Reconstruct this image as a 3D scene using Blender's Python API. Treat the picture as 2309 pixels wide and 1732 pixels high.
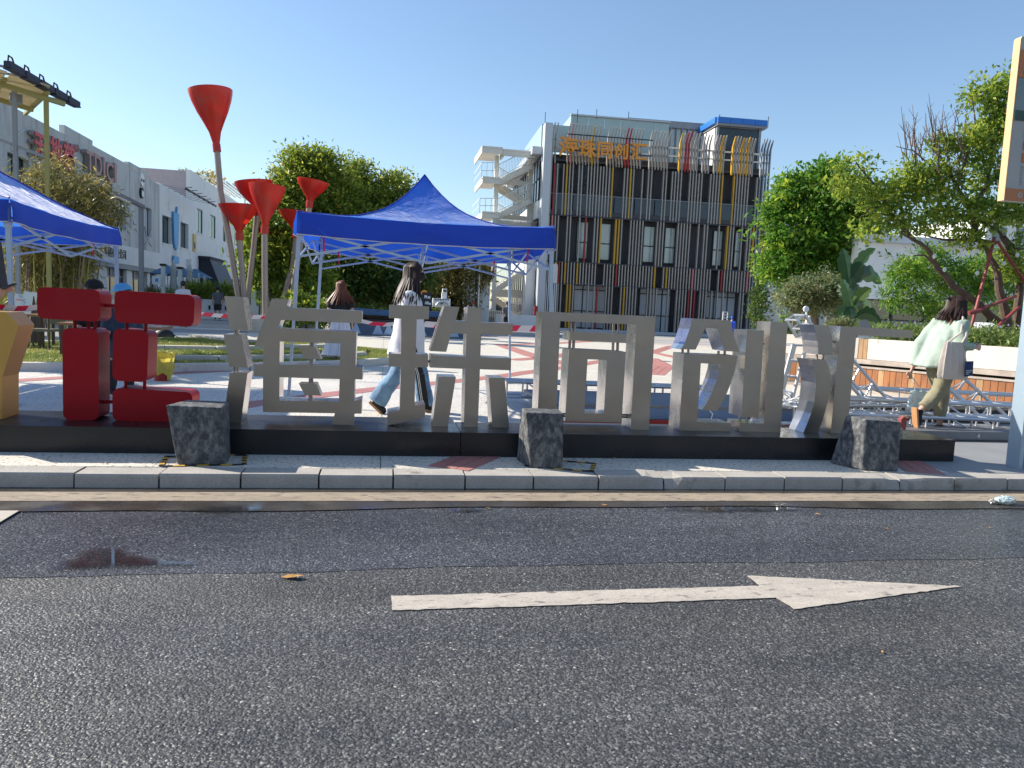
import bpy, bmesh, math, random
import numpy as np
from mathutils import Vector, Matrix
from mathutils.geometry import tessellate_polygon
R = math.radians
random.seed(7); RNG = np.random.default_rng(7)
SC = bpy.context.scene
COL = SC.collection
for o in list(bpy.data.objects): bpy.data.objects.remove(o)

# ---------------------------------------------------------------- camera, sky, sun, exposure
CAMZ = 1.28; FPX = 1690.0; PW, PH = 2309.0, 1732.0
PI_, RO_, YA_ = R(5.62), R(2.52), R(9.84)
_cy, _sy = math.cos(YA_), math.sin(YA_)
CF = Vector((_sy*math.cos(PI_), _cy*math.cos(PI_), -math.sin(PI_)))
_r0 = Vector((_cy, -_sy, 0)); _u0 = _r0.cross(CF)
CR = math.cos(RO_)*_r0 + math.sin(RO_)*_u0
CU = -math.sin(RO_)*_r0 + math.cos(RO_)*_u0
CC = Vector((0, 0, CAMZ))
cam = bpy.data.cameras.new('camera'); camo = bpy.data.objects.new('camera', cam); COL.objects.link(camo)
cam.sensor_fit = 'HORIZONTAL'; cam.sensor_width = 36; cam.lens = 36*FPX/PW
cam.clip_start = .05; cam.clip_end = 3000
m = Matrix((CR, CU, -CF)).transposed().to_4x4(); m.translation = CC
camo.matrix_world = m
SC.camera = camo
SUN_AZ = math.atan2(-1.33, .62)          # clockwise from +Y: to the left and behind the sign
SUN_EL = R(34)
w = bpy.data.worlds.new('World'); SC.world = w; w.use_nodes = True
nt = w.node_tree; bg = nt.nodes['Background']
sky = nt.nodes.new('ShaderNodeTexSky'); sky.sky_type = 'NISHITA'; sky.sun_disc = False
sky.sun_elevation = SUN_EL; sky.sun_rotation = SUN_AZ
sky.air_density = 1.15; sky.dust_density = 0.45; sky.ozone_density = 3.2; sky.altitude = 0
nt.links.new(sky.outputs[0], bg.inputs[0]); bg.inputs[1].default_value = 0.112
sl = bpy.data.lights.new('sun', 'SUN'); sl.energy = 5.0; sl.angle = R(.5); sl.color = (1, .93, .82)
so = bpy.data.objects.new('sun', sl); COL.objects.link(so)
sd = Vector((math.sin(SUN_AZ)*math.cos(SUN_EL), math.cos(SUN_AZ)*math.cos(SUN_EL), math.sin(SUN_EL)))
so.rotation_euler = sd.to_track_quat('Z', 'Y').to_euler()
SC.view_settings.view_transform = 'Standard'; SC.view_settings.look = 'None'
SC.view_settings.exposure = 0.72; SC.view_settings.gamma = 1; SC.view_settings.use_curve_mapping = False
SC.cycles.max_bounces = 6; SC.cycles.diffuse_bounces = 3; SC.cycles.glossy_bounces = 3
SC.cycles.transmission_bounces = 4; SC.cycles.transparent_max_bounces = 8
SC.cycles.sample_clamp_indirect = 6

# ---------------------------------------------------------------- surveying helpers (photo bearings -> points at real distances)
def ray(x, y): return CF + CR*((x-PW/2)/FPX) - CU*((y-PH/2)/FPX)
def AY(x, y, Y):
    d = ray(x, y); return CC + d*(Y/d.y)
def AX(x, y, X):
    d = ray(x, y); return CC + d*(X/d.x)
def G(x, y, z=.1):
    d = ray(x, y); return CC + d*((z-CAMZ)/d.z)
def ZW(w_, Y): return w_*Y/FPX

# ---------------------------------------------------------------- materials
def nd(t, ty, **k):
    n = t.nodes.new('ShaderNode'+ty)
    for a, b in k.items():
        if a.startswith('_'): setattr(n, a[1:], b)
        else: n.inputs[a.replace('_', ' ')].default_value = b
    return n
def mat(name, col=(.5,.5,.5), rough=.6, metal=0, var=.12, vscale=3, bump=0, bscale=40, spec=.5, transl=0, fine=0, fscale=200, dark=None, dscale=2, dlo=.5, dhi=.7, attr=None, coat=0, alpha=1, rvar=0, detail=4, stretch=None, tcol=None):
    m = bpy.data.materials.new(name); m.use_nodes = True; t = m.node_tree
    p = t.nodes['Principled BSDF']; out = t.nodes['Material Output']
    L = t.links.new
    tc = nd(t, 'TexCoord'); vec = tc.outputs['Object']
    if stretch:
        mp = nd(t, 'Mapping'); mp.inputs['Scale'].default_value = stretch; L(vec, mp.inputs[0]); vec = mp.outputs[0]
    c = nd(t, 'RGB'); c.outputs[0].default_value = (*col, 1); cur = c.outputs[0]
    if attr:
        a = nd(t, 'Attribute', _attribute_name='v'); cr = nd(t, 'ValToRGB')
        e = cr.color_ramp.elements
        while len(e) < len(attr): e.new(.5)
        for i, (pos, cc) in enumerate(attr): e[i].position = pos; e[i].color = (*cc, 1)
        L(a.outputs['Fac'], cr.inputs[0]); cur = cr.outputs[0]
    def mulnoise(cur, sc, amt, det=4):
        n = nd(t, 'TexNoise', Scale=sc, Detail=det, Roughness=.6); L(vec, n.inputs[0])
        mr = nd(t, 'MapRange'); L(n.outputs[0], mr.inputs[0])
        mr.inputs[1].default_value = .25; mr.inputs[2].default_value = .75
        mr.inputs[3].default_value = 1-amt; mr.inputs[4].default_value = 1+amt
        mx = nd(t, 'VectorMath', _operation='SCALE'); L(cur, mx.inputs[0]); L(mr.outputs[0], mx.inputs['Scale'])
        return mx.outputs[0], n
    if var: cur, n1 = mulnoise(cur, vscale, var, detail)
    if fine: cur, n2 = mulnoise(cur, fscale, fine, 1)
    if dark:
        n = nd(t, 'TexNoise', Scale=dscale, Detail=6, Roughness=.65); L(vec, n.inputs[0])
        mr = nd(t, 'MapRange'); mr.inputs[1].default_value = dlo; mr.inputs[2].default_value = dhi; L(n.outputs[0], mr.inputs[0])
        mx = nd(t, 'Mix', _data_type='RGBA'); L(mr.outputs[0], mx.inputs[0]); L(cur, mx.inputs[6]); mx.inputs[7].default_value = (*dark, 1); cur = mx.outputs[2]
    L(cur, p.inputs['Base Color'])
    p.inputs['Roughness'].default_value = rough; p.inputs['Metallic'].default_value = metal
    p.inputs['Specular IOR Level'].default_value = spec; p.inputs['Coat Weight'].default_value = coat
    p.inputs['Alpha'].default_value = alpha
    if rvar:
        n = nd(t, 'TexNoise', Scale=vscale*1.3, Detail=4); L(vec, n.inputs[0])
        mr = nd(t, 'MapRange'); L(n.outputs[0], mr.inputs[0]); mr.inputs[1].default_value=.3; mr.inputs[2].default_value=.7
        mr.inputs[3].default_value = max(.02, rough-rvar); mr.inputs[4].default_value = rough+rvar
        L(mr.outputs[0], p.inputs['Roughness'])
    if bump:
        n = nd(t, 'TexNoise', Scale=bscale, Detail=3); L(vec, n.inputs[0])
        b = nd(t, 'Bump', Strength=1); b.inputs['Distance'].default_value = bump; L(n.outputs[0], b.inputs['Height']); L(b.outputs[0], p.inputs['Normal'])
    if transl:
        tr = nd(t, 'BsdfTranslucent'); L(cur, tr.inputs[0]) if tcol is None else setattr(tr.inputs[0], 'default_value', (*tcol, 1)); mx = nd(t, 'MixShader'); mx.inputs[0].default_value = transl
        L(p.outputs[0], mx.inputs[1]); L(tr.outputs[0], mx.inputs[2]); L(mx.outputs[0], out.inputs[0])
    return m
M = {}
def MT(k, *a, **b):
    M[k] = mat(k, *a, **b); return M[k]
# steel
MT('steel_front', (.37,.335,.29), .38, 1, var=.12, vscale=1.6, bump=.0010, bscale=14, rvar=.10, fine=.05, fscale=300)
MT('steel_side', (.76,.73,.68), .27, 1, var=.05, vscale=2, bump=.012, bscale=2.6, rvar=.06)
MT('post_steel', (.30,.27,.25), .35, 1, var=.1)
MT('red_paint', (.30,.004,.010), .45, 0, var=.08, vscale=1.5, coat=.05, spec=.18)
MT('gold_paint', (.50,.30,.07), .4, .35, var=.06)
MT('plinth_black', (.016,.017,.019), .30, .2, var=.25, vscale=1.5, rvar=.12)
MT('concrete_boll', (.17,.172,.17), .85, 0, var=.35, vscale=30, dark=(.05,.053,.058), dscale=26, dlo=.38, dhi=.58, stretch=(1,1,.6), bump=.006, bscale=26, fine=.2)
MT('kerb_stone', (.37,.345,.31), .85, 0, var=.14, vscale=5, fine=.22, fscale=160, bump=.0025, bscale=55, dark=(.10,.085,.065), dscale=3.2, dlo=.60, dhi=.74)
MT('terrazzo', (.60,.56,.48), .7, 0, var=.10, vscale=1.3, fine=.12, fscale=90, dark=(.17,.16,.14), dscale=40, dlo=.56, dhi=.61, stretch=(1,.6,1))
MT('red_tile', (.40,.17,.145), .75, 0, var=.15, vscale=4, fine=.12, fscale=120)
MT('grey_tile', (.24,.245,.25), .7, 0, var=.12, vscale=2, fine=.1)
MT('tape_yb', (.6,.33,.03), .6, 0, var=.2)
MT('paint_white', (.44,.39,.33), .65, 0, var=.16, vscale=5, fine=.2, fscale=90, dark=(.13,.12,.11), dscale=11, dlo=.57, dhi=.68, stretch=(1,2.4,1))
MT('line_old', (.34,.275,.20), .6, 0, var=.25, vscale=6, fine=.25, fscale=90, dark=(.09,.08,.07), dscale=12, dlo=.52, dhi=.66, stretch=(.7,2.4,1))
MT('gutter', (.05,.042,.034), .30, 0, var=.35, vscale=3, fine=.3, fscale=120, rvar=.3, bump=.001, bscale=90)
MT('white_wall', (.74,.74,.72), .8, 0, var=.06, vscale=.5, fine=.03, dark=(.40,.40,.39), dscale=.6, dlo=.58, dhi=.85)
MT('grey_wall', (.53,.525,.51), .85, 0, var=.10, vscale=.6, dark=(.27,.27,.26), dscale=1.1, dlo=.52, dhi=.8, stretch=(1,1,.3))
MT('pink_wall', (.42,.36,.37), .85, 0, var=.08)
MT('white_paint', (.74,.74,.72), .55, 0, var=.05)
MT('cream_steel', (.66,.63,.56), .6, 0, var=.10, vscale=1.2, dark=(.33,.24,.16), dscale=2.3, dlo=.64, dhi=.8)
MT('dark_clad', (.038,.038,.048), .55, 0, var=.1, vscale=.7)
MT('black_frame', (.015,.015,.018), .4, 0, var=.1)
MT('fin_grey', (.36,.325,.29), .5, .3, var=.12, vscale=.9)
MT('fin_red', (.32,.025,.025), .5, 0, var=.1); MT('fin_pink', (.55,.19,.19), .5, 0, var=.1); MT('fin_yellow', (.52,.29,.02), .5, 0, var=.1)
MT('metal_panel', (.50,.52,.55), .45, .2, var=.05, vscale=.6)
MT('beam_grey', (.24,.26,.29), .6, 0, var=.08)
MT('glass_pale', (.45,.52,.50), .08, 0, var=.06, vscale=.5, spec=1)
MT('glass_dark', (.035,.05,.06), .04, 0, var=.3, vscale=.4, spec=1)
MT('glass_green', (.02,.12,.10), .05, 0, var=.3, vscale=1, spec=1)
MT('glass_blue', (.025,.04,.055), .2, 0, var=.25, vscale=.6, spec=.5)
MT('glass_teal', (.36,.46,.44), .12, 0, var=.08, vscale=.5, spec=.8)
MT('blind', (.50,.53,.55), .7, 0, var=.05)
MT('blue_trim', (.02,.16,.55), .4, 0, var=.06)
MT('orange_sign', (.72,.27,.02), .45, 0, var=.05)
MT('sign_red', (.62,.02,.03), .45, 0, var=.05); MT('sign_side', (.30,.29,.28), .6, 0, var=.1); MT('sign_rose',(.42,.20,.19),.5,0,var=.05)
MT('black', (.012,.012,.014), .55, 0, var=.1); MT('white', (.78,.78,.77), .55, 0, var=.04)
MT('asphalt_black', (.02,.02,.02), .9, 0, var=.2)
MT('funnel_red', (.60,.026,.014), .33, 0, var=.10, vscale=.8, coat=.15, transl=.28, dark=(.44,.075,.04), dscale=1.4, dlo=.55, dhi=.75)
MT('pole_rust', (.30,.24,.205), .45, .4, var=.14, vscale=1.2)
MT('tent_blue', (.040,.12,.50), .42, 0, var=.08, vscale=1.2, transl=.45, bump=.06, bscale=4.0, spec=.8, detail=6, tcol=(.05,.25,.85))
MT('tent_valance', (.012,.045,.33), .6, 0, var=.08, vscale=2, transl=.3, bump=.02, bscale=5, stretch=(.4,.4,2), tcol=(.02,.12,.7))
MT('tent_pole', (.40,.48,.58), .4, .4, var=.05)
MT('tape_red', (.75,.03,.09), .5, 0, var=.05, transl=.3); MT('tape_white', (.75,.70,.68), .5, 0, var=.05, transl=.3)
MT('alu', (.56,.56,.57), .38, .8, var=.08)
MT('alu_dark', (.20,.20,.22), .5, .5, var=.12)
MT('wood', (.30,.115,.04), .65, 0, var=.32, vscale=5, dark=(.12,.07,.04), dscale=9, dlo=.56, dhi=.68, stretch=(1,1,.35))
MT('wood_pale', (.40,.24,.12), .7, 0, var=.25, vscale=5, dark=(.25,.13,.06), dscale=9, dlo=.5, dhi=.7, stretch=(1,1,.3))
MT('wall_white', (.62,.57,.50), .85, 0, var=.08, vscale=2, fine=.08, dark=(.40,.33,.27), dscale=14, dlo=.64, dhi=.72)
MT('old_trim', (.40,.34,.29), .85, 0, var=.25, vscale=6)
MT('bark', (.115,.075,.055), .9, 0, var=.35, vscale=6, bump=.01, bscale=20)
MT('bark_pale', (.20,.145,.11), .9, 0, var=.3, vscale=6)
MT('prop_red', (.26,.045,.04), .6, 0, var=.2)
def leafm(k, a, b, c, tr=.5, rough=.42):
    a, b, c = [tuple(min(.6, q*1.35) for q in v) for v in (a, b, c)]
    MT(k, (1,1,1), rough, 0, var=.12, vscale=1.5, transl=tr, attr=[(0, a), (.55, b), (1, c)], spec=.35)
leafm('leaf_mid', (.055,.10,.018), (.19,.25,.035), (.46,.40,.06))
leafm('leaf_dark', (.024,.06,.018), (.075,.13,.03), (.26,.25,.05))
leafm('leaf_lush', (.035,.10,.015), (.10,.22,.025), (.34,.40,.04))
leafm('leaf_near', (.06,.12,.024), (.19,.27,.04), (.50,.46,.05))
leafm('leaf_grey', (.08,.11,.055), (.15,.19,.085), (.28,.22,.10))
leafm('leaf_bamboo', (.05,.06,.03), (.17,.16,.05), (.45,.32,.09))
leafm('leaf_hedge', (.06,.11,.035), (.15,.22,.06), (.34,.36,.12))
leafm('leaf_banana', (.02,.05,.022), (.04,.085,.032), (.13,.19,.05), .3, .35)
leafm('grass', (.10,.14,.03), (.20,.24,.05), (.36,.30,.09), .3)
MT('soil', (.09,.085,.035), .95, 0, var=.3, vscale=6)
MT('turf', (.17,.19,.05), .95, 0, var=.25, vscale=5, dark=(.26,.20,.09), dscale=2.2, dlo=.5, dhi=.7)
MT('skin', (.55,.33,.24), .5, 0, var=.04, spec=.4)
MT('hair_dark', (.032,.016,.012), .5, 0, var=.4, vscale=30, stretch=(1,1,.12), spec=.3)
MT('hair_brown', (.15,.050,.026), .42, 0, var=.35, vscale=30, stretch=(1,1,.12), spec=.3)
MT('hair_black', (.012,.011,.012), .45, 0, var=.3)
MT('cloth_white', (.70,.70,.76), .8, 0, var=.06, vscale=6, transl=.12, bump=.01, bscale=9)
MT('cloth_mint', (.33,.41,.345), .8, 0, var=.08, vscale=6, bump=.016, bscale=8)
MT('cloth_khaki', (.235,.215,.135), .85, 0, var=.1, vscale=8, bump=.014, bscale=10)
MT('denim', (.15,.26,.38), .85, 0, var=.45, vscale=7, bump=.014, bscale=9)
MT('cloth_grey', (.13,.14,.16), .85, 0, var=.08, bump=.008, bscale=10); MT('cloth_dark', (.035,.035,.04), .85, 0, var=.15, bump=.008, bscale=10)
MT('cloth_black', (.012,.012,.013), .85, 0, var=.1, bump=.006, bscale=10); MT('cloth_blue', (.10,.30,.60), .8, 0, var=.1)
MT('cloth_navy', (.02,.035,.07), .8, 0, var=.15); MT('rain_blue', (.03,.10,.60), .5, 0, var=.1)
MT('canvas', (.58,.50,.43), .85, 0, var=.05, vscale=6, bump=.010, bscale=10)
MT('mask_pale', (.50,.62,.62), .8, 0, var=.03); MT('gum', (.45,.23,.10), .7, 0, var=.1)
MT('poly_clear', (.55,.68,.68), .25, 0, var=.25, vscale=16, alpha=.82, dark=(.55,.36,.28), dscale=22, dlo=.56, dhi=.62)
MT('bag_navy', (.012,.03,.10), .7, 0, var=.05)
MT('bin_red', (.38,.03,.02), .45, 0, var=.08); MT('bin_bag', (.72,.62,.10), .35, 0, var=.12, vscale=9, transl=.4, bump=.02, bscale=12)
MT('boat_blue', (.045,.12,.27), .6, 0, var=.3, vscale=3, stretch=(.3,1,3)); MT('boat_brown', (.07,.045,.035), .7, 0, var=.4, vscale=4)
MT('panel_dark', (.09,.11,.15), .35, .2, var=.2); MT('panel_pale', (.36,.44,.54), .5, 0, var=.2)
MT('concrete', (.48,.45,.40), .85, 0, var=.12, vscale=3, fine=.12)
MT('lawn_kerb', (.60,.56,.49), .85, 0, var=.14, vscale=3, fine=.12, dark=(.24,.21,.17), dscale=3, dlo=.6, dhi=.75)
MT('yellow_green', (.27,.26,.045), .55, 0, var=.15, vscale=1.3); MT('yellow_steel', (.30,.27,.09), .5, 0, var=.12)
MT('canopy_cream', (.62,.55,.38), .6, 0, var=.08, transl=.5)
MT('lamp_grey', (.17,.19,.22), .5, .2, var=.05); MT('lamp_black', (.02,.02,.04), .5, 0, var=.05)
MT('awning', (.028,.032,.045), .8, 0, var=.06); MT('awning_side', (.11,.12,.14), .8, 0, var=.06)
MT('parasol', (.50,.51,.50), .85, 0, var=.12, vscale=4, stretch=(1,1,.2)); MT('parasol_blue', (.16,.30,.46), .8, 0, var=.05, transl=.3)
MT('chair_brown', (.07,.045,.035), .5, 0, var=.1); MT('chair_olive', (.14,.13,.09), .7, 0, var=.1); MT('table_wood', (.28,.14,.07), .5, 0, var=.15)
MT('poster', (.62,.66,.66), .5, 0, var=.05, dark=(.28,.45,.52), dscale=5, dlo=.56, dhi=.62)
MT('panel_face', (.40,.385,.35), .5, 0, var=.04); MT('panel_edge', (.60,.38,.20), .5, 0, var=.05); MT('panel_orange', (.50,.17,.06), .5, 0, var=.04)
MT('pic_sky', (.20,.25,.24), .5, 0, var=.15); MT('pic_green', (.03,.07,.04), .5, 0, var=.4, vscale=6); MT('pic_dark', (.015,.012,.010), .6, 0, var=.2)
MT('mast_blue', (.34,.43,.50), .4, .3, var=.05); MT('mast_dark', (.03,.035,.045), .35, .3, var=.1)
MT('leaf_litter', (.42,.22,.06), .8, 0, var=.3); MT('bulb', (.70,.74,.68), .1, 0, var=.02, alpha=.7)
MT('signal_blue', (.08,.33,.62), .55, 0, var=.1); MT('sign_gold', (.55,.36,.05), .5, 0, var=.05); MT('green_net', (.01,.16,.07), .8, 0, var=.2)
MT('stage_deck', (.17,.18,.20), .55, .2, var=.15); MT('deck_blue', (.13,.22,.38), .5, 0, var=.1)
M['tent_blue'].node_tree.nodes['Principled BSDF'].inputs['Sheen Weight'].default_value = .7
M['tent_blue'].node_tree.nodes['Principled BSDF'].inputs['Sheen Roughness'].default_value = .35
def water_mat():
    m = mat('puddle_water', (.02,.02,.022), .03, 0, var=0, spec=1)
    t = m.node_tree; p = t.nodes['Principled BSDF']; L = t.links.new
    tc = nd(t, 'TexCoord'); a = nd(t, 'Attribute', _attribute_name='v')
    n = nd(t, 'TexNoise', Scale=11, Detail=5); L(tc.outputs['Object'], n.inputs[0])
    n2 = nd(t, 'TexVoronoi', Scale=120); L(tc.outputs['Object'], n2.inputs[0])
    ad = nd(t, 'Math', _operation='ADD'); L(a.outputs['Fac'], ad.inputs[0]); L(n.outputs[0], ad.inputs[1])
    sb = nd(t, 'Math', _operation='MULTIPLY_ADD'); L(n2.outputs[0], sb.inputs[0]); sb.inputs[1].default_value = .45; L(ad.outputs[0], sb.inputs[2])
    mr = nd(t, 'MapRange'); L(sb.outputs[0], mr.inputs[0]); mr.inputs[1].default_value = 1.05; mr.inputs[2].default_value = 1.75; mr.inputs[4].default_value = .8
    L(mr.outputs[0], p.inputs['Alpha'])
    return m
M['puddle_water'] = water_mat()
def asphalt(name, base, hi, wet, tint):
    m = bpy.data.materials.new(name); m.use_nodes = True; t = m.node_tree; L = t.links.new
    p = t.nodes['Principled BSDF']; tc = nd(t, 'TexCoord'); v = tc.outputs['Object']
    vo = nd(t, 'TexVoronoi', Scale=130); L(v, vo.inputs[0])
    vo2 = nd(t, 'TexVoronoi', Scale=75); L(v, vo2.inputs[0])
    cr = nd(t, 'ValToRGB'); e = cr.color_ramp.elements; e[0].position = 0; e[0].color = (*[c*.4 for c in base], 1); e[1].position = 1; e[1].color = (*hi, 1)
    e.new(.45).color = (*[c*.8 for c in base], 1); e.new(.72).color = (*[c*1.7 for c in base], 1); e.new(.9).color = (*[c*3.2 for c in base], 1)
    L(vo.outputs['Color'], cr.inputs[0])
    big = nd(t, 'TexNoise', Scale=.8, Detail=6, Roughness=.62); mq = nd(t, 'Mapping'); mq.inputs['Scale'].default_value = (.45, 1.6, 1); L(v, mq.inputs[0]); L(mq.outputs[0], big.inputs[0])
    mr = nd(t, 'MapRange'); L(big.outputs[0], mr.inputs[0]); mr.inputs[1].default_value=.3; mr.inputs[2].default_value=.7; mr.inputs[3].default_value=.66; mr.inputs[4].default_value=1.4
    sc = nd(t, 'VectorMath', _operation='SCALE'); L(cr.outputs[0], sc.inputs[0]); L(mr.outputs[0], sc.inputs['Scale'])
    L(sc.outputs[0], p.inputs['Base Color'])
    st = nd(t, 'TexNoise', Scale=.9, Detail=4); mp = nd(t, 'Mapping'); mp.inputs['Scale'].default_value = (.5, 2.2, 1); L(v, mp.inputs[0]); L(mp.outputs[0], st.inputs[0])
    r = nd(t, 'MapRange'); L(st.outputs[0], r.inputs[0]); r.inputs[1].default_value=.35; r.inputs[2].default_value=.65; r.inputs[3].default_value=wet[0]; r.inputs[4].default_value=wet[1]
    L(r.outputs[0], p.inputs['Roughness'])
    b = nd(t, 'Bump', Strength=.9); b.inputs['Distance'].default_value = tint; L(vo.outputs['Distance'], b.inputs['Height']); b.invert = True
    b2 = nd(t, 'Bump', Strength=.8); b2.inputs['Distance'].default_value = tint*1.6; L(vo2.outputs['Distance'], b2.inputs['Height']); b2.invert = True
    L(b.outputs[0], b2.inputs['Normal']); L(b2.outputs[0], p.inputs['Normal'])
    M[name] = m
asphalt('asphalt_old', (.058,.057,.055), (.50,.46,.40), (.38,.62), .0026)
asphalt('asphalt_new', (.052,.053,.058), (.50,.50,.50), (.19,.40), .0022)
def plaza_far_mat():
    m = mat('plaza_far', (.5,.46,.4), .75, 0, var=.08, vscale=.6, fine=.06, fscale=60)
    t = m.node_tree; p = t.nodes['Principled BSDF']; L = t.links.new
    tc = nd(t, 'TexCoord'); s = nd(t, 'SeparateXYZ'); L(tc.outputs['Object'], s.inputs[0])
    n = nd(t, 'TexNoise', Scale=1); mp = nd(t, 'Mapping'); mp.inputs['Scale'].default_value = (.01, .55, .01); L(tc.outputs['Object'], mp.inputs[0]); L(mp.outputs[0], n.inputs[0])
    cr = nd(t, 'ValToRGB'); cr.color_ramp.interpolation = 'CONSTANT'; e = cr.color_ramp.elements
    e[0].position = 0; e[0].color = (.26,.27,.28,1); e[1].position = .44; e[1].color = (.50,.46,.40,1)
    e.new(.5).color = (.32,.33,.34,1); e.new(.56).color = (.52,.42,.35,1)
    L(n.outputs[0], cr.inputs[0]); L(cr.outputs[0], p.inputs['Base Color'])
plaza_far_mat()
M['plaza_far'] = bpy.data.materials['plaza_far']

# ---------------------------------------------------------------- mesh helpers
WL = {}
def reg(o, parent=None, loc=None):
    COL.objects.link(o)
    if parent: o.parent = parent; WL[o.name] = WL[parent.name]
    else: WL[o.name] = Vector(loc) if loc is not None else Vector((0,0,0)); o.location = WL[o.name]
    return o
def tag(o, label=None, cat=None, group=None, kind=None):
    if label: o['label'] = label
    if cat: o['category'] = cat
    if group: o['group'] = group
    if kind: o['kind'] = kind
    return o
def thing(name, label, cat, loc=(0,0,0), group=None):
    return tag(reg(bpy.data.objects.new(name, None), loc=loc), label, cat, group)
def st(name, loc=(0,0,0)):
    o = reg(bpy.data.objects.new(name, None), loc=loc); o['kind'] = 'structure'; return o
class MB:
    def __init__(s): s.v = []; s.f = []; s.mi = []; s.vals = None
    def add(s, vs, fs, mi=0):
        b = len(s.v); s.v += [tuple(x) for x in vs]; s.f += [tuple(b+i for i in f) for f in fs]; s.mi += [mi]*len(fs); return s
    def box(s, c, d, rz=0, mi=0, rot=None):
        hx, hy, hz = d[0]/2, d[1]/2, d[2]/2; c = Vector(c)
        r = rot if rot else Matrix.Rotation(rz, 3, 'Z')
        vs = [c + r @ Vector((x*hx, y*hy, z*hz)) for z in (-1,1) for x, y in ((-1,-1),(1,-1),(1,1),(-1,1))]
        return s.add(vs, [(3,2,1,0),(4,5,6,7),(0,1,5,4),(1,2,6,5),(2,3,7,6),(3,0,4,7)], mi)
    def mm(s, a, b, mi=0):
        a, b = Vector(a), Vector(b); return s.box((a+b)/2, [abs(x) for x in (b-a)], mi=mi)
    def bar(s, a, b, w, h=None, mi=0, up=(0,0,1)):
        a, b = Vector(a), Vector(b); h = h or w; d = b-a; l = d.length
        if l < 1e-6: return s
        d /= l; u = Vector(up)
        if abs(d.dot(u)) > .98: u = Vector((0,1,0))
        x = d.cross(u).normalized(); z = x.cross(d)
        return s.box((a+b)/2, (w, l, h), mi=mi, rot=Matrix((x, d, z)).transposed())
    def tube(s, pts, rad, n=8, mi=0, cap=True, sq=1):
        pts = [Vector(p) for p in pts]
        if not hasattr(rad, '__len__'): rad = [rad]*len(pts)
        b = []; px = None
        for i, p in enumerate(pts):
            d = (pts[min(i+1, len(pts)-1)]-pts[max(i-1, 0)]).normalized()
            if px is None: px = d.orthogonal().normalized()
            px = (px - d*px.dot(d)).normalized(); py = d.cross(px)
            for k in range(n):
                a = 2*math.pi*k/n; b.append(p + (px*math.cos(a)+py*math.sin(a)*sq)*rad[i])
        fs = [(i*n+k, i*n+(k+1)%n, (i+1)*n+(k+1)%n, (i+1)*n+k) for i in range(len(pts)-1) for k in range(n)]
        if cap: fs += [tuple(range(n-1,-1,-1)), tuple((len(pts)-1)*n+k for k in range(n))]
        return s.add(b, fs, mi)
    def loft(s, rings, mi=0, cap=True):
        n = len(rings[0]); b = [p for r in rings for p in r]
        fs = [(i*n+k, i*n+(k+1)%n, (i+1)*n+(k+1)%n, (i+1)*n+k) for i in range(len(rings)-1) for k in range(n)]
        if cap: fs += [tuple(range(n-1,-1,-1)), tuple((len(rings)-1)*n+k for k in range(n))]
        return s.add(b, fs, mi)
    def ell(s, c, r, n=14, m_=9, mi=0, rot=None):
        c = Vector(c); vs = []; 
        for i in range(m_+1):
            th = math.pi*i/m_
            for k in range(n):
                a = 2*math.pi*k/n; p = Vector((r[0]*math.sin(th)*math.cos(a), r[1]*math.sin(th)*math.sin(a), r[2]*math.cos(th)))
                vs.append(c + (rot @ p if rot else p))
        return s.add(vs, [(i*n+k, (i+1)*n+k, (i+1)*n+(k+1)%n, i*n+(k+1)%n) for i in range(m_) for k in range(n)], mi)
    def prism(s, loops, dv, mi=0, ms=None, back=True):
        """loops: outer + holes of 3D points (planar); dv: extrusion vector"""
        ms = mi if ms is None else ms; dv = Vector(dv)
        loops = [[Vector(p) for p in l] for l in loops]
        tri = tessellate_polygon(loops); flat = [p for l in loops for p in l]
        N = len(flat); nrm = (flat[tri[0][1]]-flat[tri[0][0]]).cross(flat[tri[0][2]]-flat[tri[0][0]])
        flip = nrm.dot(dv) > 0
        ft = [t[::-1] if flip else t for t in tri]
        s.add(flat, ft, mi)
        if back: s.add([p+dv for p in flat], [t[::-1] for t in ft], mi)
        b = 0
        for li, l in enumerate(loops):
            n = len(l); vs = l + [p+dv for p in l]
            s.add(vs, [(k, (k+1)%n, n+(k+1)%n, n+k) for k in range(n)], ms)
        return s
    def quad(s, *p, mi=0): return s.add(p, [tuple(range(len(p)))], mi)
    def build(s, name, mats, parent=None, smooth=False, loc=None, **tg):
        me = bpy.data.meshes.new(name)
        off = WL[parent.name] if parent else (Vector(loc) if loc is not None else Vector((0,0,0)))
        v = np.array(s.v, dtype=np.float64) - np.array(off)
        me.from_pydata(v.tolist(), [], s.f)
        if not isinstance(mats, (list, tuple)): mats = [mats]
        for k in mats: me.materials.append(M[k])
        if len(mats) > 1: me.polygons.foreach_set('material_index', s.mi)
        bm = bmesh.new(); bm.from_mesh(me)
        if smooth == 'weld' : bmesh.ops.remove_doubles(bm, verts=bm.verts, dist=.0005)
        bmesh.ops.recalc_face_normals(bm, faces=bm.faces); bm.to_mesh(me); bm.free()
        if smooth:
            me.polygons.foreach_set('use_smooth', [True]*len(me.polygons))
            try: me.set_sharp_from_angle(angle=R(38))
            except Exception: pass
        me.update()
        o = bpy.data.objects.new(name, me); reg(o, parent, off)
        if tg: tag(o, **tg)
        return o
def ngon_ring(c, ax, ay, rx, ry, n=14):
    c, ax, ay = Vector(c), Vector(ax), Vector(ay)
    return [c + ax*rx*math.cos(2*math.pi*k/n) + ay*ry*math.sin(2*math.pi*k/n) for k in range(n)]
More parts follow.
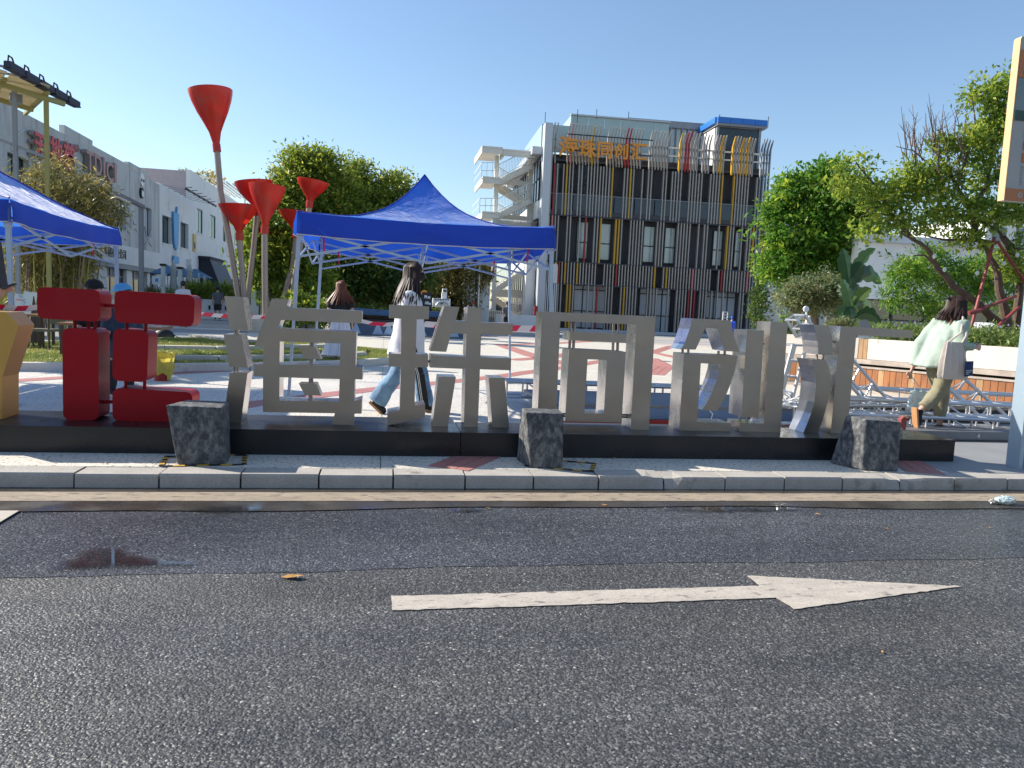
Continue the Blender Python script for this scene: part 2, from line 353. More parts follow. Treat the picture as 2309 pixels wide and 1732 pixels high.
def dup(o, loc, label=None, parent=None, **kw):
    c = o.copy(); COL.objects.link(c); WL[c.name] = Vector(loc) if parent is None else WL[parent.name]
    if parent is None: c.location = loc
    else: c.parent = parent
    if label: c['label'] = label
    for ch in list(o.children): dup(ch, None, parent=c)
    return c
def text(body, size, ext, mk, parent, P, xdir, updir, name='character', bold=0, align='LEFT', label=None, sx=1):
    """one mesh of lettering; xdir/updir world directions; faces along x cross up"""
    cu = bpy.data.curves.new('t', 'FONT'); cu.body = body; cu.size = size; cu.extrude = ext; cu.offset = bold
    cu.align_x = align; cu.resolution_u = 3
    to = bpy.data.objects.new('t', cu); COL.objects.link(to)
    dg = bpy.context.evaluated_depsgraph_get(); me = bpy.data.meshes.new_from_object(to.evaluated_get(dg))
    bpy.data.objects.remove(to); bpy.data.curves.remove(cu)
    x = Vector(xdir).normalized(); u = Vector(updir).normalized(); n = x.cross(u).normalized()
    mt = Matrix((x*sx, u, n)).transposed().to_4x4(); off = WL[parent.name] if parent else Vector((0,0,0))
    mt.translation = Vector(P) - off; me.transform(mt)
    me.materials.clear(); me.materials.append(M[mk]); me.name = name
    o = bpy.data.objects.new(name, me); reg(o, parent); tag(o, label)
    return o
def leafcloud(name, mk, parent, blobs, n, size, clump=.35, per=24, asp=.42, fill=.45, seed=1, droop=.3, loc=None, upw=.25):
    """leaf-sized faces in clumps through the crown volume; blobs = [(centre, radii)]"""
    rg = np.random.default_rng(seed)
    vol = np.array([b[1][0]*b[1][1]*b[1][2] for b in blobs])**.67; vol = vol/vol.sum()
    K = max(1, n//per); bi = rg.choice(len(blobs), K, p=vol)
    C = np.array([list(b[0]) for b in blobs])[bi]; RR = np.array([list(b[1]) for b in blobs])[bi]
    d = rg.normal(size=(K,3)); d /= np.linalg.norm(d, axis=1)[:,None]
    rad = fill + (1-fill)*rg.random(K)**.5; rad *= 1+.17*rg.normal(size=K).clip(-1.2,2.4)
    cc = C + d*RR*rad[:,None]
    cl = np.repeat(cc, per, 0); dd = np.repeat(d, per, 0); k = len(cl)
    cs = clump*(.6+.8*rg.random(K)); cs = np.repeat(cs, per)
    p = cl + rg.normal(size=(k,3))*cs[:,None]*[.55,.55,.38]
    # leaf direction
    ax = dd*.8 + rg.normal(size=(k,3))*.8; ax[:,2] += upw-droop; ax /= np.linalg.norm(ax, axis=1)[:,None]
    nr = rg.normal(size=(k,3))*.7; nr[:,2] += .9
    si = np.cross(ax, nr); si /= np.linalg.norm(si, axis=1)[:,None]+1e-9
    nn = np.cross(si, ax)
    s = size*(.45+1.1*rg.random(k)**1.5)[:,None]
    v = np.empty((k,4,3)); v[:,0] = p; v[:,1] = p + ax*s*.5 + si*s*asp*.5 + nn*s*.08; v[:,2] = p + ax*s; v[:,3] = p + ax*s*.5 - si*s*asp*.5 + nn*s*.08
    off = np.array(WL[parent.name]) if parent else (np.array(loc) if loc is not None else np.zeros(3))
    v -= off
    me = bpy.data.meshes.new(name); me.vertices.add(k*4); me.vertices.foreach_set('co', v.reshape(-1))
    me.loops.add(k*4); me.loops.foreach_set('vertex_index', np.arange(k*4, dtype=np.int32))
    me.polygons.add(k); me.polygons.foreach_set('loop_start', np.arange(0, k*4, 4, dtype=np.int32)); me.polygons.foreach_set('loop_total', np.full(k, 4, dtype=np.int32))
    a = me.attributes.new('v', 'FLOAT', 'POINT')
    val = np.repeat(rg.random(K)**1.2*.72, per) + rg.random(k)*.28; a.data.foreach_set('value', np.repeat(val, 4).astype(np.float32))
    me.materials.append(M[mk]); me.update(); me.validate()
    o = bpy.data.objects.new(name, me); return reg(o, parent, off)
# ================================================================ SETTING: ground, road, kerb, plaza
mb = MB(); mb.quad((-400,-200,-.02),(400,-200,-.02),(400,600,-.02),(-400,600,-.02)); g = mb.build('ground', 'grey_tile'); g['kind'] = 'structure'
mb = MB(); mb.quad((-60,-14,0),(60,-14,0),(60,5.19,0),(-60,5.19,0)); rd = mb.build('road', 'asphalt_old'); rd['kind'] = 'structure'
# newer asphalt strip with a slightly wavy seam
rg = np.random.default_rng(3)
sm = [(x, 3.58 + .012*max(-6, x) + .018*math.sin(x*1.7) + .01*math.sin(x*5.1)) for x in np.arange(-8, 8.01, .04)]
sm = [(-20, 3.45)] + [(x, y + rg.normal()*.004) for x, y in sm] + [(20, 3.75)]
mb = MB(); n = len(sm); mb.add([(x, y, .002) for x, y in sm] + [(x, 5.19, .002) for x, y in sm], [(i, i+1, n+i+1, n+i) for i in range(n-1)])
o = mb.build('road_patch', 'asphalt_new'); o['kind'] = 'structure'
gy = lambda x: 4.66 + .05*math.sin(x*.9) + .02*math.sin(x*3.1)
mb = MB(); xs = np.arange(-20, 20.1, .25); n = len(xs)
mb.add([(x, gy(x), .008) for x in xs] + [(x, 5.19, .008) for x in xs], [(i, i+1, n+i+1, n+i) for i in range(n-1)])
o = mb.build('gutter', 'gutter'); o['kind'] = 'structure'
pm = st('road_marking')
mb = MB(); e0, e1 = G(870,1133,0).y, G(870,1114,0).y
mb.mm((-20, e0, .008), (20, e1, .011)); mb.build('edge_line', 'line_old', pm)
A = [G(*p, 0) for p in ((882,1346.5),(882,1378.4),(1320,1365),(1751,1350),(1791,1375.5),(2168,1324),(1684,1300),(1713,1323),(1320,1334))]
def worn(A, z0, th):
    out = []
    for i in range(len(A)):
        a, b = A[i], A[(i+1) % len(A)]; k = max(1, int((b-a).length/.035))
        for q in range(k): p = a.lerp(b, q/k); out.append(Vector((p.x+rg.normal()*.0028, p.y+rg.normal()*.0028, z0)))
    return MB().prism([out], (0,0,th))
worn(A, .003, .0022).build('arrow_marking', 'paint_white', pm)
A = [G(*p, 0) for p in ((43,1156),(0,1182),(-90,1236),(-600,1260),(-600,1156))]
mb = MB(); mb.prism([[Vector((p.x, p.y, .0085)) for p in A]], (0,0,.004)); mb.build('arrow_marking', 'paint_white', pm)
# puddles: feathered water films
def puddle(name, px, parent=None, nn=10, z=.0135):
    pts = [G(*p, 0) for p in px]; c = sum(pts, Vector())/len(pts); vs = []; va = []
    sub = []
    for i in range(len(pts)):
        a, b = pts[i], pts[(i+1) % len(pts)]
        sub += [a, (a+b)/2]
    for t, val in ((1, 0), (.8, .45), (.5, .8), (0, 1)):
        for p in sub: q = c + (p-c)*t; vs.append((q.x, q.y, z)); va.append(val)
    n = len(sub); fs = [(i*n+k, i*n+(k+1)%n, (i+1)*n+(k+1)%n, (i+1)*n+k) for i in range(3) for k in range(n)]
    mb = MB(); mb.add(vs, fs); o = mb.build(name, 'puddle_water', parent)
    a = o.data.attributes.new('v', 'FLOAT', 'POINT'); a.data.foreach_set('value', va); o['kind'] = 'structure'
    return o
puddle('puddle', [(60,1292),(110,1268),(150,1250),(210,1232),(270,1236),(330,1256),(420,1272),(560,1275),(470,1281),(330,1286),(180,1292),(90,1296)])
puddle('puddle', [(400,1156),(450,1145),(560,1143),(660,1150),(560,1160),(470,1162)])
puddle('puddle', [(1420,1152),(1560,1144),(1760,1146),(1900,1150),(1760,1156),(1560,1158)])
puddle('puddle', [(990,1158),(1010,1150),(1060,1148),(1110,1150),(1090,1157),(1040,1160)])
# kerb of separate stones
kb = st('kerb')
mb = MB(); mb.mm((-20, 5.21, -.02), (20, 5.42, .06)); mb.build('kerb_bed', 'asphalt_black', kb)
kx = [-20] + [G(x, 1104, 0).x for x in (163, 356, 541, 718, 886, 1048, 1202, 1348, 1495, 1631, 1764, 1893, 2022, 2142, 2260)]
k0 = kx[1]; xl = []; x = k0
while x > -12: x -= .5; xl.append(x)
xr = []; x = kx[-1]
while x < 12: x += .42; xr.append(x)
kxs = sorted(xl + kx[1:] + xr)
for i in range(len(kxs)-1):
    a, b = kxs[i]+.006, kxs[i+1]-.006; ch = .012; z = .1 + .0035*math.sin(i*2.3); yf = 5.19 + .004*math.sin(i*1.7)
    bm = bmesh.new(); prof = [(yf, 0), (yf+.004, z-ch*1.4), (yf+ch, z), (5.405, z), (5.405, 0)]
    vs = []
    ks = 7 if 1 <= i < 60 else 1
    for j in range(ks+1):
        xx = a + (b-a)*j/ks
        dmg = 0
        if 1.95 < xx % 100 < 2.2 or 3.95 < xx < 4.25: dmg = .02*abs(math.sin(xx*37))
        vs.append([bm.verts.new((xx, y + (dmg if k in (1,2) else 0), zz - (dmg if k in (1,2) else 0)*.8)) for k, (y, zz) in enumerate(prof)])
    for j in range(ks):
        for k in range(5): bm.faces.new((vs[j][k], vs[j+1][k], vs[j+1][(k+1)%5], vs[j][(k+1)%5]))
    bm.faces.new(vs[0][::-1]); bm.faces.new(vs[-1])
    bmesh.ops.recalc_face_normals(bm, faces=bm.faces)
    me = bpy.data.meshes.new('kerb_stone'); bm.to_mesh(me); bm.free(); me.materials.append(M['kerb_stone'])
    reg(bpy.data.objects.new('kerb_stone', me), kb)
# plaza
pz = st('plaza')
mb = MB(); mb.mm((-60, 5.40, -.02), (60, 140, .088)); mb.build('paving_bed', 'grey_tile', pz)
mb = MB(); mb.quad((-60,29.6,.096),(60,29.6,.096),(60,140,.096),(-60,140,.096)); mb.build('far_paving', 'plaza_far', pz)
sw = 1.55; cache = {}
for j in range(16):
    y0 = 5.41 + j*sw if j else 5.41
    for i in range(-9, 11):
        if (abs(i*sw) > y0*.95+3): continue
        x0 = i*sw; gap = .006; mk = 'terrazzo'
        if i*sw > 4.0 and j < 3: mk = 'grey_tile'
        if (i < -3 and j > 6): mk = 'grey_tile' if j % 3 else 'terrazzo'
        k = mk
        if k not in cache:
            b = MB(); b.mm((gap/2, gap/2, .02), (sw-gap/2, sw-gap/2, .1)); o = b.build('paving_slab', mk, pz); cache[k] = o; o.location = (x0, y0, 0)
        else:
            o = cache[k].copy(); COL.objects.link(o); o.location = (x0, y0, 0)
def band(px, wd, name='red_band', z=.1045):
    pts = [G(*p) for p in px]; vs = []; n = len(pts)
    for i, p in enumerate(pts):
        d = (pts[min(i+1, n-1)]-pts[max(i-1, 0)]).normalized(); s = Vector((-d.y, d.x, 0))*wd/2
        vs += [(p+s)[:2]+(z,), (p-s)[:2]+(z,)]
    mb = MB()
    for i in range(n-1):
        a, b, c, d = [Vector(v) for v in (vs[2*i], vs[2*i+1], vs[2*i+3], vs[2*i+2])]
        for t0, t1 in ((0,.32),(.345,.655),(.68,1)):     # three courses with joints between
            mb.prism([[a.lerp(b, t0), a.lerp(b, t1), d.lerp(c, t1), d.lerp(c, t0)]], (0,0,-.006))
    return mb.build(name, 'red_tile', pz)
band([(440,935),(560,912),(720,892),(880,874),(1027,860),(1140,847),(1202,838),(1290,826),(1370,812)], .34)
band([(1128,778),(1260,774),(1340,769),(1420,766)], .5)
band([(1133,779),(1203,803),(1290,824)], .5)
band([(1154,812),(1240,806),(1330,790)], .45)
band([(1560,778),(1514,781),(1472,795),(1560,814)], .4)
band([(1470,845),(1497,826),(1465,808)], .5)
band([(-80,866),(16,860),(140,852),(378,843),(504,836),(700,828),(810,827)], .3)
band([(1010,1057),(1083,1027),(1110,1015)], .33); band([(2088,1068),(2052,1046),(2030,1034)], .3)
# lawn in low terraces with pale kerbs
lw = tag(st('lawn_bed'), None)
def slab_poly(name, pts, z0, z1, mk, parent):
    mb = MB(); mb.prism([[Vector((x, y, z0)) for x, y in pts]], (0,0,z1-z0)); return mb.build(name, mk, parent)
def edge_kerb(pts, wd, z0, z1, name='lawn_kerb'):
    for i in range(len(pts)-1):
        a, b = Vector((*pts[i], 0)), Vector((*pts[i+1], 0)); d = (b-a).normalized(); L_ = (b-a).length; n = max(1, round(L_/1.1))
        for k in range(n):
            p, q = a.lerp(b, k/n)+d*.004, a.lerp(b, (k+1)/n)-d*.004
            mb = MB(); mb.bar(p+Vector((0,0,(z0+z1)/2)), q+Vector((0,0,(z0+z1)/2)), wd, z1-z0); mb.build(name, 'lawn_kerb', lw)
L1 = [(-8.6,11.3),(-5.4,11.75),(-3.6,12.15),(-2.2,12.9),(-.6,14.2),(.15,15.3)]
L1b = [(.3,18.2),(-3.2,21.2),(-5.6,19.5),(-7.0,16.6),(-9.2,15.2)]
slab_poly('lawn_soil', L1 + L1b, .05, .2, 'turf', lw)
edge_kerb(L1, .16, .05, .225); edge_kerb([L1[-1]] + L1b[:1], .14, .05, .225); edge_kerb(L1b, .12, .05, .23)
L2 = [(-4.4,13.0),(-2.8,13.5),(-1.5,14.4),(-.4,15.9)]; L2b = [(-.35,17.6),(-3.3,20.3),(-5.1,18.8)]
slab_poly('lawn_soil', L2 + L2b, .1, .26, 'turf', lw); edge_kerb(L2, .16, .1, .285)
L3 = [(-4.9,14.7),(-3.2,15.2),(-2.1,16.3),(-1.2,17.4)]; L3b = [(-3.3,19.2),(-4.9,18.0)]
slab_poly('lawn_soil', L3 + L3b, .2, .31, 'turf', lw); edge_kerb(L3, .16, .2, .34)
mb = MB(); mb.prism([[Vector(p) for p in ((-4.6,19.0,.24),(-3.4,17.4,.24),(-2.6,17.5,.24),(-3.4,19.5,.24))]], (0,0,.13)); mb.build('stone_slab', 'concrete', lw)
# grass blades
from mathutils.geometry import intersect_point_tri_2d
def in_poly(P, poly):
    x, y = P[:,0], P[:,1]; c = np.zeros(len(P), bool); n = len(poly)
    for i in range(n):
        x0, y0 = poly[i]; x1, y1 = poly[(i+1) % n]
        c ^= ((y0 > y) != (y1 > y)) & (x < (x1-x0)*(y-y0)/((y1-y0)+1e-12)+x0)
    return c
rg = np.random.default_rng(5); P = rg.uniform((-9.3,11.2),(.5,21.5),(150000,2))
for zz, poly in ((.2, L1+L1b), (.26, L2+L2b), (.31, L3+L3b)):
    pass
z = np.full(len(P), -1.)
for zz, poly in ((.2, L1+L1b), (.26, L2+L2b), (.31, L3+L3b)): z[in_poly(P, poly)] = zz
P = P[z > 0]; z = z[z > 0]; k = len(P)
patch = np.sin(P[:,0]*2.1+P[:,1])*np.sin(P[:,1]*1.7-P[:,0]*.8)
keep = rg.random(k) < .75+.25*patch; P, z, patch = P[keep], z[keep], patch[keep]; k = len(P)
a = rg.uniform(0, 6.28, k); h = rg.uniform(.02, .05, k); v = np.empty((k,3,3))
v[:,0] = np.c_[P, z]; v[:,0,0] -= .006*np.cos(a); v[:,0,1] -= .006*np.sin(a); v[:,1] = np.c_[P, z]; v[:,1,0] += .006*np.cos(a); v[:,1,1] += .006*np.sin(a)
v[:,2] = np.c_[P+rg.normal(size=(k,2))*.018, z+h]
me = bpy.data.meshes.new('grass'); me.vertices.add(k*3); me.vertices.foreach_set('co', v.reshape(-1)); me.loops.add(k*3); me.loops.foreach_set('vertex_index', np.arange(k*3, dtype=np.int32))
me.polygons.add(k); me.polygons.foreach_set('loop_start', np.arange(0,k*3,3,dtype=np.int32)); me.polygons.foreach_set('loop_total', np.full(k,3,dtype=np.int32))
at = me.attributes.new('v','FLOAT','POINT'); at.data.foreach_set('value', np.repeat((rg.random(k)*.7+.25-.25*patch).clip(0,1),3).astype(np.float32)); me.materials.append(M['grass']); me.update()
o = reg(bpy.data.objects.new('grass', me)); tag(o, 'short sunlit green and straw coloured grass on the low terraced lawn', 'grass', kind='stuff')

# ================================================================ THE SIGN: black plinth with red, gold and steel characters
YF = 6.15; DEP = .25; PT = .295
pl = thing('sign_plinth', 'long low black metal plinth carrying the row of large characters', 'plinth', (1,6.2,.1))
mb = MB(); mb.mm((-6.5, 5.87, .1), (.62, 6.62, PT)); mb.build('plinth_box', 'plinth_black', pl)
mb = MB(); mb.mm((.626, 5.872, .1), (5.07, 6.42, PT)); mb.build('plinth_box', 'plinth_black', pl)
mb = MB(); mb.mm((4.50, 6.15, PT), (4.62, 6.4, PT+.09)); mb.build('junction_box', 'alu_dark', pl)
def Z1(b, s): return lambda pts: [(b[0]+x/s, b[1]+y/s) for x, y in pts]
def glyph_part(parent, name, outer, holes=(), Y=YF, dep=DEP, mats=('steel_front','steel_side'), snap=True, **kw):
    def cv(p):
        q = AY(p[0], p[1], Y)
        if snap and abs(q.z-PT) < .045: q.z = PT+.001
        return q
    mb = MB(); mb.prism([[cv(p) for p in outer]] + [[cv(p) for p in h] for h in holes], (0, dep, 0), mi=0, ms=1)
    return mb.build(name, list(mats), parent, **kw)
def post(parent, x0, y0, x1, y1, Y=YF+.1, r=.011, mk='post_steel', name='connector'):
    mb = MB(); mb.tube([AY(x0, y0, Y), AY(x1, y1, Y)], r, 8); return mb.build(name, mk, parent, smooth=True)
z2 = Z1((480,630),5.53); z3 = Z1((820,630),5.53); z3b = Z1((850,700),5.53); z4 = Z1((1160,680),5.53); z5 = Z1((1480,690),5.53); zr = Z1((0,620),4.424)
hai = thing('steel_character', 'brushed steel character 海 with three slanting dots, first silver one after the red character', 'sign letter', (-.7,YF,PT), 'steel characters on the plinth')
glyph_part(hai, 'stroke', z2([(140,208),(372,222),(440,637),(215,628)]))
glyph_part(hai, 'stroke', z2([(133,686),(352,686),(432,1102),(205,1090)]))
glyph_part(hai, 'stroke', [(518,841),(558,842),(543,956),(503,954)])
glyph_part(hai, 'stroke', z2([(735,238),(942,248),(920,338),(960,352),(1860,395),(1855,550),(848,508),(808,612),(1792,652),(1778,1087),(1868,1100),(1865,1250),(1770,1246)]) + [(799,905),(816,900),(815,933),(798.6,933),(796.6,958.6),(748.6,957.8),(755,932),(592.8,929.3),(593,849.7),(572.2,848.4),(572.6,821.3),(593,821.3),(594,782.3),(573.7,780.5)],
    [z2([(835,775),(1590,800),(1580,1078),(830,1062)]), z2([(832,1220),(1580,1245),(1570,1528),(828,1510)])])
glyph_part(hai, 'stroke', z2([(1080,838),(1275,848),(1350,998),(1140,992)]), dep=.16, Y=YF+.03)
glyph_part(hai, 'stroke', z2([(1072,1300),(1290,1302),(1350,1450),(1145,1443)]), dep=.16, Y=YF+.03)
for a, b in (((1222,780),(1222,845)),((1246,780),(1246,845)),((1215,990),(1215,1075)),((1240,990),(1240,1075)),((1210,1235),(1210,1300)),((1238,1235),(1238,1300)),((1206,1440),(1206,1520)),((1232,1440),(1232,1520)),
             ((275,625),(275,690)),((312,630),(312,690)),((265,1090),(265,1172)),((305,1095),(305,1172))):
    (p, q), (r_, s_) = z2([a, b]); post(hai, p, q, r_, s_, r=.010)
zhu = thing('steel_character', 'brushed steel character 珠 standing second in the silver row, a person passing behind it', 'sign letter', (.3,YF,PT), 'steel characters on the plinth')
glyph_part(zhu, 'stroke', z3([(320,315),(818,338),(812,498),(662,498)]) + z3b([(484,545),(640,552),(638,708),(478,710),(470,1187),(600,1170),(600,1335),(130,1437),(128,1278),(285,1245),(298,705),(148,700),(145,538),(300,545),(306,105),(152,96)]))
glyph_part(zhu, 'stroke', z3([(1005,335),(1195,345),(1148,517),(1285,520),(1298,350),(1475,355),(1470,535),(1860,550),(1855,695),(1465,685),(1455,970),(1840,985),(1835,1135),(1450,1122)]) + z3b([(1260,1440),(1083,1438)]) + z3([(1270,1118),(830,1100),(835,945),(1275,965),(1282,680),(1090,675),(1030,905),(830,895)]))
glyph_part(zhu, 'stroke', z3b([(770,825),(985,830),(885,1440),(688,1438)]))
glyph_part(zhu, 'stroke', z3b([(1395,838),(1592,842),(1650,1446),(1440,1444)]))
post(zhu, 963,815,972,816); 
tong = thing('steel_character', 'brushed steel character 同, a tall frame around a floating bar and box', 'sign letter', (1.7,YF,PT), 'steel characters on the plinth')
glyph_part(tong, 'stroke', z4([(345,125),(1762,185),(1675,1600),(1448,1592),(1520,288),(572,245),(515,1568),(282,1560)]))
glyph_part(tong, 'stroke', z4([(690,375),(1400,408),(1395,518),(688,485)]))
glyph_part(tong, 'stroke', z4([(682,592),(1390,628),(1335,1510),(630,1495)]), [z4([(912,720),(1152,730),(1115,1398),(872,1392)])])
for x0, y0, y1 in ((702,247,378),(752,250,380),(1235,270,402),(1300,272,405)):
    (p,q),(r_,s_) = z4([(x0,y0),(x0-2,y1)]); post(tong, p,q,r_,s_, r=.013)
for x0, y0, y1 in ((692,480,598),(740,482,600),(1230,505,620),(1288,508,622)):
    (p,q),(r_,s_) = z4([(x0,y0),(x0-4,y1)]); post(tong, p,q,r_,s_, r=.013)
for yy in (1398,1425):
    (p,q),(r_,s_) = z4([(515,yy),(645,yy+4)]); post(tong, p,q,r_,s_, mk='black_frame', r=.008)
    (p,q),(r_,s_) = z4([(1335,yy+14),(1455,yy+18)]); post(tong, p,q,r_,s_, mk='black_frame', r=.008)
chu = thing('steel_character', 'brushed steel character 创 with a curved roof stroke and two upright blades', 'sign letter', (3,YF,PT), 'steel characters on the plinth')
glyph_part(chu, 'stroke', z5([(445,155),(925,180),(955,330),(995,460),(1040,572),(848,562),(805,430),(762,285),(608,277),(548,420),(490,545),(298,540),(345,480),(380,390),(415,290)]))
glyph_part(chu, 'stroke', z5([(345,595),(1015,622),(985,790),(915,1000),(850,1160),(755,1312),(572,1298),(635,1200),(690,1090),(752,930),(785,820),(800,725),(555,715),(510,1450),(935,1462),(925,1578),(283,1558)]))
glyph_part(chu, 'stroke', z5([(1130,297),(1343,305),(1275,1390),(1058,1383)]))
glyph_part(chu, 'stroke', z5([(1427,195),(1637,205),(1548,1582),(1032,1566),(1042,1455),(1340,1468)]))
for a, b in (((328,540),(328,600)),((398,542),(398,602)),((775,560),(775,615)),((852,560),(852,618)),((1042,1375),(1040,1460)),((1132,1380),(1130,1462))):
    (p, q), (r_, s_) = z5([a, b]); post(chu, p, q, r_, s_, r=.012)
(p, q), (r_, s_) = z5([(1335,470),(1412,475)]); post(chu, p, q, r_, s_, r=.012)
hui = thing('steel_character', 'brushed steel character 汇 at the right end, with curved dots and an open frame', 'sign letter', (4.2,YF,PT), 'steel characters on the plinth')
glyph_part(hui, 'stroke', [(1835,732.7),(1868.5,733.8),(1873.6,748),(1876.3,763.5),(1877.5,782),(1877.6,801.5),(1845.1,799.9),(1844.6,784),(1843.2,769),(1840,751)])
glyph_part(hui, 'stroke', z5([(1935,668),(2110,672),(2145,750),(2165,850),(2172,960),(2162,1080),(2130,1230),(2085,1390),(2018,1602),(1832,1590),(1885,1460),(1930,1340),(1968,1200),(1985,1060),(1990,960),(1982,860),(1962,750)]))
glyph_part(hui, 'stroke', [(1895.6,735.1),(2058.7,745),(2058,762.5),(1931,756),(1911.8,962),(2036,966),(2036,984.5),(1872.8,978.7)])
post(hui, 1842,798,1842,812, r=.010); post(hui, 1856,799,1856,812, r=.010); post(hui, 1868,770,1895,771, r=.01)
# red character of rounded blocks
def rrect(px, rad, n=5):
    """rounded quad at the sign plane from four corner bearings"""
    P = [AY(*p, YF+.02) for p in px]; out = []
    for i in range(4):
        p, a, b = P[i], P[i-1], P[(i+1) % 4]; u = (a-p).normalized(); v = (b-p).normalized()
        for k in range(n+1):
            t = math.pi/2*k/n; out.append(p + u*rad*(1-math.sin(t)) + v*rad*(1-math.cos(t)))
    return out
red = thing('red_character', 'dark red glossy character built of five rounded blocks joined by short rods', 'sign letter', (-2.1,YF,PT))
def rblock(px, rad=.05):
    pr = rrect(zr(px), rad); zmin = min(p.z for p in pr)
    mb = MB(); mb.prism([pr], (0,.24,0)); o = mb.build('rounded_block', 'red_paint', red, smooth=True)
    bv = o.modifiers.new('b', 'BEVEL'); bv.width = .006; bv.segments = 2; bv.limit_method = 'ANGLE'; bv.angle_limit = R(50); return o
rblock([(370,118),(1002,150),(1000,470),(370,432)]); rblock([(620,528),(980,540),(985,1450),(630,1448)])
rblock([(1142,152),(1942,202),(1932,520),(1142,470)]); rblock([(1130,533),(1482,560),(1467,1070),(1120,1055)]); rblock([(1122,1127),(1925,1172),(1900,1475),(1120,1453)])
for a, b in (((748,455),(748,535)),((883,462),(883,538)),((948,466),(948,540)),((1265,470),(1265,545)),((1455,480),(1455,555)),((1256,1050),(1256,1135)),((1443,1055),(1443,1145)),((995,302),(1150,308)),((975,1268),(1130,1266))):
    (p, q), (r_, s_) = zr([a, b]); post(red, p, q, r_, s_, mk='red_paint', r=.013, Y=YF+.12)
gold = thing('gold_character', 'ochre gold character with slanting arm, cut by the left edge of the view', 'sign letter', (-2.7,YF,PT))
glyph_part(gold, 'stroke', [(-75,700),(16,704),(42,734),(5,850),(5,938),(-20,940),(-60,938),(-60,850)], mats=('gold_paint','gold_paint'), dep=.26)
glyph_part(gold, 'stroke', [(-260,690),(-90,698),(-70,800),(-70,938),(-130,938),(-150,850)], mats=('gold_paint','gold_paint'), dep=.26)

# ---------------------------------------------------------------- concrete bollards with worn tape squares
def bollard(label, base, top, skew=0):
    """base/top: 4 ground points and 4 top points, front-left, front-right, back-right, back-left"""
    cx = sum(p[0] for p in base)/4; cy = sum(p[1] for p in base)/4
    t = thing('concrete_bollard', label, 'bollard', (cx, cy, .1), 'concrete bollards along the kerb')
    vs = [Vector((x, y, .1)) for x, y in base] + [Vector((x, y, z)) for x, y, z in top]
    fs = [(3,2,1,0),(4,5,6,7),(1,2,6,5),(2,3,7,6),(3,0,4,7)]
    fs += [(0,1,5,4)] if not skew else [(0,1,4),(1,5,4)]
    mb = MB(); mb.add(vs, fs); o = mb.build('block', 'concrete_boll', t)
    bv = o.modifiers.new('b', 'BEVEL'); bv.width = .013; bv.segments = 2
    return t
bollard('leaning twisted grey concrete bollard in front of the red character', [(-1.40,5.47),(-1.08,5.49),(-1.10,5.77),(-1.42,5.75)], [(-1.485,5.49,.52),(-1.11,5.49,.51),(-1.12,5.79,.515),(-1.42,5.80,.52)])
bollard('squarer grey concrete bollard before the character 同, diagonal scrape on its face', [(1.12,5.46),(1.36,5.44),(1.40,5.74),(1.06,5.76)], [(1.06,5.46,.525),(1.355,5.46,.52),(1.37,5.70,.525),(1.07,5.70,.53)])
bollard('faceted pyramid-sided concrete bollard at the right end, broad sunlit left side', [(3.88,5.46),(4.19,5.43),(4.27,5.75),(3.78,5.76)], [(3.90,5.50,.52),(4.20,5.46,.51),(4.22,5.72,.515),(3.88,5.74,.52)], 1)
for cx, cy, rz, lb in ((-1.25,5.62,.15,'left'),(1.38,5.58,-.35,'middle')):
    t = thing('floor_tape', 'worn yellow and black tape square on the paving around the %s concrete bollard' % lb, 'floor tape', (cx, cy, .1), 'tape squares round the bollards')
    h = .27 if lb == 'left' else .25
    cs = [Matrix.Rotation(rz, 3, 'Z') @ Vector((sx*h, sy*h*.62, 0)) + Vector((cx, cy, .1055)) for sx, sy in ((-1,-1),(1,-1),(1,1),(-1,1))]
    my = MB(); mk_ = MB()
    for i in range(4):
        a, b = cs[i], cs[(i+1) % 4]; n = 7
        for k in range(n): (my if k % 2 else mk_).bar(a.lerp(b, k/n), a.lerp(b, (k+.98)/n), .032, .003)
    my.build('yellow_tape', 'tape_yb', t, kind='stuff'); mk_.build('black_tape', 'black', t, kind='stuff')

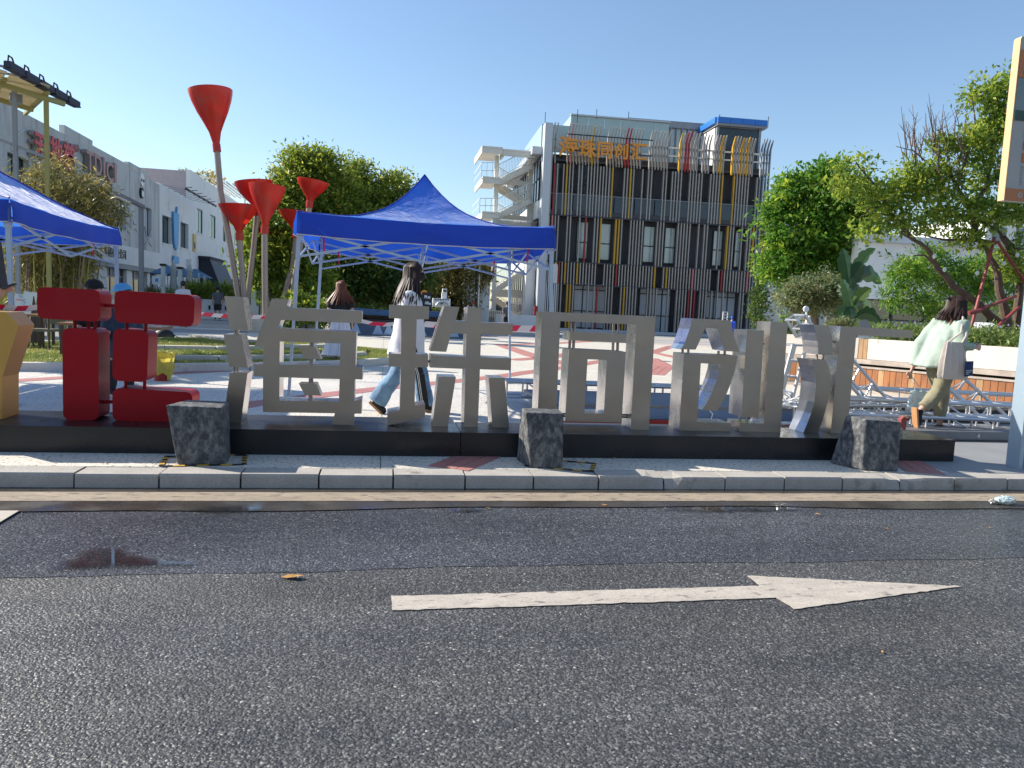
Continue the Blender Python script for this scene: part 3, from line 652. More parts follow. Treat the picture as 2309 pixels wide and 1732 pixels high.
# ================================================================ TENTS
def tent(label, x0, x1, y0, y1, zb, zt, zp, splay=.04, foot=.1, pw=3.1):
    cx, cy = (x0+x1)/2, (y0+y1)/2
    t = thing('canopy_tent', label, 'tent', (cx, cy, .1), 'blue pop-up canopies')
    N = 28; hx, hy = (x1-x0)/2, (y1-y0)/2; mb = MB(); vs = []
    for j in range(N+1):
        for i in range(N+1):
            u = -1+2*i/N; v = -1+2*j/N; r = max(abs(u), abs(v)); mi_ = min(abs(u), abs(v)); rr = r
            h = .94*(1-rr)**pw + .06*(1-rr)
            sag = -.03*math.sin(math.pi*rr)*(1-mi_/max(r, .01))
            z = zt + (zp-zt)*h + sag + .012*math.sin(9*u+4*v)*math.sin(7*v)*r + .006*math.sin(23*u-11*v)*math.sin(17*v+5*u)*r - .035*(1-min(abs(u),abs(v)))*max(0,(r-.9))*10
            vs.append((cx+u*hx, cy+v*hy, z))
    fs = []
    for j in range(N):
        for i in range(N):
            a, b, c, d = j*(N+1)+i, j*(N+1)+i+1, (j+1)*(N+1)+i+1, (j+1)*(N+1)+i
            fs += [(a,b,c),(a,c,d)] if (i-N/2+.5)*(j-N/2+.5) > 0 else [(a,b,d),(b,c,d)]
    mb.add(vs, fs)
    for (i0, j0) in ((0,0),(N,0),(N,N),(0,N)):
        MB().tube([Vector(vs[int(j0+(N/2-j0)*q/14)*(N+1)+int(i0+(N/2-i0)*q/14)])+Vector((0,0,.006)) for q in range(15)], .010, 5).build('seam_binding', 'tent_valance', t)
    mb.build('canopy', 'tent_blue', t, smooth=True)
    # valance: each side its own panel
    for (ax, ay), (bx, by), nm in (((x0,y0),(x1,y0),'f'),((x1,y0),(x1,y1),'r'),((x1,y1),(x0,y1),'b'),((x0,y1),(x0,y0),'l')):
        K = 30; mb = MB(); vs = []; nx, ny = (by-ay), -(bx-ax); ln = math.hypot(nx, ny); nx /= ln; ny /= ln
        for k in range(K+1):
            s = k/K; wv = .012*math.sin(k*1.1)+.01*math.sin(k*.47+1); sg = -.035*math.sin(math.pi*s)
            px, py = ax+(bx-ax)*s, ay+(by-ay)*s
            vs += [(px+nx*.004, py+ny*.004, zt-.002-.035*math.sin(math.pi*min(1,s*1.0))*1), (px+nx*(.018+wv), py+ny*(.018+wv), (zt+zb)/2+sg), (px+nx*(.012+wv*1.6), py+ny*(.012+wv*1.6), zb+sg)]
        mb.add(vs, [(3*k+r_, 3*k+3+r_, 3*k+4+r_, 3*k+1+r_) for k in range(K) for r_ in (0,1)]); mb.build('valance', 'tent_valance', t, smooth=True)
        mb = MB(); mb.tube([vs[3*k+2] for k in range(K+1)], .006, 5); mb.build('hem', 'tape_white', t)
    q = .03
    cs = [(x0+q,y0+q,-1,-1),(x1-q,y0+q,1,-1),(x1-q,y1-q,1,1),(x0+q,y1-q,-1,1)]
    for x, y, sx, sy in cs:
        mb = MB(); mb.bar((x, y, zt-.03), (x+sx*splay*.5, y+sy*.0, 1.1), .042, mi=0, up=(1,0,0)); mb.bar((x+sx*splay*.5, y, 1.12), (x+sx*splay, y, foot), .032, up=(1,0,0)); mb.box((x+sx*splay, y, foot+.005), (.09,.09,.01)); mb.box((x, y, zb-.02), (.06,.06,.07)); mb.build('leg', 'tent_pole', t)
    # scissor trusses along each side and across the middle
    zz0, zz1 = zb-.04, zb-.24
    def scis(a, b, n=2):
        a, b = Vector(a), Vector(b); mb = MB()
        for k in range(n):
            p, q_ = a.lerp(b, k/n), a.lerp(b, (k+1)/n)
            mb.bar((p.x,p.y,zz0+.10), (q_.x,q_.y,zz1), .014, .026); mb.bar((p.x,p.y,zz1), (q_.x,q_.y,zz0+.10), .014, .026)
        mb.build('scissor_bar', 'tent_pole', t)
    for i in range(4): scis((*cs[i][:2],0), (*cs[(i+1)%4][:2],0))
    scis((cx,y0+q,0),(cx,y1-q,0)); scis((x0+q,cy,0),(x1-q,cy,0))
    mb = MB(); mb.bar((cx,cy,zz1-.02),(cx,cy,zp-.05), .03); mb.build('centre_pole', 'tent_pole', t)
    for k, (x, y, sx, sy) in enumerate(cs):
        mb = MB(); mb.bar((x-sx*.25, y-sy*.1, zb+.02), (x-sx*.26, y-sy*.1, zb-.16), .02, .004); mb.build('pink_ribbon', 'tape_red', t)
    return t
tent('blue canopy tent with pointed roof, standing whole behind the silver characters', -.99, 1.955, 8.8, 11.9, 2.02, 2.27, 3.03, .10)
tent('blue canopy tent cut by the left edge of the view, roof catching the sun', -6.75, -3.67, 8.25, 11.35, 1.93, 2.15, 3.05, .03, pw=1.25)

# ================================================================ RED FUNNEL LAMPS
def funnel(label, pts, rimw, rimdir, hgt, Y, prof=None, poler=.11):
    """pts: bearings foot..neck of pole; rim from neck along rimdir"""
    P = [AY(*p, Y) for p in pts]; t = thing('funnel_lamp', label, 'funnel lamp', (P[0].x, P[0].y, .1), 'red funnel lamps on leaning poles')
    mb = MB(); mb.tube(P, [poler*1.25]+[poler]*(len(P)-1), 14); mb.build('pole', 'pole_rust', t, smooth=True)
    d = (AY(*rimdir, Y)-P[-1]); L_ = d.length; d.normalize(); ax = d.orthogonal().normalized(); ay = d.cross(ax)
    prof = prof or [(0,.16),(.12,.165),(.16,.20),(.3,.29),(.46,.52),(.64,.76),(.82,.92),(1,1.0)]
    rings = [ngon_ring(P[-1]+d*L_*s, ax, ay, rimw*r, rimw*r, 32) for s, r in prof]
    inner = [ngon_ring(P[-1]+d*(L_*s-.0), ax, ay, rimw*r-.03, rimw*r-.03, 32) for s, r in prof[::-1] if r > .3]
    mb = MB(); mb.loft(rings+inner, cap=False); mb.build('funnel', 'funnel_red', t, smooth=True)
    mb = MB(); mb.tube([P[-1]-d*.12, P[-1]+d*.16], poler*1.3, 14); mb.build('collar', 'funnel_red', t, smooth=True)
    return t
FP = [(0,.16),(.10,.165),(.14,.19),(.28,.27),(.45,.47),(.62,.69),(.8,.88),(.92,.97),(1,1)]
funnel('tallest red funnel lamp, high above the others on a long leaning grey pole', [(552,745),(541,690),(520,560),(497,430),(489,335)], .78, (474,204), 1, 30, FP)
funnel('low wide red funnel lamp, nearest to the tallest pole', [(560,742),(549,660),(545,600),(540,535)], .73, (538,463), 1, 30, [(0,.16),(.20,.165),(.23,.20),(.36,.30),(.55,.56),(.78,.83),(1,1)])
funnel('red funnel lamp half hidden behind the deep one, pole leaning left', [(550,745),(560,660),(572,560),(580,480)], .72, (572,410), 1, 31, None)
funnel('deep red funnel lamp with a yellow patch on its side, on an upright pole', [(597,742),(598,700),(597,600),(597,520)], .63, (603,418), 1, 28, FP)
funnel('red funnel lamp standing over the tree crown, tilted to the right', [(640,742),(652,700),(676,560),(696,478),(698,462)], .62, (706,408), 1, 31, FP)
funnel('red funnel lamp mostly hidden behind the corner of the blue tent', [(630,742),(634,690),(660,600),(668,530)], .75, (672,478), 1, 31.5, FP)
mb = MB(); pts = [AY(*p, 27.35) for p in ((578,458),(588,456),(594,478),(592,500),(584,492))]
# ================================================================ MAIN BUILDING with coloured fins
BA = R(2.2); EX = Vector((math.cos(BA), -math.sin(BA), 0)); EY = Vector((math.sin(BA), math.cos(BA), 0)); BO = Vector((9.95, 47.2, 0)); BW = 14.6
def BP(s, z, d=0): return BO + EX*s + EY*d + Vector((0,0,z))
def BF(x, y, d=0):
    r = ray(x, y); o = BO + EY*d; t = (o-CC).dot(EY)/r.dot(EY); p = CC + r*t; return ((p-BO).dot(EX), p.z)
def bbox(mb, s0, s1, z0, z1, d0, d1, mi=0): mb.box(BP((s0+s1)/2, (z0+z1)/2, (d0+d1)/2), (abs(s1-s0), abs(d1-d0), abs(z1-z0)), -BA, mi)
B = thing('office_building', 'three storey dark office building screened by grey, red and yellow vertical fins', 'building', BP(7.3, .1, 5))
def bpart(name, mk, *bs, **k):
    mb = MB()
    for b in bs: bbox(mb, *b)
    return mb.build(name, mk, B, **k)
D0 = .75      # wall plane behind the fins
bpart('wall', 'dark_clad', (0.35, BW, .1, 11.3, D0, 14))
bpart('side_column', 'metal_panel', (-.42, .06, .1, 12.95, -.35, .55))
bpart('slab', 'dark_clad', (.1, BW, 7.36, 7.44, -.02, D0), (.1, BW, 10.8, 10.92, .25, D0))
bpart('slab', 'dark_clad', (.1, BW, 4.46, 4.53, .0, D0), (.1, BW, 3.05, 3.12, .0, D0))
bpart('plinth_step', 'metal_panel', (.0, BW+.2, .1, .28, -.5, D0))
# cladding joints: proud panels on the dark wall
for i, (s0, s1) in enumerate(((4.4,5.7),(6.3,7.3),(8.05,9.3),(9.9,10.9),(11.55,12.7),(13.2,14.5))):
    for z0, z1 in ((7.8, 9.1),(9.14, 10.5)): bpart('clad_panel', 'dark_clad', (s0, s1, z0, z1, D0-.04, D0+.01))
# windows placed by survey
def win(px, floors='w', mull=(), trans=(), pane='glass_teal', d=D0, parent=B, name='window'):
    (x0, y0, x1, y1) = px; s0, z1 = BF(x0, y0, d); s1, _ = BF(x1, y0, d); _, z0 = BF((x0+x1)/2, y1, d)
    fr = MB(); f = .06
    bbox(fr, s0, s1, z0, z0+f, d-.10, d+.02); bbox(fr, s0, s1, z1-f, z1, d-.10, d+.02); bbox(fr, s0, s0+f, z0+f, z1-f, d-.10, d+.02); bbox(fr, s1-f, s1, z0+f, z1-f, d-.10, d+.02)
    for m_ in mull: bbox(fr, s0+(s1-s0)*m_-.03, s0+(s1-s0)*m_+.03, z0+f, z1-f, d-.09, d+.01)
    for m_ in trans: bbox(fr, s0+f, s1-f, z1-(z1-z0)*m_-.03, z1-(z1-z0)*m_+.03, d-.085, d+.01)
    w_ = fr.build(name, 'black_frame', parent)
    xs = [0]+list(mull)+[1]; ys = [0]+list(trans)+[1]
    for i in range(len(xs)-1):
        for j in range(len(ys)-1):
            mb = MB(); bbox(mb, s0+(s1-s0)*xs[i]+.03, s0+(s1-s0)*xs[i+1]-.03, z1-(z1-z0)*ys[j+1]+.03, z1-(z1-z0)*ys[j]-.03, d-.03, d-.01); mb.build('pane', pane, w_)
for px in ((1301,499,1328,585),(1353,503,1379,588),(1451,509,1478,593),(1499,512,1524,596),(1608,519,1631,601),(1657,522,1674,604)): win(px, trans=(.55,), pane='glass_pale')
for px in ((1294,636,1368,741),(1442,645,1514,752),(1592,652,1660,758)): win(px, mull=(.28,.72), trans=(.16,.62), pane='blind', name='shopfront')
# third floor glazing and balcony
for px in ((1250,350,1268,436),(1305,362,1332,470),(1356,366,1384,474),(1455,372,1478,480),(1512,378,1530,484)): win(px, trans=(.42,.5), pane='glass_blue')
s = .3; k = 0
while s < BW-.3:
    mb = MB(); bbox(mb, s+.03, s+1.30, 7.75, 8.72, .05, .08); mb.build('balustrade_pane', 'glass_blue', B); s += 1.34; k += 1
bpart('handrail', 'alu_dark', (.2, BW-.2, 8.73, 8.78, .03, .09))
bpart('balcony_edge', 'dark_clad', (.15, BW-.1, 7.47, 7.74, .02, .12))
# parapet rails behind the fin heads
bpart('rail', 'cream_steel', (.1, BW, 12.05, 12.15, .16, .24), (.1, BW, 11.55, 11.63, .16, .24))
# the fins: columns of bars, each bar its own piece
rf = random.Random(11); bands = [(10.62, 13.0), (7.40, 10.60), (4.52, 7.38), (3.12, 4.50), (.28, 3.10)]
prob = [.90, .68, .70, .90, .74]; gaps = [set(), {21,22,23,28,29,34,35,36,44,45,51,52,58,59,60,67,68}, {4,8,9,14,20,25,26,33,40,41,48,49,55,63,64}, {17,18,37,38,56,57}, {6,11,12,23,24,31,43,51,61,62}]
ncol = 74; seg = {}
wcols = {2: [], 4: [], 1: []}
for b_, pxs, yy in ((2, ((1301,1328),(1353,1379),(1451,1478),(1499,1524),(1608,1631),(1657,1674)), 545), (4, ((1294,1368),(1442,1514),(1592,1660)), 700)):
    for xa, xb in pxs: wcols[b_].append((BF(xa, yy)[0], BF(xb, yy)[0]))
gset0 = {2,3,4,16,17,30,31,39,40,41,49,53,58,59,68,69}
nf = 0
for c in range(ncol):
    s = .12 + c*(BW-.16)/(ncol-1); run = None
    pres = [(c not in gset0) if b == 0 else ((c not in gaps[b]) and rf.random() < (prob[b]+.22)) for b in range(5)]
    for b in range(5):
        if not pres[b]: continue
        z0, z1 = bands[b]
        if b in wcols and any(a_ < s < c_ for a_, c_ in wcols[b]) and rf.random() < (.75 if b == 2 else .55): continue
        if b and pres[b-1] and rf.random() < .45: pass
        q = rf.random(); mk = 'fin_grey'
        if q < .05: mk = 'fin_red'
        elif q < .07: mk = 'fin_pink'
        elif q < .14: mk = 'fin_yellow'
        z1 += (.12*rf.random() if b == 0 else 0); wd = .07 if mk == 'fin_grey' else .09
        if c > ncol-5: mk = 'beam_grey' if mk == 'fin_grey' else mk
        mb = MB()
        if b == 0:
            pr = [BP(s, z0, .02), BP(s, z1-.62, .02), BP(s+.10, z1-.02, .0), BP(s+.13, z1+.05, .10), BP(s+.11, z1-.2, .24), BP(s, z1-.68, .22), BP(s, z0, .20)]
            mb.prism([pr], EX*wd)
        else: bbox(mb, s, s+wd, z0+.01, z1-.01, .0 if b % 2 else -.02, .20)
        mb.build('fin', mk, B); nf += 1
# side wall facing left: glazing bands between white beams
def side(name, mk, d0, d1, z0, z1, t=.1, off=0, parent=B):
    mb = MB(); bbox(mb, -.42-t-off+.1, -.42-off+.1, z0, z1, d0, d1); return mb.build(name, mk, parent)
bpart('side_wall', 'metal_panel', (-.32, .35, .1, 10.9, .9, 14))
side('side_beam', 'white_paint', .6, 14, 7.2, 8.3, .25, .02); side('side_beam', 'white_paint', .6, 14, 3.9, 5.0, .25, .02); side('cornice', 'metal_panel', .3, 14.2, 11.15, 11.6, .75, .0)
for z0, z1 in ((8.35,11.1),(5.05,7.15),(.9,3.85)):
    fr = MB(); 
    for k in range(13): dd = .75+k*1.08; bbox(fr, -.50, -.42, z0, z1, dd, dd+.08)
    for zz in (z0, (z0+z1)/2, z1-.07): bbox(fr, -.50, -.425, zz, zz+.07, .83, 13.7)
    w_ = fr.build('window_frame', 'black_frame', B)
    for k in range(12):
        for h in (0, 1):
            a = z0+(z1-z0)/2*h; mb = MB(); dd = .83+k*1.08; bbox(mb, -.46, -.43, a+.08, a+(z1-z0)/2-.02, dd+.01, dd+.99); mb.build('pane', 'glass_blue' if (k+h) % 3 else 'glass_dark', w_)
zS = BF(1310,262,3.0)[1]; zP = BF(1430,266,4.2)[1]; zQ = BF(1430,281,4.2)[1]; zB1 = BF(1680,268,1.2)[1]; zB0 = BF(1680,281,1.2)[1]; zT = BF(1230,280,1.6)[1]
# roof storey: pale glass screens, grey glazed penthouse, blue-rimmed lift box
def rf_pt(x, y, d): s, z = BF(x, y, d); return s, z
mb = MB(); bbox(mb, -.25, 4, 11.6, zT, 1.6, 1.68); bbox(mb, -.33, -.25, 11.6, zT, 1.6, 9); mb.build('glass_screen', 'glass_teal', B)
for k in range(6):
    s0, s1 = 1.9+k*1.12, 3.0+k*1.12; mb = MB(); bbox(mb, s0, s1, 11.4, zS-.01*k, 3.0, 3.06); mb.build('glass_screen', 'glass_teal', B)
mb = MB(); bbox(mb, 1.82, 1.88, 11.4, zS, 3.0, 8.5); mb.build('glass_screen', 'glass_pale', B)
bpart('coping', 'metal_panel', (1.8, 8.7, zS+.005, zS+.1, 2.9, 3.2))
bpart('penthouse_beam', 'beam_grey', (6.0, 12.7, zQ, zP, 4.2, 6.5), (6.0, 12.5, 11.0, 11.6, 4.2, 4.5))
for k in range(11):
    s0 = 8.3+k*.42; bpart('penthouse_post', 'beam_grey', (s0, s0+.07, 11.5, zQ, 4.25, 4.4))
for k in range(5):
    s0 = 8.4+k*.86; mb = MB(); bbox(mb, s0, s0+.78, 11.7, zQ-.05, 4.42, 4.46); mb.build('penthouse_pane', 'glass_pale', B)
lb0, lb1 = BF(1619,270,1.2)[0]+.1, BF(1731,272,1.2)[0]-.1
for q in ((lb0, 1.5), (lb1-.3, 1.5), (lb0, 6), (lb1-.3, 6)): bpart('lift_box_post', 'beam_grey', (q[0], q[0]+.16, 10.8, zB0-.16, q[1], q[1]+.2))
for k in range(3): mb = MB(); s0 = lb0+.2+k*.95; bbox(mb, s0, s0+.93, 10.9, zB0-.2, 1.58, 1.6); mb.build('lift_box_pane', 'glass_blue', B)
bpart('lift_box_roof', 'beam_grey', (lb0-.1, lb1+.1, zB0-.155, zB0-.01, 1.2, 6.3))
for k in range(4): fw_ = (lb1-lb0+.2)/4; s0 = lb0-.1+k*fw_; bpart('blue_fascia', 'blue_trim', (s0, s0+fw_-.02, zB0, zB1, 1.15, 1.3))
bpart('blue_fascia', 'blue_trim', (lb0-.25, lb0-.12, zB0, zB1, 1.32, 6.3)); bpart('lift_wall', 'white_wall', (lb0-.02, lb0, 10.9, zB0-.2, 1.8, 6.0))
for x, y0, y1, d in ((1230,253,278,2),(1303,247,285,2.5),(1346,246,262,3),(1418,252,268,4),(1623,258,266,2),(1733,263,283,2)):
    s, z1 = BF(x, y0, d); z0 = z1 - (y1-y0)*47/1690-.2; mb = MB(); mb.bar(BP(s, z0, d), BP(s, z1, d), .035); mb.build('lightning_rod', 'black_frame', B)
# rooftop lettering
SG = thing('building_sign', 'orange characters 海珠同创汇 mounted across the fin heads of the office building', 'sign', BP(2, 11, -.4))
for ch, x0, x1 in (('海',1258,1299),('珠',1304,1339),('同',1344,1378),('创',1383,1414),('汇',1420,1455)):
    s0, zz = BF(x0, 350, -.3); s1, _ = BF(x1, 350, -.3); w_ = s1-s0
    _, zb = BF((x0+x1)/2, {1258:348,1304:350,1344:353,1383:355,1420:357}[x0], -.3)
    text(ch, w_*1.12, .07, 'orange_sign', SG, BP(s0-.04, zb-.05, -.46), EX, (0,0,1), bold=.024)
mb = MB(); bbox(mb, 1.0, 6.5, 12.32, 12.38, -.36, -.3); bbox(mb, 1.0, 6.5, 11.35, 11.41, -.36, -.3); mb.build('sign_rail', 'black_frame', SG)
# air conditioners and white fins beside the column at the foot
for k in range(6): bpart('white_fin', 'white_paint', (.12+k*.13, .17+k*.13, .3, 4.4-.2*(k % 2), -.25, -.12))
bpart('air_conditioner', 'cream_steel', (.2, .75, 3.1, 4.3, -.5, -.28))

# ================================================================ STEEL STAIRCASE left of the office building
S = thing('outdoor_staircase', 'cream painted steel fire escape with zigzag flights beside the office building', 'staircase', (7.5, 49, .1))
SY = 49.5
def sp(x, y, Y=SY): return AY(x, y, Y)
def sbar(name, a, b, w_, h=None, mk='cream_steel', Y=SY, Y2=None):
    mb = MB(); mb.bar(sp(*a, Y), sp(*b, Y2 or Y), w_, h or w_); return mb.build(name, mk, S)
sbar('column', (1120.5,352), (1113,700), .26); sbar('column', (1196.5,368), (1189,700), .30)
sbar('column', (1120.5,352), (1113,700), .2, Y=SY+3.2); 
def deck(x0, x1, yy, d0, d1, name='landing'):
    a, b = sp(x0, yy, SY), sp(x1, yy, SY); mb = MB(); mb.mm((a.x, SY+d0, a.z-.12), (b.x, SY+d1, a.z)); mb.mm((a.x, SY+d0, a.z-.42), (b.x, SY+d0+.1, a.z-.13)); mb.mm((a.x, SY+d0+.12, a.z-.42), (a.x+.1, SY+d1, a.z-.13)); mb.build(name, 'cream_steel', S); return a, b
deck(1082,1128,337,-1.2,3,'canopy'); deck(1129,1200,344,-1.2,.3,'canopy'); deck(1083,1123,404,-1.2,3); deck(1082,1121,481,-1.2,3)
def flight(a, b, Yf, n=11, rail=True):
    A_, B_ = sp(*a, Yf), sp(*b, Yf); f = MB(); f.bar(A_, B_, .06, .36, up=(0,1,0)) if False else None
    fl = MB().bar(A_-Vector((0,0,.12)), B_-Vector((0,0,.12)), .07, .34).build('flight', 'cream_steel', S); MB().bar(A_+Vector((0,1.2,-.12)), B_+Vector((0,1.2,-.12)), .07, .34).build('stringer', 'cream_steel', fl)
    mb = MB()
    for i in range(n): 
        p = A_.lerp(B_, (i+.5)/n); mb.box(p+Vector((0,.6,.08)), (abs(B_.x-A_.x)/n*1.1, 1.15, .05)); mb.box(p+Vector((0,-.0,.02)), (abs(B_.x-A_.x)/n*.9, .05, .14))
    mb.build('step', 'cream_steel', fl, kind='stuff')
    mb = MB(); mb.bar(A_+Vector((0,0,1.05)), B_+Vector((0,0,1.05)), .045); mb.bar(A_+Vector((0,0,.25)), B_+Vector((0,0,.25)), .03)
    for i in range(n*2+1): p = A_.lerp(B_, i/(n*2)); mb.bar(p+Vector((0,0,.1)), p+Vector((0,0,1.05)), .022)
    mb.build('railing', 'white_paint', S)
flight((1124,408),(1200,370),SY-.6); flight((1124,414),(1184,450),SY+.9); flight((1122,485),(1198,448),SY-.6); flight((1118,494),(1184,530),SY+.9)
sbar('cross_beam', (1122,411), (1195,415), .14, .25); sbar('cross_beam', (1118,487), (1193,494), .14, .3)
def lrail(x0, x1, y0, hpx, name='railing', Yd=-1.15):
    mb = MB(); a, b = sp(x0, y0, SY+Yd), sp(x1, y0, SY+Yd); h = hpx*SY/1690
    for z in (0, .5*h, h): mb.bar(a+Vector((0,0,z)), b+Vector((0,0,z)), .04)
    for i in range(4): p = a.lerp(b, i/3); mb.bar(p, p+Vector((0,0,h)), .04)
    mb.bar(a+Vector((0,0,h)), a+Vector((0,4,h)), .04); mb.bar(a+Vector((0,0,.5*h)), a+Vector((0,4,.5*h)), .03); mb.build(name, 'white_paint', S)
lrail(1085,1121,403,34); lrail(1081,1119,480,31)
# bridge deck with rust coloured slats at the first floor
mb = MB(); a = sp(1112,494,SY-1.3); b = sp(1196,498,SY-1.3)
for i in range(40): p = a.lerp(b, i/39); mb.bar(p, p-Vector((0,0,.95)), .035, .08)
mb.build('slat', 'cream_steel', S, kind='stuff'); mb = MB(); mb.mm((a.x, SY-1.2, a.z-1.0), (b.x+.6, SY-1.1, a.z-.05)); mb.build('rust_panel', 'pole_rust', S)
# lower part seen under the tent
mb = MB(); a = sp(1095,520,46.6); b = sp(1094,745,46.6); mb.mm((a.x-.38, 46.3, .1), (a.x+.38, 47, 6.1)); mb.build('concrete_column', 'white_wall', S)
mb = MB(); a = sp(1098,597,46.2); mb.prism([[a+Vector(p) for p in ((-.33,0,.15),(.3,0,.15),(.3,0,-.3),(.05,0,-.28),(-.33,0,-.12))]], (0,.06,0)); mb.build('yellow_sign', 'sign_gold', S)
flight((1113,655),(1182,610),50,10); flight((1112,668),(1178,714),51.4,10); flight((1150,728),(1180,706),50,5)
mb = MB(); a = sp(1112,652,50.6); b = sp(1186,652,50.6); mb.mm((a.x, 50.5, a.z-.5), (b.x, 51.2, a.z)); mb.build('landing', 'cream_steel', S)
mb = MB(); a = sp(1185,590,48.3); mb.mm((a.x, 47.9, .1), (a.x+.62, 48.7, 6.5)); mb.build('concrete_column', 'white_wall', S)
mb = MB(); a = sp(1066,590,45.5); mb.mm((a.x-.35, 45.5, .1), (a.x+.2, 45.9, 6.0)); mb.build('downpipe_box', 'white_wall', S)
for dx in (-.55, .35): 
    mb = MB(); a = sp(1068,600,45.2); mb.tube([(a.x+dx,45.2,.1),(a.x+dx,45.2,5.6)], .07, 8); mb.build('pipe', 'alu', S, smooth=True)
for k in range(2):
    a, b = AY(1104, 712, 44.5), AY(1214, 718, 44.5)
t = tag(MB().mm((AY(1118,700,44).x, 44, .1), (AY(1212,700,44).x, 44.3, 1.02)).build('low_wall', 'white_wall'), 'low white wall running below the steel staircase', 'wall')
mb = MB(); a = AY(1118,690,43.7)
for i in range(7): mb.bar((a.x-.4+i*.12,43.9,.1), (a.x-.4+i*.12,43.9,1.2), .025)
mb.bar((a.x-.45,43.9,1.2),(a.x+.4,43.9,1.2),.04); tag(mb.build('barrier', 'cream_steel'), 'small pale barred gate beside the low white wall', 'gate')
tag(MB().mm((AY(1209,684,46).x-.12, 45.9, .9), (AY(1209,684,46).x+.1, 46.05, 1.6)).build('fire_extinguisher_box', 'bin_red'), 'small red box on the column right of the staircase', 'box')

# ================================================================ LONG WHITE BUILDING on the left (its face runs away from the camera)
LX = -15.7
LB = thing('shop_building', 'long weathered grey and white two storey building with red lettering and shopfronts', 'building', (LX-3, 50, .1))
def LP(x, y, off=0): p = AX(x, y, LX+off); return p.y, p.z
def lbox(name, mk, Y0, Y1, z0, z1, x0=0, x1=.1, parent=LB, **k):
    mb = MB(); mb.mm((LX+x0, Y0, z0), (LX+x1, Y1, z1)); return mb.build(name, mk, parent, **k)
# walls are built as strips around the openings
FT = 4.12
def wallstrip(Y0, Y1, z0, z1, mk, opens=(), name='wall'):
    ys = sorted({Y0, Y1, *[o[0] for o in opens], *[o[1] for o in opens]})
    mb = MB()
    for i in range(len(ys)-1):
        a, b = ys[i], ys[i+1]; cur = z0
        for o in sorted([o for o in opens if o[0] <= a and o[1] >= b], key=lambda o: o[2]):
            if o[2] > cur: mb.mm((LX-.35, a, cur), (LX, b, o[2]))
            cur = o[3]
        if cur < z1: mb.mm((LX-.35, a, cur), (LX, b, z1))
    return mb.build(name, mk, LB)
def opn(px):
    (x0, y0, x1, y1) = px; Ya, Yb = AX(x0, (y0+y1)/2, LX).y, AX(x1, (y0+y1)/2, LX).y; xm = (x0+x1)/2
    return (Ya, Yb, AX(xm, y1, LX).z, AX(xm, y0, LX).z)
oA = [opn((18,352,66,470)), opn((251,446,283,516)), opn((323,468,342,533))]
wallstrip(29, 56.8, FT, 8.9, 'grey_wall', oA)
oC = [opn((366,488,387,550)), opn((407,503,425,560))]
wallstrip(56.8, 65.35, 3.0, 9.05, 'white_wall', oC)
oD = [opn((444,472,457,526)), opn((474,486,486,537)), opn((503,505,509,545)), opn((527,511,536,553))]
wallstrip(65.35, 92, 2.2, 11.4, 'white_wall', oD)
MB().mm((LX-.25, 41, 8.905), (LX-.0, 44.6, 9.35)).build('parapet', 'grey_wall', LB)
MB().mm((LX-.3, 44.6, 8.905), (LX-.02, 50.5, 9.12)).build('parapet', 'grey_wall', LB)
MB().mm((LX-.3, 50.5, 8.905), (LX+.01, 54.0, 9.32)).build('parapet', 'grey_wall', LB)
MB().mm((LX-12, 65.4, 0), (LX-.36, 65.8, 11.3)).build('end_wall', 'pink_wall', LB)
MB().mm((LX-12, 29, 0.1), (LX-.36, 65.3, 8.6)).build('core', 'grey_wall', LB); MB().mm((LX-12, 65.9, .1), (LX-.36, 91, 11.0)).build('core', 'white_wall', LB)
for i, o in enumerate(oA + oC + oD):
    Ya, Yb, z0, z1 = o; dp = .30 if i < 5 else .12
    fr = MB(); f = .07
    for a, b, c, d in ((Ya,Yb,z0,z0+f),(Ya,Yb,z1-f,z1),(Ya,Ya+f,z0+f,z1-f),(Yb-f,Yb,z0+f,z1-f),((Ya+Yb)/2-.03,(Ya+Yb)/2+.03,z0+f,z1-f)): fr.mm((LX-dp, a, c), (LX-dp+.06, b, d))
    w_ = fr.build('window', 'black_frame', LB)
    for h in (0, 1):
        a, b = (Ya+f, (Ya+Yb)/2-.03) if h == 0 else ((Ya+Yb)/2+.03, Yb-f)
        mb = MB(); mb.mm((LX-dp+.02, a, z0+f), (LX-dp+.035, b, z1-f)); mb.build('pane', ['glass_blue','blind','blind','glass_dark','glass_dark','glass_green','glass_green','glass_green','glass_green'][i], w_)
    if i in (3, 4, 5, 6): mb = MB(); mb.mm((LX+.003, Ya-.12, z0-.12), (LX+.06, Yb+.12, z0-.0)); mb.build('sill', 'white_wall', w_)
# raised decorative arcs and panel joints on the grey part
for (yc, zc, rr, a0, a1) in ((37.6,6.35,2.2,20,160),(48.2,5.0,2.4,15,80),(48.4,5.0,2.4,100,168),(53.0,6.2,1.9,200,262),(55.3,6.3,2.0,280,340)):
    mb = MB(); mb.tube([(LX+.02, yc-rr*math.cos(R(a)), zc+rr*math.sin(R(a))*.9) for a in np.linspace(a0, a1, 18)], .06, 6); mb.build('arc_moulding', 'grey_wall', LB)
for yy in (33.5, 38.9, 41.0, 44.8, 50.5, 53.6, 56.6): MB().mm((LX+.002, yy, FT), (LX+.025, yy+.05, 8.85)).build('joint_strip', 'grey_wall', LB)
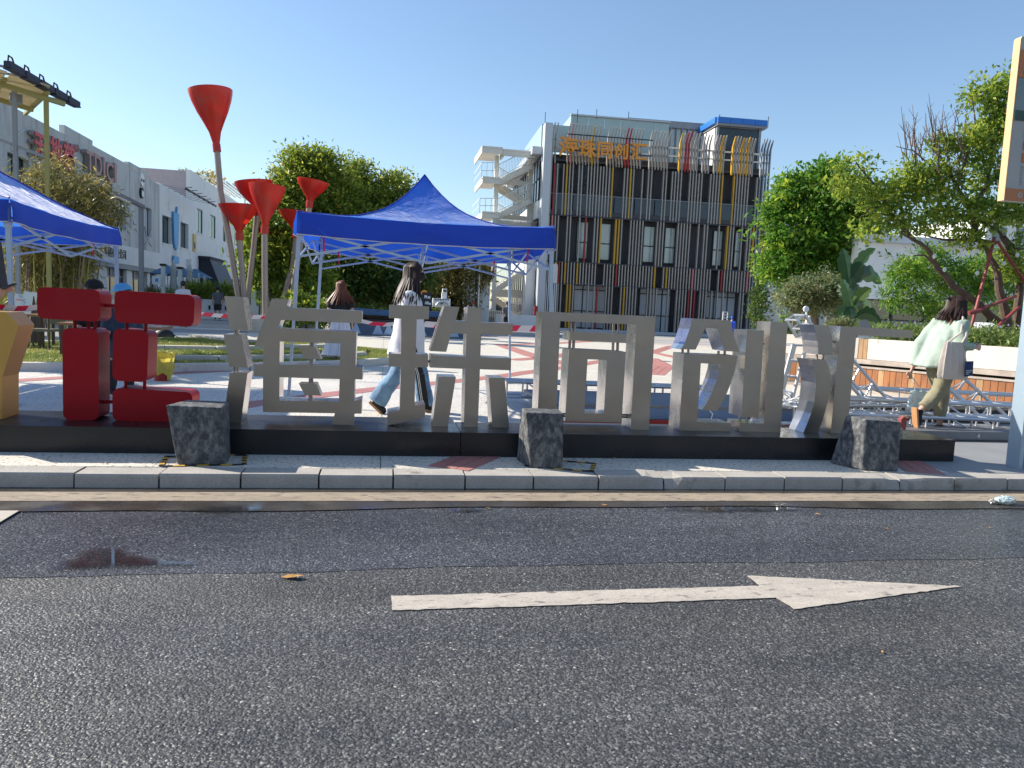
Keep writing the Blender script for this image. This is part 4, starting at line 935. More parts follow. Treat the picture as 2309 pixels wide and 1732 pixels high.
# fascia with dark lettering
MB().mm((LX-.3, 29, 3.0), (LX+.28, 56.9, FT-.01)).build('fascia', 'white_wall', LB)
MB().mm((LX-.3, 29, 2.72), (LX+.24, 56.9, 2.995)).build('fascia_underside', 'beam_grey', LB)
MB().mm((LX-.36, 29, .1), (LX-.05, 36.0, 2.7)).build('pier', 'white_wall', LB)
for a, b in ((36.2,42.7),(45.3,46.6),(49.9,50.9),(54.0,54.6),(56.0,57.4)): MB().mm((LX-.3, a, .1), (LX-.0, b, 2.7)).build('pier', 'white_wall', LB)
for a, b in ((42.7,45.3),(46.6,49.9),(50.9,54.0),(54.6,56.0)):
    fr = MB(); n = 3
    for k in range(n+1): yy = a+(b-a)*k/n; fr.mm((LX-.28, yy-.04, .1), (LX-.2, yy+.04, 2.7))
    fr.mm((LX-.28, a, 2.2), (LX-.2, b, 2.28)); w_ = fr.build('shopfront', 'white_paint' if a < 45 else 'alu_dark', LB)
    for k in range(n): mb = MB(); mb.mm((LX-.25, a+(b-a)*k/n+.05, .2), (LX-.235, a+(b-a)*(k+1)/n-.05, 2.19)); mb.build('pane', 'glass_dark', w_)
# ground floor of the far block: black framed glazing and awning
MB().mm((LX-.34, 57.4, .1), (LX-.04, 65.0, 2.99)).build('pier', 'white_wall', LB)
for k in range(14):
    a = 65.4+k*1.8; w_ = MB().mm((LX-.3, a, .1), (LX-.12, a+.16, 2.19)).build('shopfront', 'black_frame', LB); mb = MB(); mb.mm((LX-.25, a+.17, .1), (LX-.22, a+1.79, 2.15)); mb.build('pane', 'glass_pale' if k in (5,6,7) else 'glass_dark', w_)
MB().mm((LX+.01, 78, 2.9), (LX+1.5, 90, 3.1)).build('canopy', 'black_frame', LB)
aw = thing('awning', 'dark slate box awning projecting over the shop beside the closed parasols', 'awning', (LX+.8, 70, 2))
pr = [Vector((LX+.05,0,4.5)), Vector((LX+.9,0,4.5)), Vector((LX+1.8,0,2.2)), Vector((LX+1.8,0,1.9)), Vector((LX+.05,0,1.9))]
mb = MB(); mb.prism([[p+Vector((0,68.0,0)) for p in pr]], (0,6.2,0), mi=0, ms=1); mb.build('cover', ['awning','awning_side'], aw); MB().mm((LX+.03,67.8,4.505),(LX+1.0,74.4,4.7)).build('cover_top', 'awning', aw)
# lettering on the left building (faces +X, reads along +Y away)
sg = thing('wall_sign', 'large red characters 天地慈 in front of TDICI HERBAL lettering high on the grey wall', 'sign', (LX+.2, 42, 6))
def ltext(s_, x, y, hpx, mk, sgp, ext=.08, bold=.02, sx=1, off=.22, name='character'):
    Y, z = LP(x, y, off); return text(s_, hpx*Y/1690*1.13, ext, mk, sgp, (LX+off, Y, z), (0,1,0), (0,0,1), name=name, bold=bold, sx=sx)
def lpair(s_, x0, x1, y, hpx, mk, sgp, back='sign_side', k=1.0, bold=.03):
    Y0, z = LP(x0, y, .3); Y1, _ = LP(x1, y, .3); h = hpx*Y0/1690
    o = text(s_, 1.0, .05, mk, sgp, (0,0,0), (0,1,0), (0,0,1), bold=bold)
    def fit(o, xo, ext):
        me = o.data; co = np.empty(len(me.vertices)*3); me.vertices.foreach_get('co', co); co = co.reshape(-1,3)
        w = np.array(WL[sgp.name]); co += w; mn, mx = co.min(0), co.max(0)
        co[:,1] = Y0 + (co[:,1]-mn[1])/(mx[1]-mn[1])*(Y1-Y0); co[:,2] = z + (co[:,2]-mn[2])/(mx[2]-mn[2])*h; co[:,0] = LX + xo + (co[:,0]-mn[0])/(mx[0]-mn[0])*ext
        co -= w; me.vertices.foreach_set('co', co.reshape(-1)); me.update()
    fit(o, .30, .04); o2 = text(s_, 1.0, .05, back, sgp, (0,0,0), (0,1,0), (0,0,1), name='character_return', bold=bold); fit(o2, .06, .235)
lpair('天', 76, 103, 352, 50, 'sign_red', sg); lpair('地', 112, 140, 357, 47, 'sign_red', sg); lpair('慈', 143, 168, 385, 62, 'sign_red', sg)
lpair('®', 168, 178, 341, 16, 'sign_rose', sg, bold=.01)
for ch, a, b, y, h in (('T',194,211,384,42),('D',213,229,393,42),('I',232,236,399,40),('C',239,255,406,40),('I',257,262,410,38)): lpair(ch, a, b, y, h, 'sign_rose', sg, bold=.02)
for ch, a, b, y, h in (('H',203,212,410,14),('E',214,222,414,14),('R',224,232,420,14),('B',234,240,423,14),('A',242,249,427,14),('L',251,257,431,14)): lpair(ch, a, b, y, h, 'sign_side', sg, bold=.02)
sg = thing('fascia_lettering', 'dark company name 黄家圣幸集团有限公司 on the white fascia above the shops', 'sign', (LX+.3, 46, 3.5))
for i, ch in enumerate('黄家圣幸集团有限公司'):
    Y = 42.75 + i*.62; text(ch, .62, .012, 'black', sg, (LX+.3, Y, 3.33), (0,1,0), (0,0,1), bold=.006, sx=.95)
sg = thing('panda_sign', 'small black and white animal head sign on the grey upper wall', 'sign', (LX+.1, 53, 8))
Y, z = LP(321, 432, .1)
mb = MB(); mb.tube([(LX+.0,Y,z+.75),(LX+.12,Y,z+.75)], .38, 18, sq=1.1); mb.build('sign_head', 'white', sg); mb = MB(); mb.tube([(LX+.0,Y,z-.1),(LX+.13,Y,z-.1)], .34, 18); mb.tube([(LX+.1,Y-.2,z+.7),(LX+.15,Y-.2,z+.7)], .10, 10); mb.tube([(LX+.1,Y+.2,z+.7),(LX+.15,Y+.2,z+.7)], .10, 10); mb.build('sign_body', 'black', sg)
mb = MB(); mb.tube([(LX+.1,Y,z-.15),(LX+.15,Y,z-.15)], .22, 14); mb.build('sign_belly', 'white', sg)
sg = thing('number_sign', 'narrow yellow hanging sign with number 96 on the white wall', 'sign', (LX+.3, 67, 5)); Y0, z1 = LP(437, 527, .1); Y1, _ = LP(443, 527, .1); z0 = LP(440, 568, .1)[1]
MB().mm((LX+.01, Y0, z0), (LX+.09, Y1, z1)).build('sign_board', 'sign_gold', sg); text('96', .75, .01, 'black', sg, (LX+.095, Y0+.12, z0+.25), (0,1,0), (0,0,1), name='number', bold=.01, sx=.6)
sg = thing('wall_emblem', 'blue vase shaped emblem with vertical bars on the white wall between two windows', 'sign', (LX+.2, 60, 5)); Y, z = LP(396, 525, .1)
pr = [(-.75,1.5),(-.35,1.45),(.35,1.45),(.75,1.5),(.7,.4),(.6,-.6),(.3,-1.15),(0,-1.3),(-.3,-1.15),(-.6,-.6),(-.7,.4)]
MB().prism([[Vector((LX+.05, Y+a, z+b)) for a, b in pr]], (.12,0,0)).build('emblem', 'signal_blue', sg); MB().mm((LX+.05,Y-.7,z-2.25),(LX+.17,Y+.75,z-1.75)).build('emblem_text_bar', 'signal_blue', sg); MB().bar((LX+.1,Y+.2,z+1.4),(LX+.1,Y+.35,z+1.95),.12).build('emblem_stem', 'signal_blue', sg)
for k in range(4): MB().mm((LX+.04,Y-.5+k*.3,z-1.75),(LX+.08,Y-.45+k*.3,z-1.2)).build('emblem_bar', 'white', sg)
sg = thing('floodlight_rack', 'rack of small black floodlights on thin arms above the white wall', 'floodlight', (LX+1, 61, 8.6))
for k in range(6):
    yy = 57.5+k*1.5; MB().bar((LX,yy,9.0),(LX+1.7,yy,8.75),.03).build('arm', 'alu_dark', sg)
    mb = MB(); mb.box((LX+1.8,yy,8.72),(.35,1.1,.16),rot=Matrix.Rotation(.5,3,'Y')); mb.bar((LX+1.7,yy-.3,8.9),(LX+1.9,yy+.3,9.0),.05); mb.build('lamp', 'lamp_black', sg)
tag(MB().mm((LX+.001,64.0,2.9),(LX+.4,64.8,4.2)).build('air_conditioner', 'white_wall'), 'white air conditioner on the wall left of the dark awning', 'air conditioner')
rb = thing('roof_pergola', 'overgrown slatted roof pergola on top of the white building', 'pergola', (LX-2, 85, 12))
for k in range(9): MB().mm((LX-4+k*.6,78,13.2-k*.12),(LX-3.9+k*.6,92,13.35-k*.12)).build('slat', 'cream_steel', rb)
for yy in (79, 91): MB().mm((LX-3.9,yy,11.4),(LX-3.75,yy+.15,13.1)).build('post', 'cream_steel', rb); MB().mm((LX-.4,yy,11.4),(LX-.25,yy+.15,12.5)).build('post', 'cream_steel', rb)
leafcloud('vine', 'leaf_bamboo', rb, [((LX-2.5,80,13.0),(1.8,3,.5))], 900, .28, seed=40)

# far buildings right
fb = thing('distant_white_building', 'pale distant building with thin eaves between the office building and the round tree', 'building', (34, 70, .1))
a = AY(1712,505,70); b = AY(1990,505,70)
MB().mm((a.x-3, 70, .1), (b.x, 82, 10.2)).build('wall', 'grey_wall', fb); MB().mm((a.x-3.2, 69.3, 10.2), (b.x+.3, 82, 11.0)).build('eaves', 'metal_panel', fb)
for k in range(6):
    x = a.x+.3+k*1.5; f = MB().mm((x-.06, 69.93, 5.6), (x+1.26, 69.99, 6.9)).build('window', 'alu_dark', fb); MB().mm((x, 69.89, 5.66), (x+1.2, 69.925, 6.84)).build('pane', 'glass_blue', f)
MB().bar((a.x-.5,69.6,3.4),(a.x+3.4,69.6,5.3),.12).build('stair_rail', 'white_paint', fb); MB().bar((a.x-.5,69.6,2.6),(a.x+3.4,69.6,4.5),.3).build('stair', 'white_paint', fb)
gb = thing('grey_pavilion', 'low grey building with dark glazing and curtains behind the right hand trees', 'building', (22, 26, .1))
GY = 24.5; a = AY(1950,600,GY); b = AY(2600,600,GY)
def gbx(name, mk, x0, x1, y0, y1, d0=0, d1=.3, par=None):
    A_, B_ = AY(x0, y1, GY+d0), AY(x1, y0, GY+d0); mb = MB(); mb.mm((A_.x, GY+d0, max(.1, AY((x0+x1)/2, y1, GY+d0).z)), (B_.x, GY+d1, AY((x0+x1)/2, y0, GY+d0).z)); return mb.build(name, mk, par or gb)
MB().mm((a.x, GY+.4, .1), (b.x, GY+2.2, 4.1)).build('core', 'alu_dark', gb)
MB().mm((a.x-.3, GY, 2.25), (b.x, GY+.4, 4.25)).build('upper_wall', 'white_wall', gb); MB().mm((a.x-.3, GY-.25, 4.25), (b.x, GY+2.4, 4.5)).build('roof_edge', 'metal_panel', gb)
for k in range(10):
    x = a.x+k*1.35; f = MB().mm((x, GY+.2, .1), (x+.08, GY+.34, 2.25)).build('window_frame', 'black_frame', gb)
    MB().mm((x+.09, GY+.25, .1), (x+1.34, GY+.28, .95)).build('curtain', 'old_trim' if k % 3 == 1 else 'blind', f); MB().mm((x+.09, GY+.25, 1.55), (x+1.34, GY+.28, 2.2)).build('pane', 'glass_dark', f); MB().mm((x+.085, GY+.2, .97), (x+1.345, GY+.33, 1.5)).build('spandrel', 'alu_dark', f)
# tall pale block glimpsed through the branches at the far right
tb = thing('pale_tower_block', 'pale block with balconies glimpsed through the branches under the hanging board', 'building', (62, 70, .1))
x0 = AY(2215,600,70).x; MB().mm((x0, 70, .1), (x0+22, 82, 13.2)).build('wall', 'white_wall', tb)
for j in range(4):
    for i in range(6): MB().mm((x0+.8+i*2.8, 69.9, 1.6+j*3), (x0+2.4+i*2.8, 69.99, 3.1+j*3)).build('window', 'glass_dark', tb)
bb = thing('reflected_building', 'plain unseen building added across the road behind the viewpoint to darken reflections in the steel', 'building', (0,-26,0))  # out of view, added so the steel fronts reflect something darker than sky
MB().mm((-45,-30,0),(45,-24,7.5)).build('wall', 'grey_wall', bb)
for i in range(14): MB().mm((-42+i*6,-24.02,.6),(-38.5+i*6,-23.95,3.2)).build('window', 'glass_dark', bb)
# ================================================================ TREES AND PLANTS
def bl(x, y, rx, ry, Y, ry_m=None):
    p = AY(x, y, Y); k = p.y/ FPX * 1.02
    return (tuple(p), (rx*k, ry_m if ry_m else (rx*k+ry*k)/2, ry*k))
def limbs(parent, paths, mk='bark', Y=None, name='limb', r0=None, n=8):
    for i, (pts, ra) in enumerate(paths):
        P = [AY(p[0], p[1], (p[2] if len(p) > 2 else Y)) for p in pts]; k = len(P)
        Q = []
        for a in range(k-1):
            for t in (0, .5): Q.append(P[a].lerp(P[a+1], t) + Vector((random.uniform(-1,1), random.uniform(-1,1), random.uniform(-1,1)))*ra*.25*(1 if a+t else 0))
        Q.append(P[-1]); m_ = len(Q)
        mb = MB(); mb.tube(Q, [ra*(1-.75*j/(m_-1)) for j in range(m_)], n); mb.build('trunk' if i == 0 else name, mk, parent, smooth=True)
def tree(label, x, yb, Y, blobs, n, size, mk, seed, clump=.45, trunks=1, cat='tree', name='tree', group=None, bark='bark', tr=.14, base=None, per=24, asp=.42, droop=.3, fill=.45):
    p = base or AY(x, yb, Y); loc = (p.x, p.y, max(.1, 0.1 if base is None else p.z)); t = thing(name, label, cat, loc, group)
    B_ = [bl(*b) if len(b) >= 5 else bl(*b, Y) for b in blobs]
    zc = np.mean([b[0][2] for b in B_])
    for k in range(trunks):
        dx = (k-(trunks-1)/2)*.35; b0 = Vector(loc) + Vector((dx*.4, 0, 0)); mb = MB(); tgt = B_[k % len(B_)][0]
        top = Vector((loc[0]+(tgt[0]-loc[0])*.6+dx, loc[1]+(tgt[1]-loc[1])*.5, zc)); mid = b0.lerp(top, .5)+Vector((dx*.5+.08*math.sin(seed+k), 0, 0))
        mb.tube([b0, b0.lerp(mid,.5)+Vector((.03,0,0)), mid, top], [tr*1.2, tr, tr*.8, tr*.35], 8); mb.build('trunk', bark, t, smooth=True)
        for q in range(4):
            g_ = B_[(k+q) % len(B_)]; c = Vector(g_[0]); s_ = mid.lerp(top, .2+.2*q); e = c + Vector((random.uniform(-.4,.4)*g_[1][0], random.uniform(-.3,.3)*g_[1][1], random.uniform(0,.4)*g_[1][2]))
            mb = MB(); mb.tube([s_, s_.lerp(e,.5)+Vector((0,0,.1)), e], [tr*.45, tr*.3, tr*.1], 6); mb.build('branch', bark, t, smooth=True)
    leafcloud('crown', mk, t, B_, n, size, clump=clump, seed=seed, per=per, asp=asp, droop=droop, fill=fill)
    return t
gt = 'trees behind the funnel lamps and the tent'
tree('tall tree with pointed tops rising left of the blue tent, behind the red funnels', 690, 735, 40, [(672,420,44,60),(735,405,42,52),(650,480,60,60),(700,480,80,60),(760,470,60,60),(628,470,30,40),(706,375,30,35),(668,366,16,26),(735,366,14,26),(640,420,20,26),(760,420,18,24)], 42000, .21, 'leaf_mid', 21, clump=.5, trunks=2, group=gt, tr=.2)
tree('broad rounded tree just left of the tent peak', 850, 735, 42, [(830,460,60,50),(890,440,48,40),(850,520,90,60),(930,480,40,40),(790,440,40,50),(815,395,28,28),(800,378,12,20),(890,402,20,16),(918,440,16,16)], 34000, .19, 'leaf_mid', 22, clump=.45, trunks=2, group=gt, tr=.18)
tree('glossy large leaved tree reaching low behind the funnel poles', 650, 735, 33, [(600,560,45,60),(640,620,70,50),(590,520,36,42),(665,560,60,50),(700,640,50,45),(600,610,40,30)], 13000, .27, 'leaf_near', 23, clump=.45, trunks=3, group=gt, bark='bark_pale', tr=.12)
tree('dark leafy tree under the left half of the tent roof', 760, 735, 36, [(740,600,60,50),(800,620,70,60),(770,660,50,40),(860,610,60,50)], 15000, .22, 'leaf_dark', 24, clump=.5, trunks=3, group=gt, tr=.10)
tree('dark slender stemmed tree behind the woman in the white shirt', 900, 735, 37, [(900,640,60,50),(880,590,60,40),(940,610,50,45),(850,665,45,35)], 13000, .22, 'leaf_dark', 25, clump=.5, trunks=3, group=gt, tr=.10)
tree('yellow green climber covered screen right of the masked woman', 1010, 735, 46, [(990,620,55,40),(1040,640,45,60),(960,670,40,45),(1010,690,55,35),(1070,620,30,40)], 15000, .24, 'leaf_bamboo', 26, clump=.5, trunks=2, group=gt, tr=.12)
tree('bright young bush at the foot of the trees by the tent leg', 690, 738, 29, [(668,690,24,26),(700,700,36,22),(735,705,30,18),(655,720,20,16)], 5000, .16, 'leaf_near', 27, clump=.25, trunks=1, cat='shrub', name='shrub', tr=.05)
tree('low dark bush behind the blue boat, right part', 880, 740, 33, [(840,712,30,14),(900,712,40,13),(960,712,34,16),(790,712,30,14)], 5000, .16, 'leaf_dark', 28, clump=.25, trunks=1, cat='shrub', name='shrub', tr=.05)
# solid dark massing wall behind the trees: the far building and net seen between leaves
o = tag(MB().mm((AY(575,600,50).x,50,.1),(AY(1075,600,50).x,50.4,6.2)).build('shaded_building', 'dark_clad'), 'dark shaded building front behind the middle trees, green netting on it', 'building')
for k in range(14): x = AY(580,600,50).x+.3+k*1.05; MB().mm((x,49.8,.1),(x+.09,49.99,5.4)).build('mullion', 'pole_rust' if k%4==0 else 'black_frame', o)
MB().mm((AY(985,600,49.6).x,49.6,3.6),(AY(1050,600,49.6).x,49.7,5.2)).build('netting', 'green_net', o)
tree('big round bright green tree to the right of the office building', 1800, 720, 26, [(1860,460,80,80),(1800,520,80,70),(1760,590,52,45),(1870,400,50,35),(1900,560,80,80),(1830,620,70,50),(1745,480,25,30),(1930,470,50,60),(1780,430,34,34)], 34000, .20, 'leaf_lush', 31, clump=.34, trunks=2, tr=.22, base=G(1830,722,.1) if False else Vector((AY(1830,720,26).x,26,.1)))
tree('small grey green round headed shrub tree on several thin stems', 1835, 745, 19, [(1830,655,60,34),(1870,640,40,30),(1795,675,45,28),(1850,690,50,20),(1900,670,25,25)], 13000, .085, 'leaf_grey', 32, clump=.2, trunks=4, tr=.045, cat='shrub', name='shrub', bark='bark_pale', asp=.5)
tree('narrow dark shrub against the right corner of the office building', 1712, 745, 38, [(1712,700,14,40),(1716,650,9,30)], 2500, .18, 'leaf_dark', 33, clump=.3, tr=.06, cat='shrub', name='shrub')
tree('small clipped dome bush in front of the banana plants', 1892, 740, 15.5, [(1893,733,30,14)], 3500, .05, 'leaf_grey', 34, clump=.08, tr=.03, cat='shrub', name='shrub')
tree('bright low leaves showing behind the upright stroke of 创', 1790, 740, 22, [(1783,728,16,18),(1770,745,16,14)], 1500, .13, 'leaf_hedge', 35, clump=.16, tr=.03, cat='shrub', name='shrub')
# bamboo behind the left tent
bm_ = thing('bamboo_clump', 'tall feathery bamboo clump with yellowing tips behind the left tent', 'bamboo', (AY(140,700,19).x, 19, .1))
rr = random.Random(4)
for k in range(46):
    x = rr.uniform(45, 195); Yb = rr.uniform(18.2, 21); p0 = AY(x, 700, Yb); p0.z = .1; top = AY(x+rr.uniform(-45,55), rr.uniform(370,520), Yb+rr.uniform(-.5,.5))
    mid = p0.lerp(top, .55)+Vector((rr.uniform(-.1,.1),0,0)); mb = MB(); mb.tube([p0, p0.lerp(mid,.5), mid, top], [.018,.016,.013,.004], 5); mb.build('culm', 'bark_pale' if k % 3 else 'yellow_green', bm_, smooth=True)
leafcloud('foliage', 'leaf_bamboo', bm_, [bl(*b) for b in ((95,440,55,60,19),(160,460,55,60,18.5),(200,450,35,55,18.5),(60,520,40,80,19),(120,540,80,80,19.3),(150,560,45,80,19),(130,400,38,40,19),(230,470,24,45,18.2),(258,480,16,28,18),(100,630,70,60,19.6),(150,640,44,60,19.6),(30,470,20,60,19))], 34000, .13, clump=.22, per=18, asp=.16, seed=41, droop=.75, fill=.25, upw=0)
# banana plants
def banana(label, x, yb, Y, leaves_):
    b = AY(x, yb, Y); t = thing('banana_plant', label, 'banana plant', (b.x, Y, .1), 'banana plants')
    mb = MB(); mb.tube([(b.x,Y,.1),(b.x+.02,Y,b.z+.6)], [.11,.07], 9); mb.build('stem', 'leaf_banana_stem' if 'leaf_banana_stem' in M else 'yellow_green', t, smooth=True)
    for (x0,y0,x1,y1,wd,bend) in leaves_:
        p, q = AY(x0,y0,Y+random.uniform(-.2,.2)), AY(x1,y1,Y+random.uniform(-.5,.5)); d = (q-p); L_ = d.length; d.normalize(); s = d.cross(Vector((random.uniform(-.5,.5),1,.2))).normalized(); n_ = s.cross(d)
        vs = []; K = 12
        for i in range(K+1):
            u = i/K; ww = 1.5*wd*(math.sin(math.pi*min(1,.08+u*.93))**.6); c = p+d*L_*u + Vector((0,0,bend*L_*math.sin(math.pi*u)))
            rag = 1-.25*((i*7) % 3 == 0)
            vs += [c - s*ww*rag + n_*ww*.35, c, c + s*ww*rag + n_*ww*.35]
        mb = MB(); mb.add(vs, [(3*i+j, 3*i+j+1, 3*i+j+4, 3*i+j+3) for i in range(K) for j in (0,1)]); o = mb.build('leaf', 'leaf_banana', t, smooth=True)
        a = o.data.attributes.new('v','FLOAT','POINT'); a.data.foreach_set('value', [random.uniform(.2,.8)]*len(o.data.vertices))
banana('taller banana plant with broad upright leaves beside the grey pavilion', 1912, 745, 18, [(1915,640,1900,560,.14,.1),(1915,650,1945,590,.16,.1),(1918,650,1975,560,.18,.15),(1915,660,1905,600,.15,0),(1915,660,1955,700,.13,.25),(1918,640,1990,640,.16,.2),(1912,680,1890,640,.1,.1),(1915,700,1925,610,.15,.0)])
banana('lower banana plant with drooping torn leaves next to the dome bush', 1922, 750, 17, [(1922,690,1912,760,.13,.2),(1922,670,1935,740,.10,.1),(1925,700,1975,745,.14,.3),(1925,690,1965,650,.14,.1),(1920,700,1880,740,.1,.25),(1922,700,1900,630,.12,.1),(1925,720,1990,735,.12,.3)])

# near tree with red props on the right hand planter
TY = 12.2
rt = thing('spreading_tree', 'spreading tree with crooked brown limbs above the planter, partly bare at its top', 'tree', tuple(AY(2275,790,TY)))
limbs(rt, [([(2272,800),(2258,730),(2205,686),(2150,645),(2112,600),(2092,560),(2060,540),(2030,525)], .085),
  ([(2285,800),(2270,720),(2255,650),(2245,600),(2225,565),(2205,540)], .10),
  ([(2300,800),(2292,700),(2300,620),(2280,570),(2262,535),(2250,520)], .085),
  ([(2060,540),(2020,500),(2000,465),(1975,420),(1945,385),(1930,365)], .045), ([(2112,600),(2085,575),(2060,576)], .03), ([(2245,548),(2180,540),(2130,542),(2075,528)], .04),
  ([(2205,540),(2190,480),(2160,420),(2130,370),(2100,320)], .05), ([(2190,480),(2225,420),(2235,340),(2240,250)], .045), ([(2225,420),(2262,380),(2275,300)], .04), ([(2160,420),(2180,350),(2200,280),(2190,210)], .03),
  ([(2130,370),(2105,380),(2060,340),(2020,330)], .02), ([(2262,535),(2290,560),(2330,562)], .05), ([(2250,520),(2210,500),(2150,480),(2100,470)], .035), ([(2000,465),(1960,470),(1930,500)], .02)], Y=TY)
rr = random.Random(9); mb = MB()
for k in range(60):   # bare twigs
    x, y = rr.uniform(2040,2180), rr.uniform(300,430); p = AY(x, y, TY+rr.uniform(-.5,.5)); q = AY(x+rr.uniform(-26,16), y-rr.uniform(30,100), TY+rr.uniform(-.5,.5)); mb.tube([p, p.lerp(q,.5)+Vector((rr.uniform(-.03,.03),0,0)), q], [.011,.007,.003], 4)
    for j in range(2): s = p.lerp(q, rr.uniform(.3,.8)); mb.tube([s, s+Vector((rr.uniform(-.18,.18), rr.uniform(-.1,.1), rr.uniform(.08,.25)))], [.005,.002], 4)
mb.build('twig', 'bark', rt, kind='stuff')
leafcloud('crown', 'leaf_near', rt, [bl(*b) for b in ((2215,215,46,34,TY),(2255,260,30,60,TY),(2245,300,42,60,TY),(2180,320,36,40,TY),(2270,190,26,40,TY),(2230,390,52,46,TY),(2120,330,26,24,TY),(2105,400,60,34,TY),(2050,430,62,34,TY),(1985,440,50,40,TY),(1945,370,22,18,TY),(1915,420,40,30,TY),(2010,490,50,30,TY),(2150,470,70,36,TY),(2230,480,60,40,TY),(2300,470,40,50,TY),(2080,505,60,26,TY),(1960,520,26,22,TY),(2180,540,50,20,TY),(2290,590,30,60,TY),(1900,370,14,14,TY),(2040,390,28,22,TY))], 21000, .088, clump=.17, per=13, asp=.46, seed=51, droop=.15, fill=.1)
leafcloud('lower_crown', 'leaf_lush', rt, [bl(*b) for b in ((2040,620,44,40,14.5),(2100,600,60,50,14.8),(2160,650,66,60,14.8),(2220,620,50,60,14.8),(2060,680,50,30,14.3),(2130,710,50,24,14.3),(2010,670,24,24,14.3),(2280,660,40,60,14.8))], 17000, .10, clump=.17, per=16, asp=.27, seed=52, droop=.55, fill=.2)
for (a, b) in (((2190,738),(2243,535)),((2200,702),(2290,668)),((2240,745),(2300,690)),((2250,545),(2320,650))):
    tag(MB().tube([AY(*a, TY-.45), AY(*b, TY-.15)], .028, 8).build('prop_pole', 'prop_red', rt, smooth=True))
MB().tube([AY(2185,706,TY-.5), AY(2210,700,TY-.45)], .04, 7).build('clamp', 'prop_red', rt)
for i, (x, y) in enumerate(((2107,578),(2130,608),(2204,616),(2264,594),(2294,575),(2138,770))):
    if y > 700: continue
    p = AY(x, y, TY-.5); mb = MB(); mb.ell(p, (.032,.032,.045), 10, 7); o = mb.build('light_bulb', 'bulb', smooth=True, loc=tuple(p)); tag(o, ['glass bulb hanging lowest on the long left limb of the spreading tree','glass bulb hanging under the middle of the long left limb','glass bulb hanging beside the tall red prop pole','glass bulb hanging between the two crooked trunks','glass bulb hanging farthest right in the spreading tree'][i], 'light bulb', 'bulbs hung in the spreading tree')
    MB().tube([p+Vector((0,0,.04)), p+Vector((0,0,.14))], .008, 5).build('cord', 'black', o)

# ================================================================ PLANTER WALL with timber cladding, hedge
W0, W1 = Vector((8.42,12.25,0)), Vector((9.95,9.0,0)); Wd = (W1-W0).normalized(); Wn = Vector((Wd.y,-Wd.x,0)); 
if Wn.y > 0: Wn = -Wn
pw = thing('planter_wall', 'long pale concrete planter wall with orange timber bench cladding below it', 'planter', tuple(W0+Vector((0,0,.1))))
L_ = (W1-W0).length
def wbar(name, mk, s0, s1, n0, n1, z0, z1):
    c = W0 + Wd*(s0+s1)/2 + Wn*(n0+n1)/2 + Vector((0,0,(z0+z1)/2)); mb = MB(); mb.box(c, (s1-s0, abs(n1-n0), z1-z0), math.atan2(Wd.y, Wd.x)); return mb.build(name, mk, pw)
wbar('wall', 'wall_white', .17, L_, -.4, 0, .69, 1.05); wbar('ledge', 'old_trim', .0, L_, -.3, .03, .60, .685); wbar('wall_base', 'old_trim', .0, L_, -.3, .20, .1, .19)
n = int(L_/.105)
for i in range(n):
    wbar('board', 'wood' if (i*7) % 5 else 'wood_pale', i*.105+.003, i*.105+.1, .20, .225+.004*((i*3) % 3), .195, .53)
for i in range(2): wbar('board', 'wood_pale', i*.082+.003, i*.082+.078, -.02, .0, .69, 1.04)
for i in range(5): wbar('seat_slat', 'old_trim', .0, L_, .035+i*.042, .072+i*.042, .535, .56)
wbar('seat_back', 'alu_dark', .0, L_, -.1, .18, .2, .53)
wbar('soil', 'soil', -1.5, L_, -3.2, -.41, .3, 1.0)
hb = []; 
for i in range(16): c = W0 + Wd*(.35+i*.22) - Wn*(.30+.25*(i%2)) + Vector((0,0,1.17)); hb.append((tuple(c), (.24,.22,.16)))
hd = thing('hedge', 'low leafy hedge with small violet flowers along the top of the planter wall', 'hedge', tuple(W0+Wd*2+Vector((0,0,1))))
leafcloud('foliage', 'leaf_hedge', hd, hb, 20000, .062, clump=.09, per=14, asp=.3, seed=61, droop=.1, fill=.1)
mb = MB(); rr = random.Random(3)
for k in range(26): c = W0 + Wd*rr.uniform(.3,L_-.3) - Wn*rr.uniform(.1,.6) + Vector((0,0,rr.uniform(1.3,1.4))); mb.ell(c, (.018,.018,.012), 6, 4)
MT('violet', (.30,.18,.55), .7); mb.build('flower', 'violet', hd, kind='stuff')
bn = thing('cafe_umbrella_top', 'white rounded cover lying behind the hedge below the tree', 'cover', tuple(AY(2230,738,14))); mb = MB(); mb.ell(AY(2215,742,13.6), (.55,.4,.14), 16, 8); mb.build('cover', 'white', bn, smooth=True)

# second stretch of the planter, turning away to the left behind the upright truss
V0 = G(1768,866); V0.z = 0; d2 = (W0-V0).normalized(); n2 = Vector((d2.y,-d2.x,0))
def vbar(name, mk, s0, s1, n0, n1, z0, z1):
    c = V0 + d2*(s0+s1)/2 + n2*(n0+n1)/2 + Vector((0,0,(z0+z1)/2)); mb = MB(); mb.box(c, (s1-s0, abs(n1-n0), z1-z0), math.atan2(d2.y, d2.x)); return mb.build(name, mk, pw)
l2 = (W0-V0).length
vbar('wall', 'wall_white', -.2, l2-.01, -.4, -.0, .69, 1.05); vbar('ledge', 'old_trim', -.2, l2-.01, -.3, .03, .6, .685); vbar('wall_base', 'old_trim', -.2, l2-.05, -.2, .02, .1, .19)
for i in range(int((l2+.2)/.105)): vbar('board', 'wood_pale' if i % 3 else 'wood', -.2+i*.105+.003, -.2+i*.105+.1, .02, .045, .195, .59)
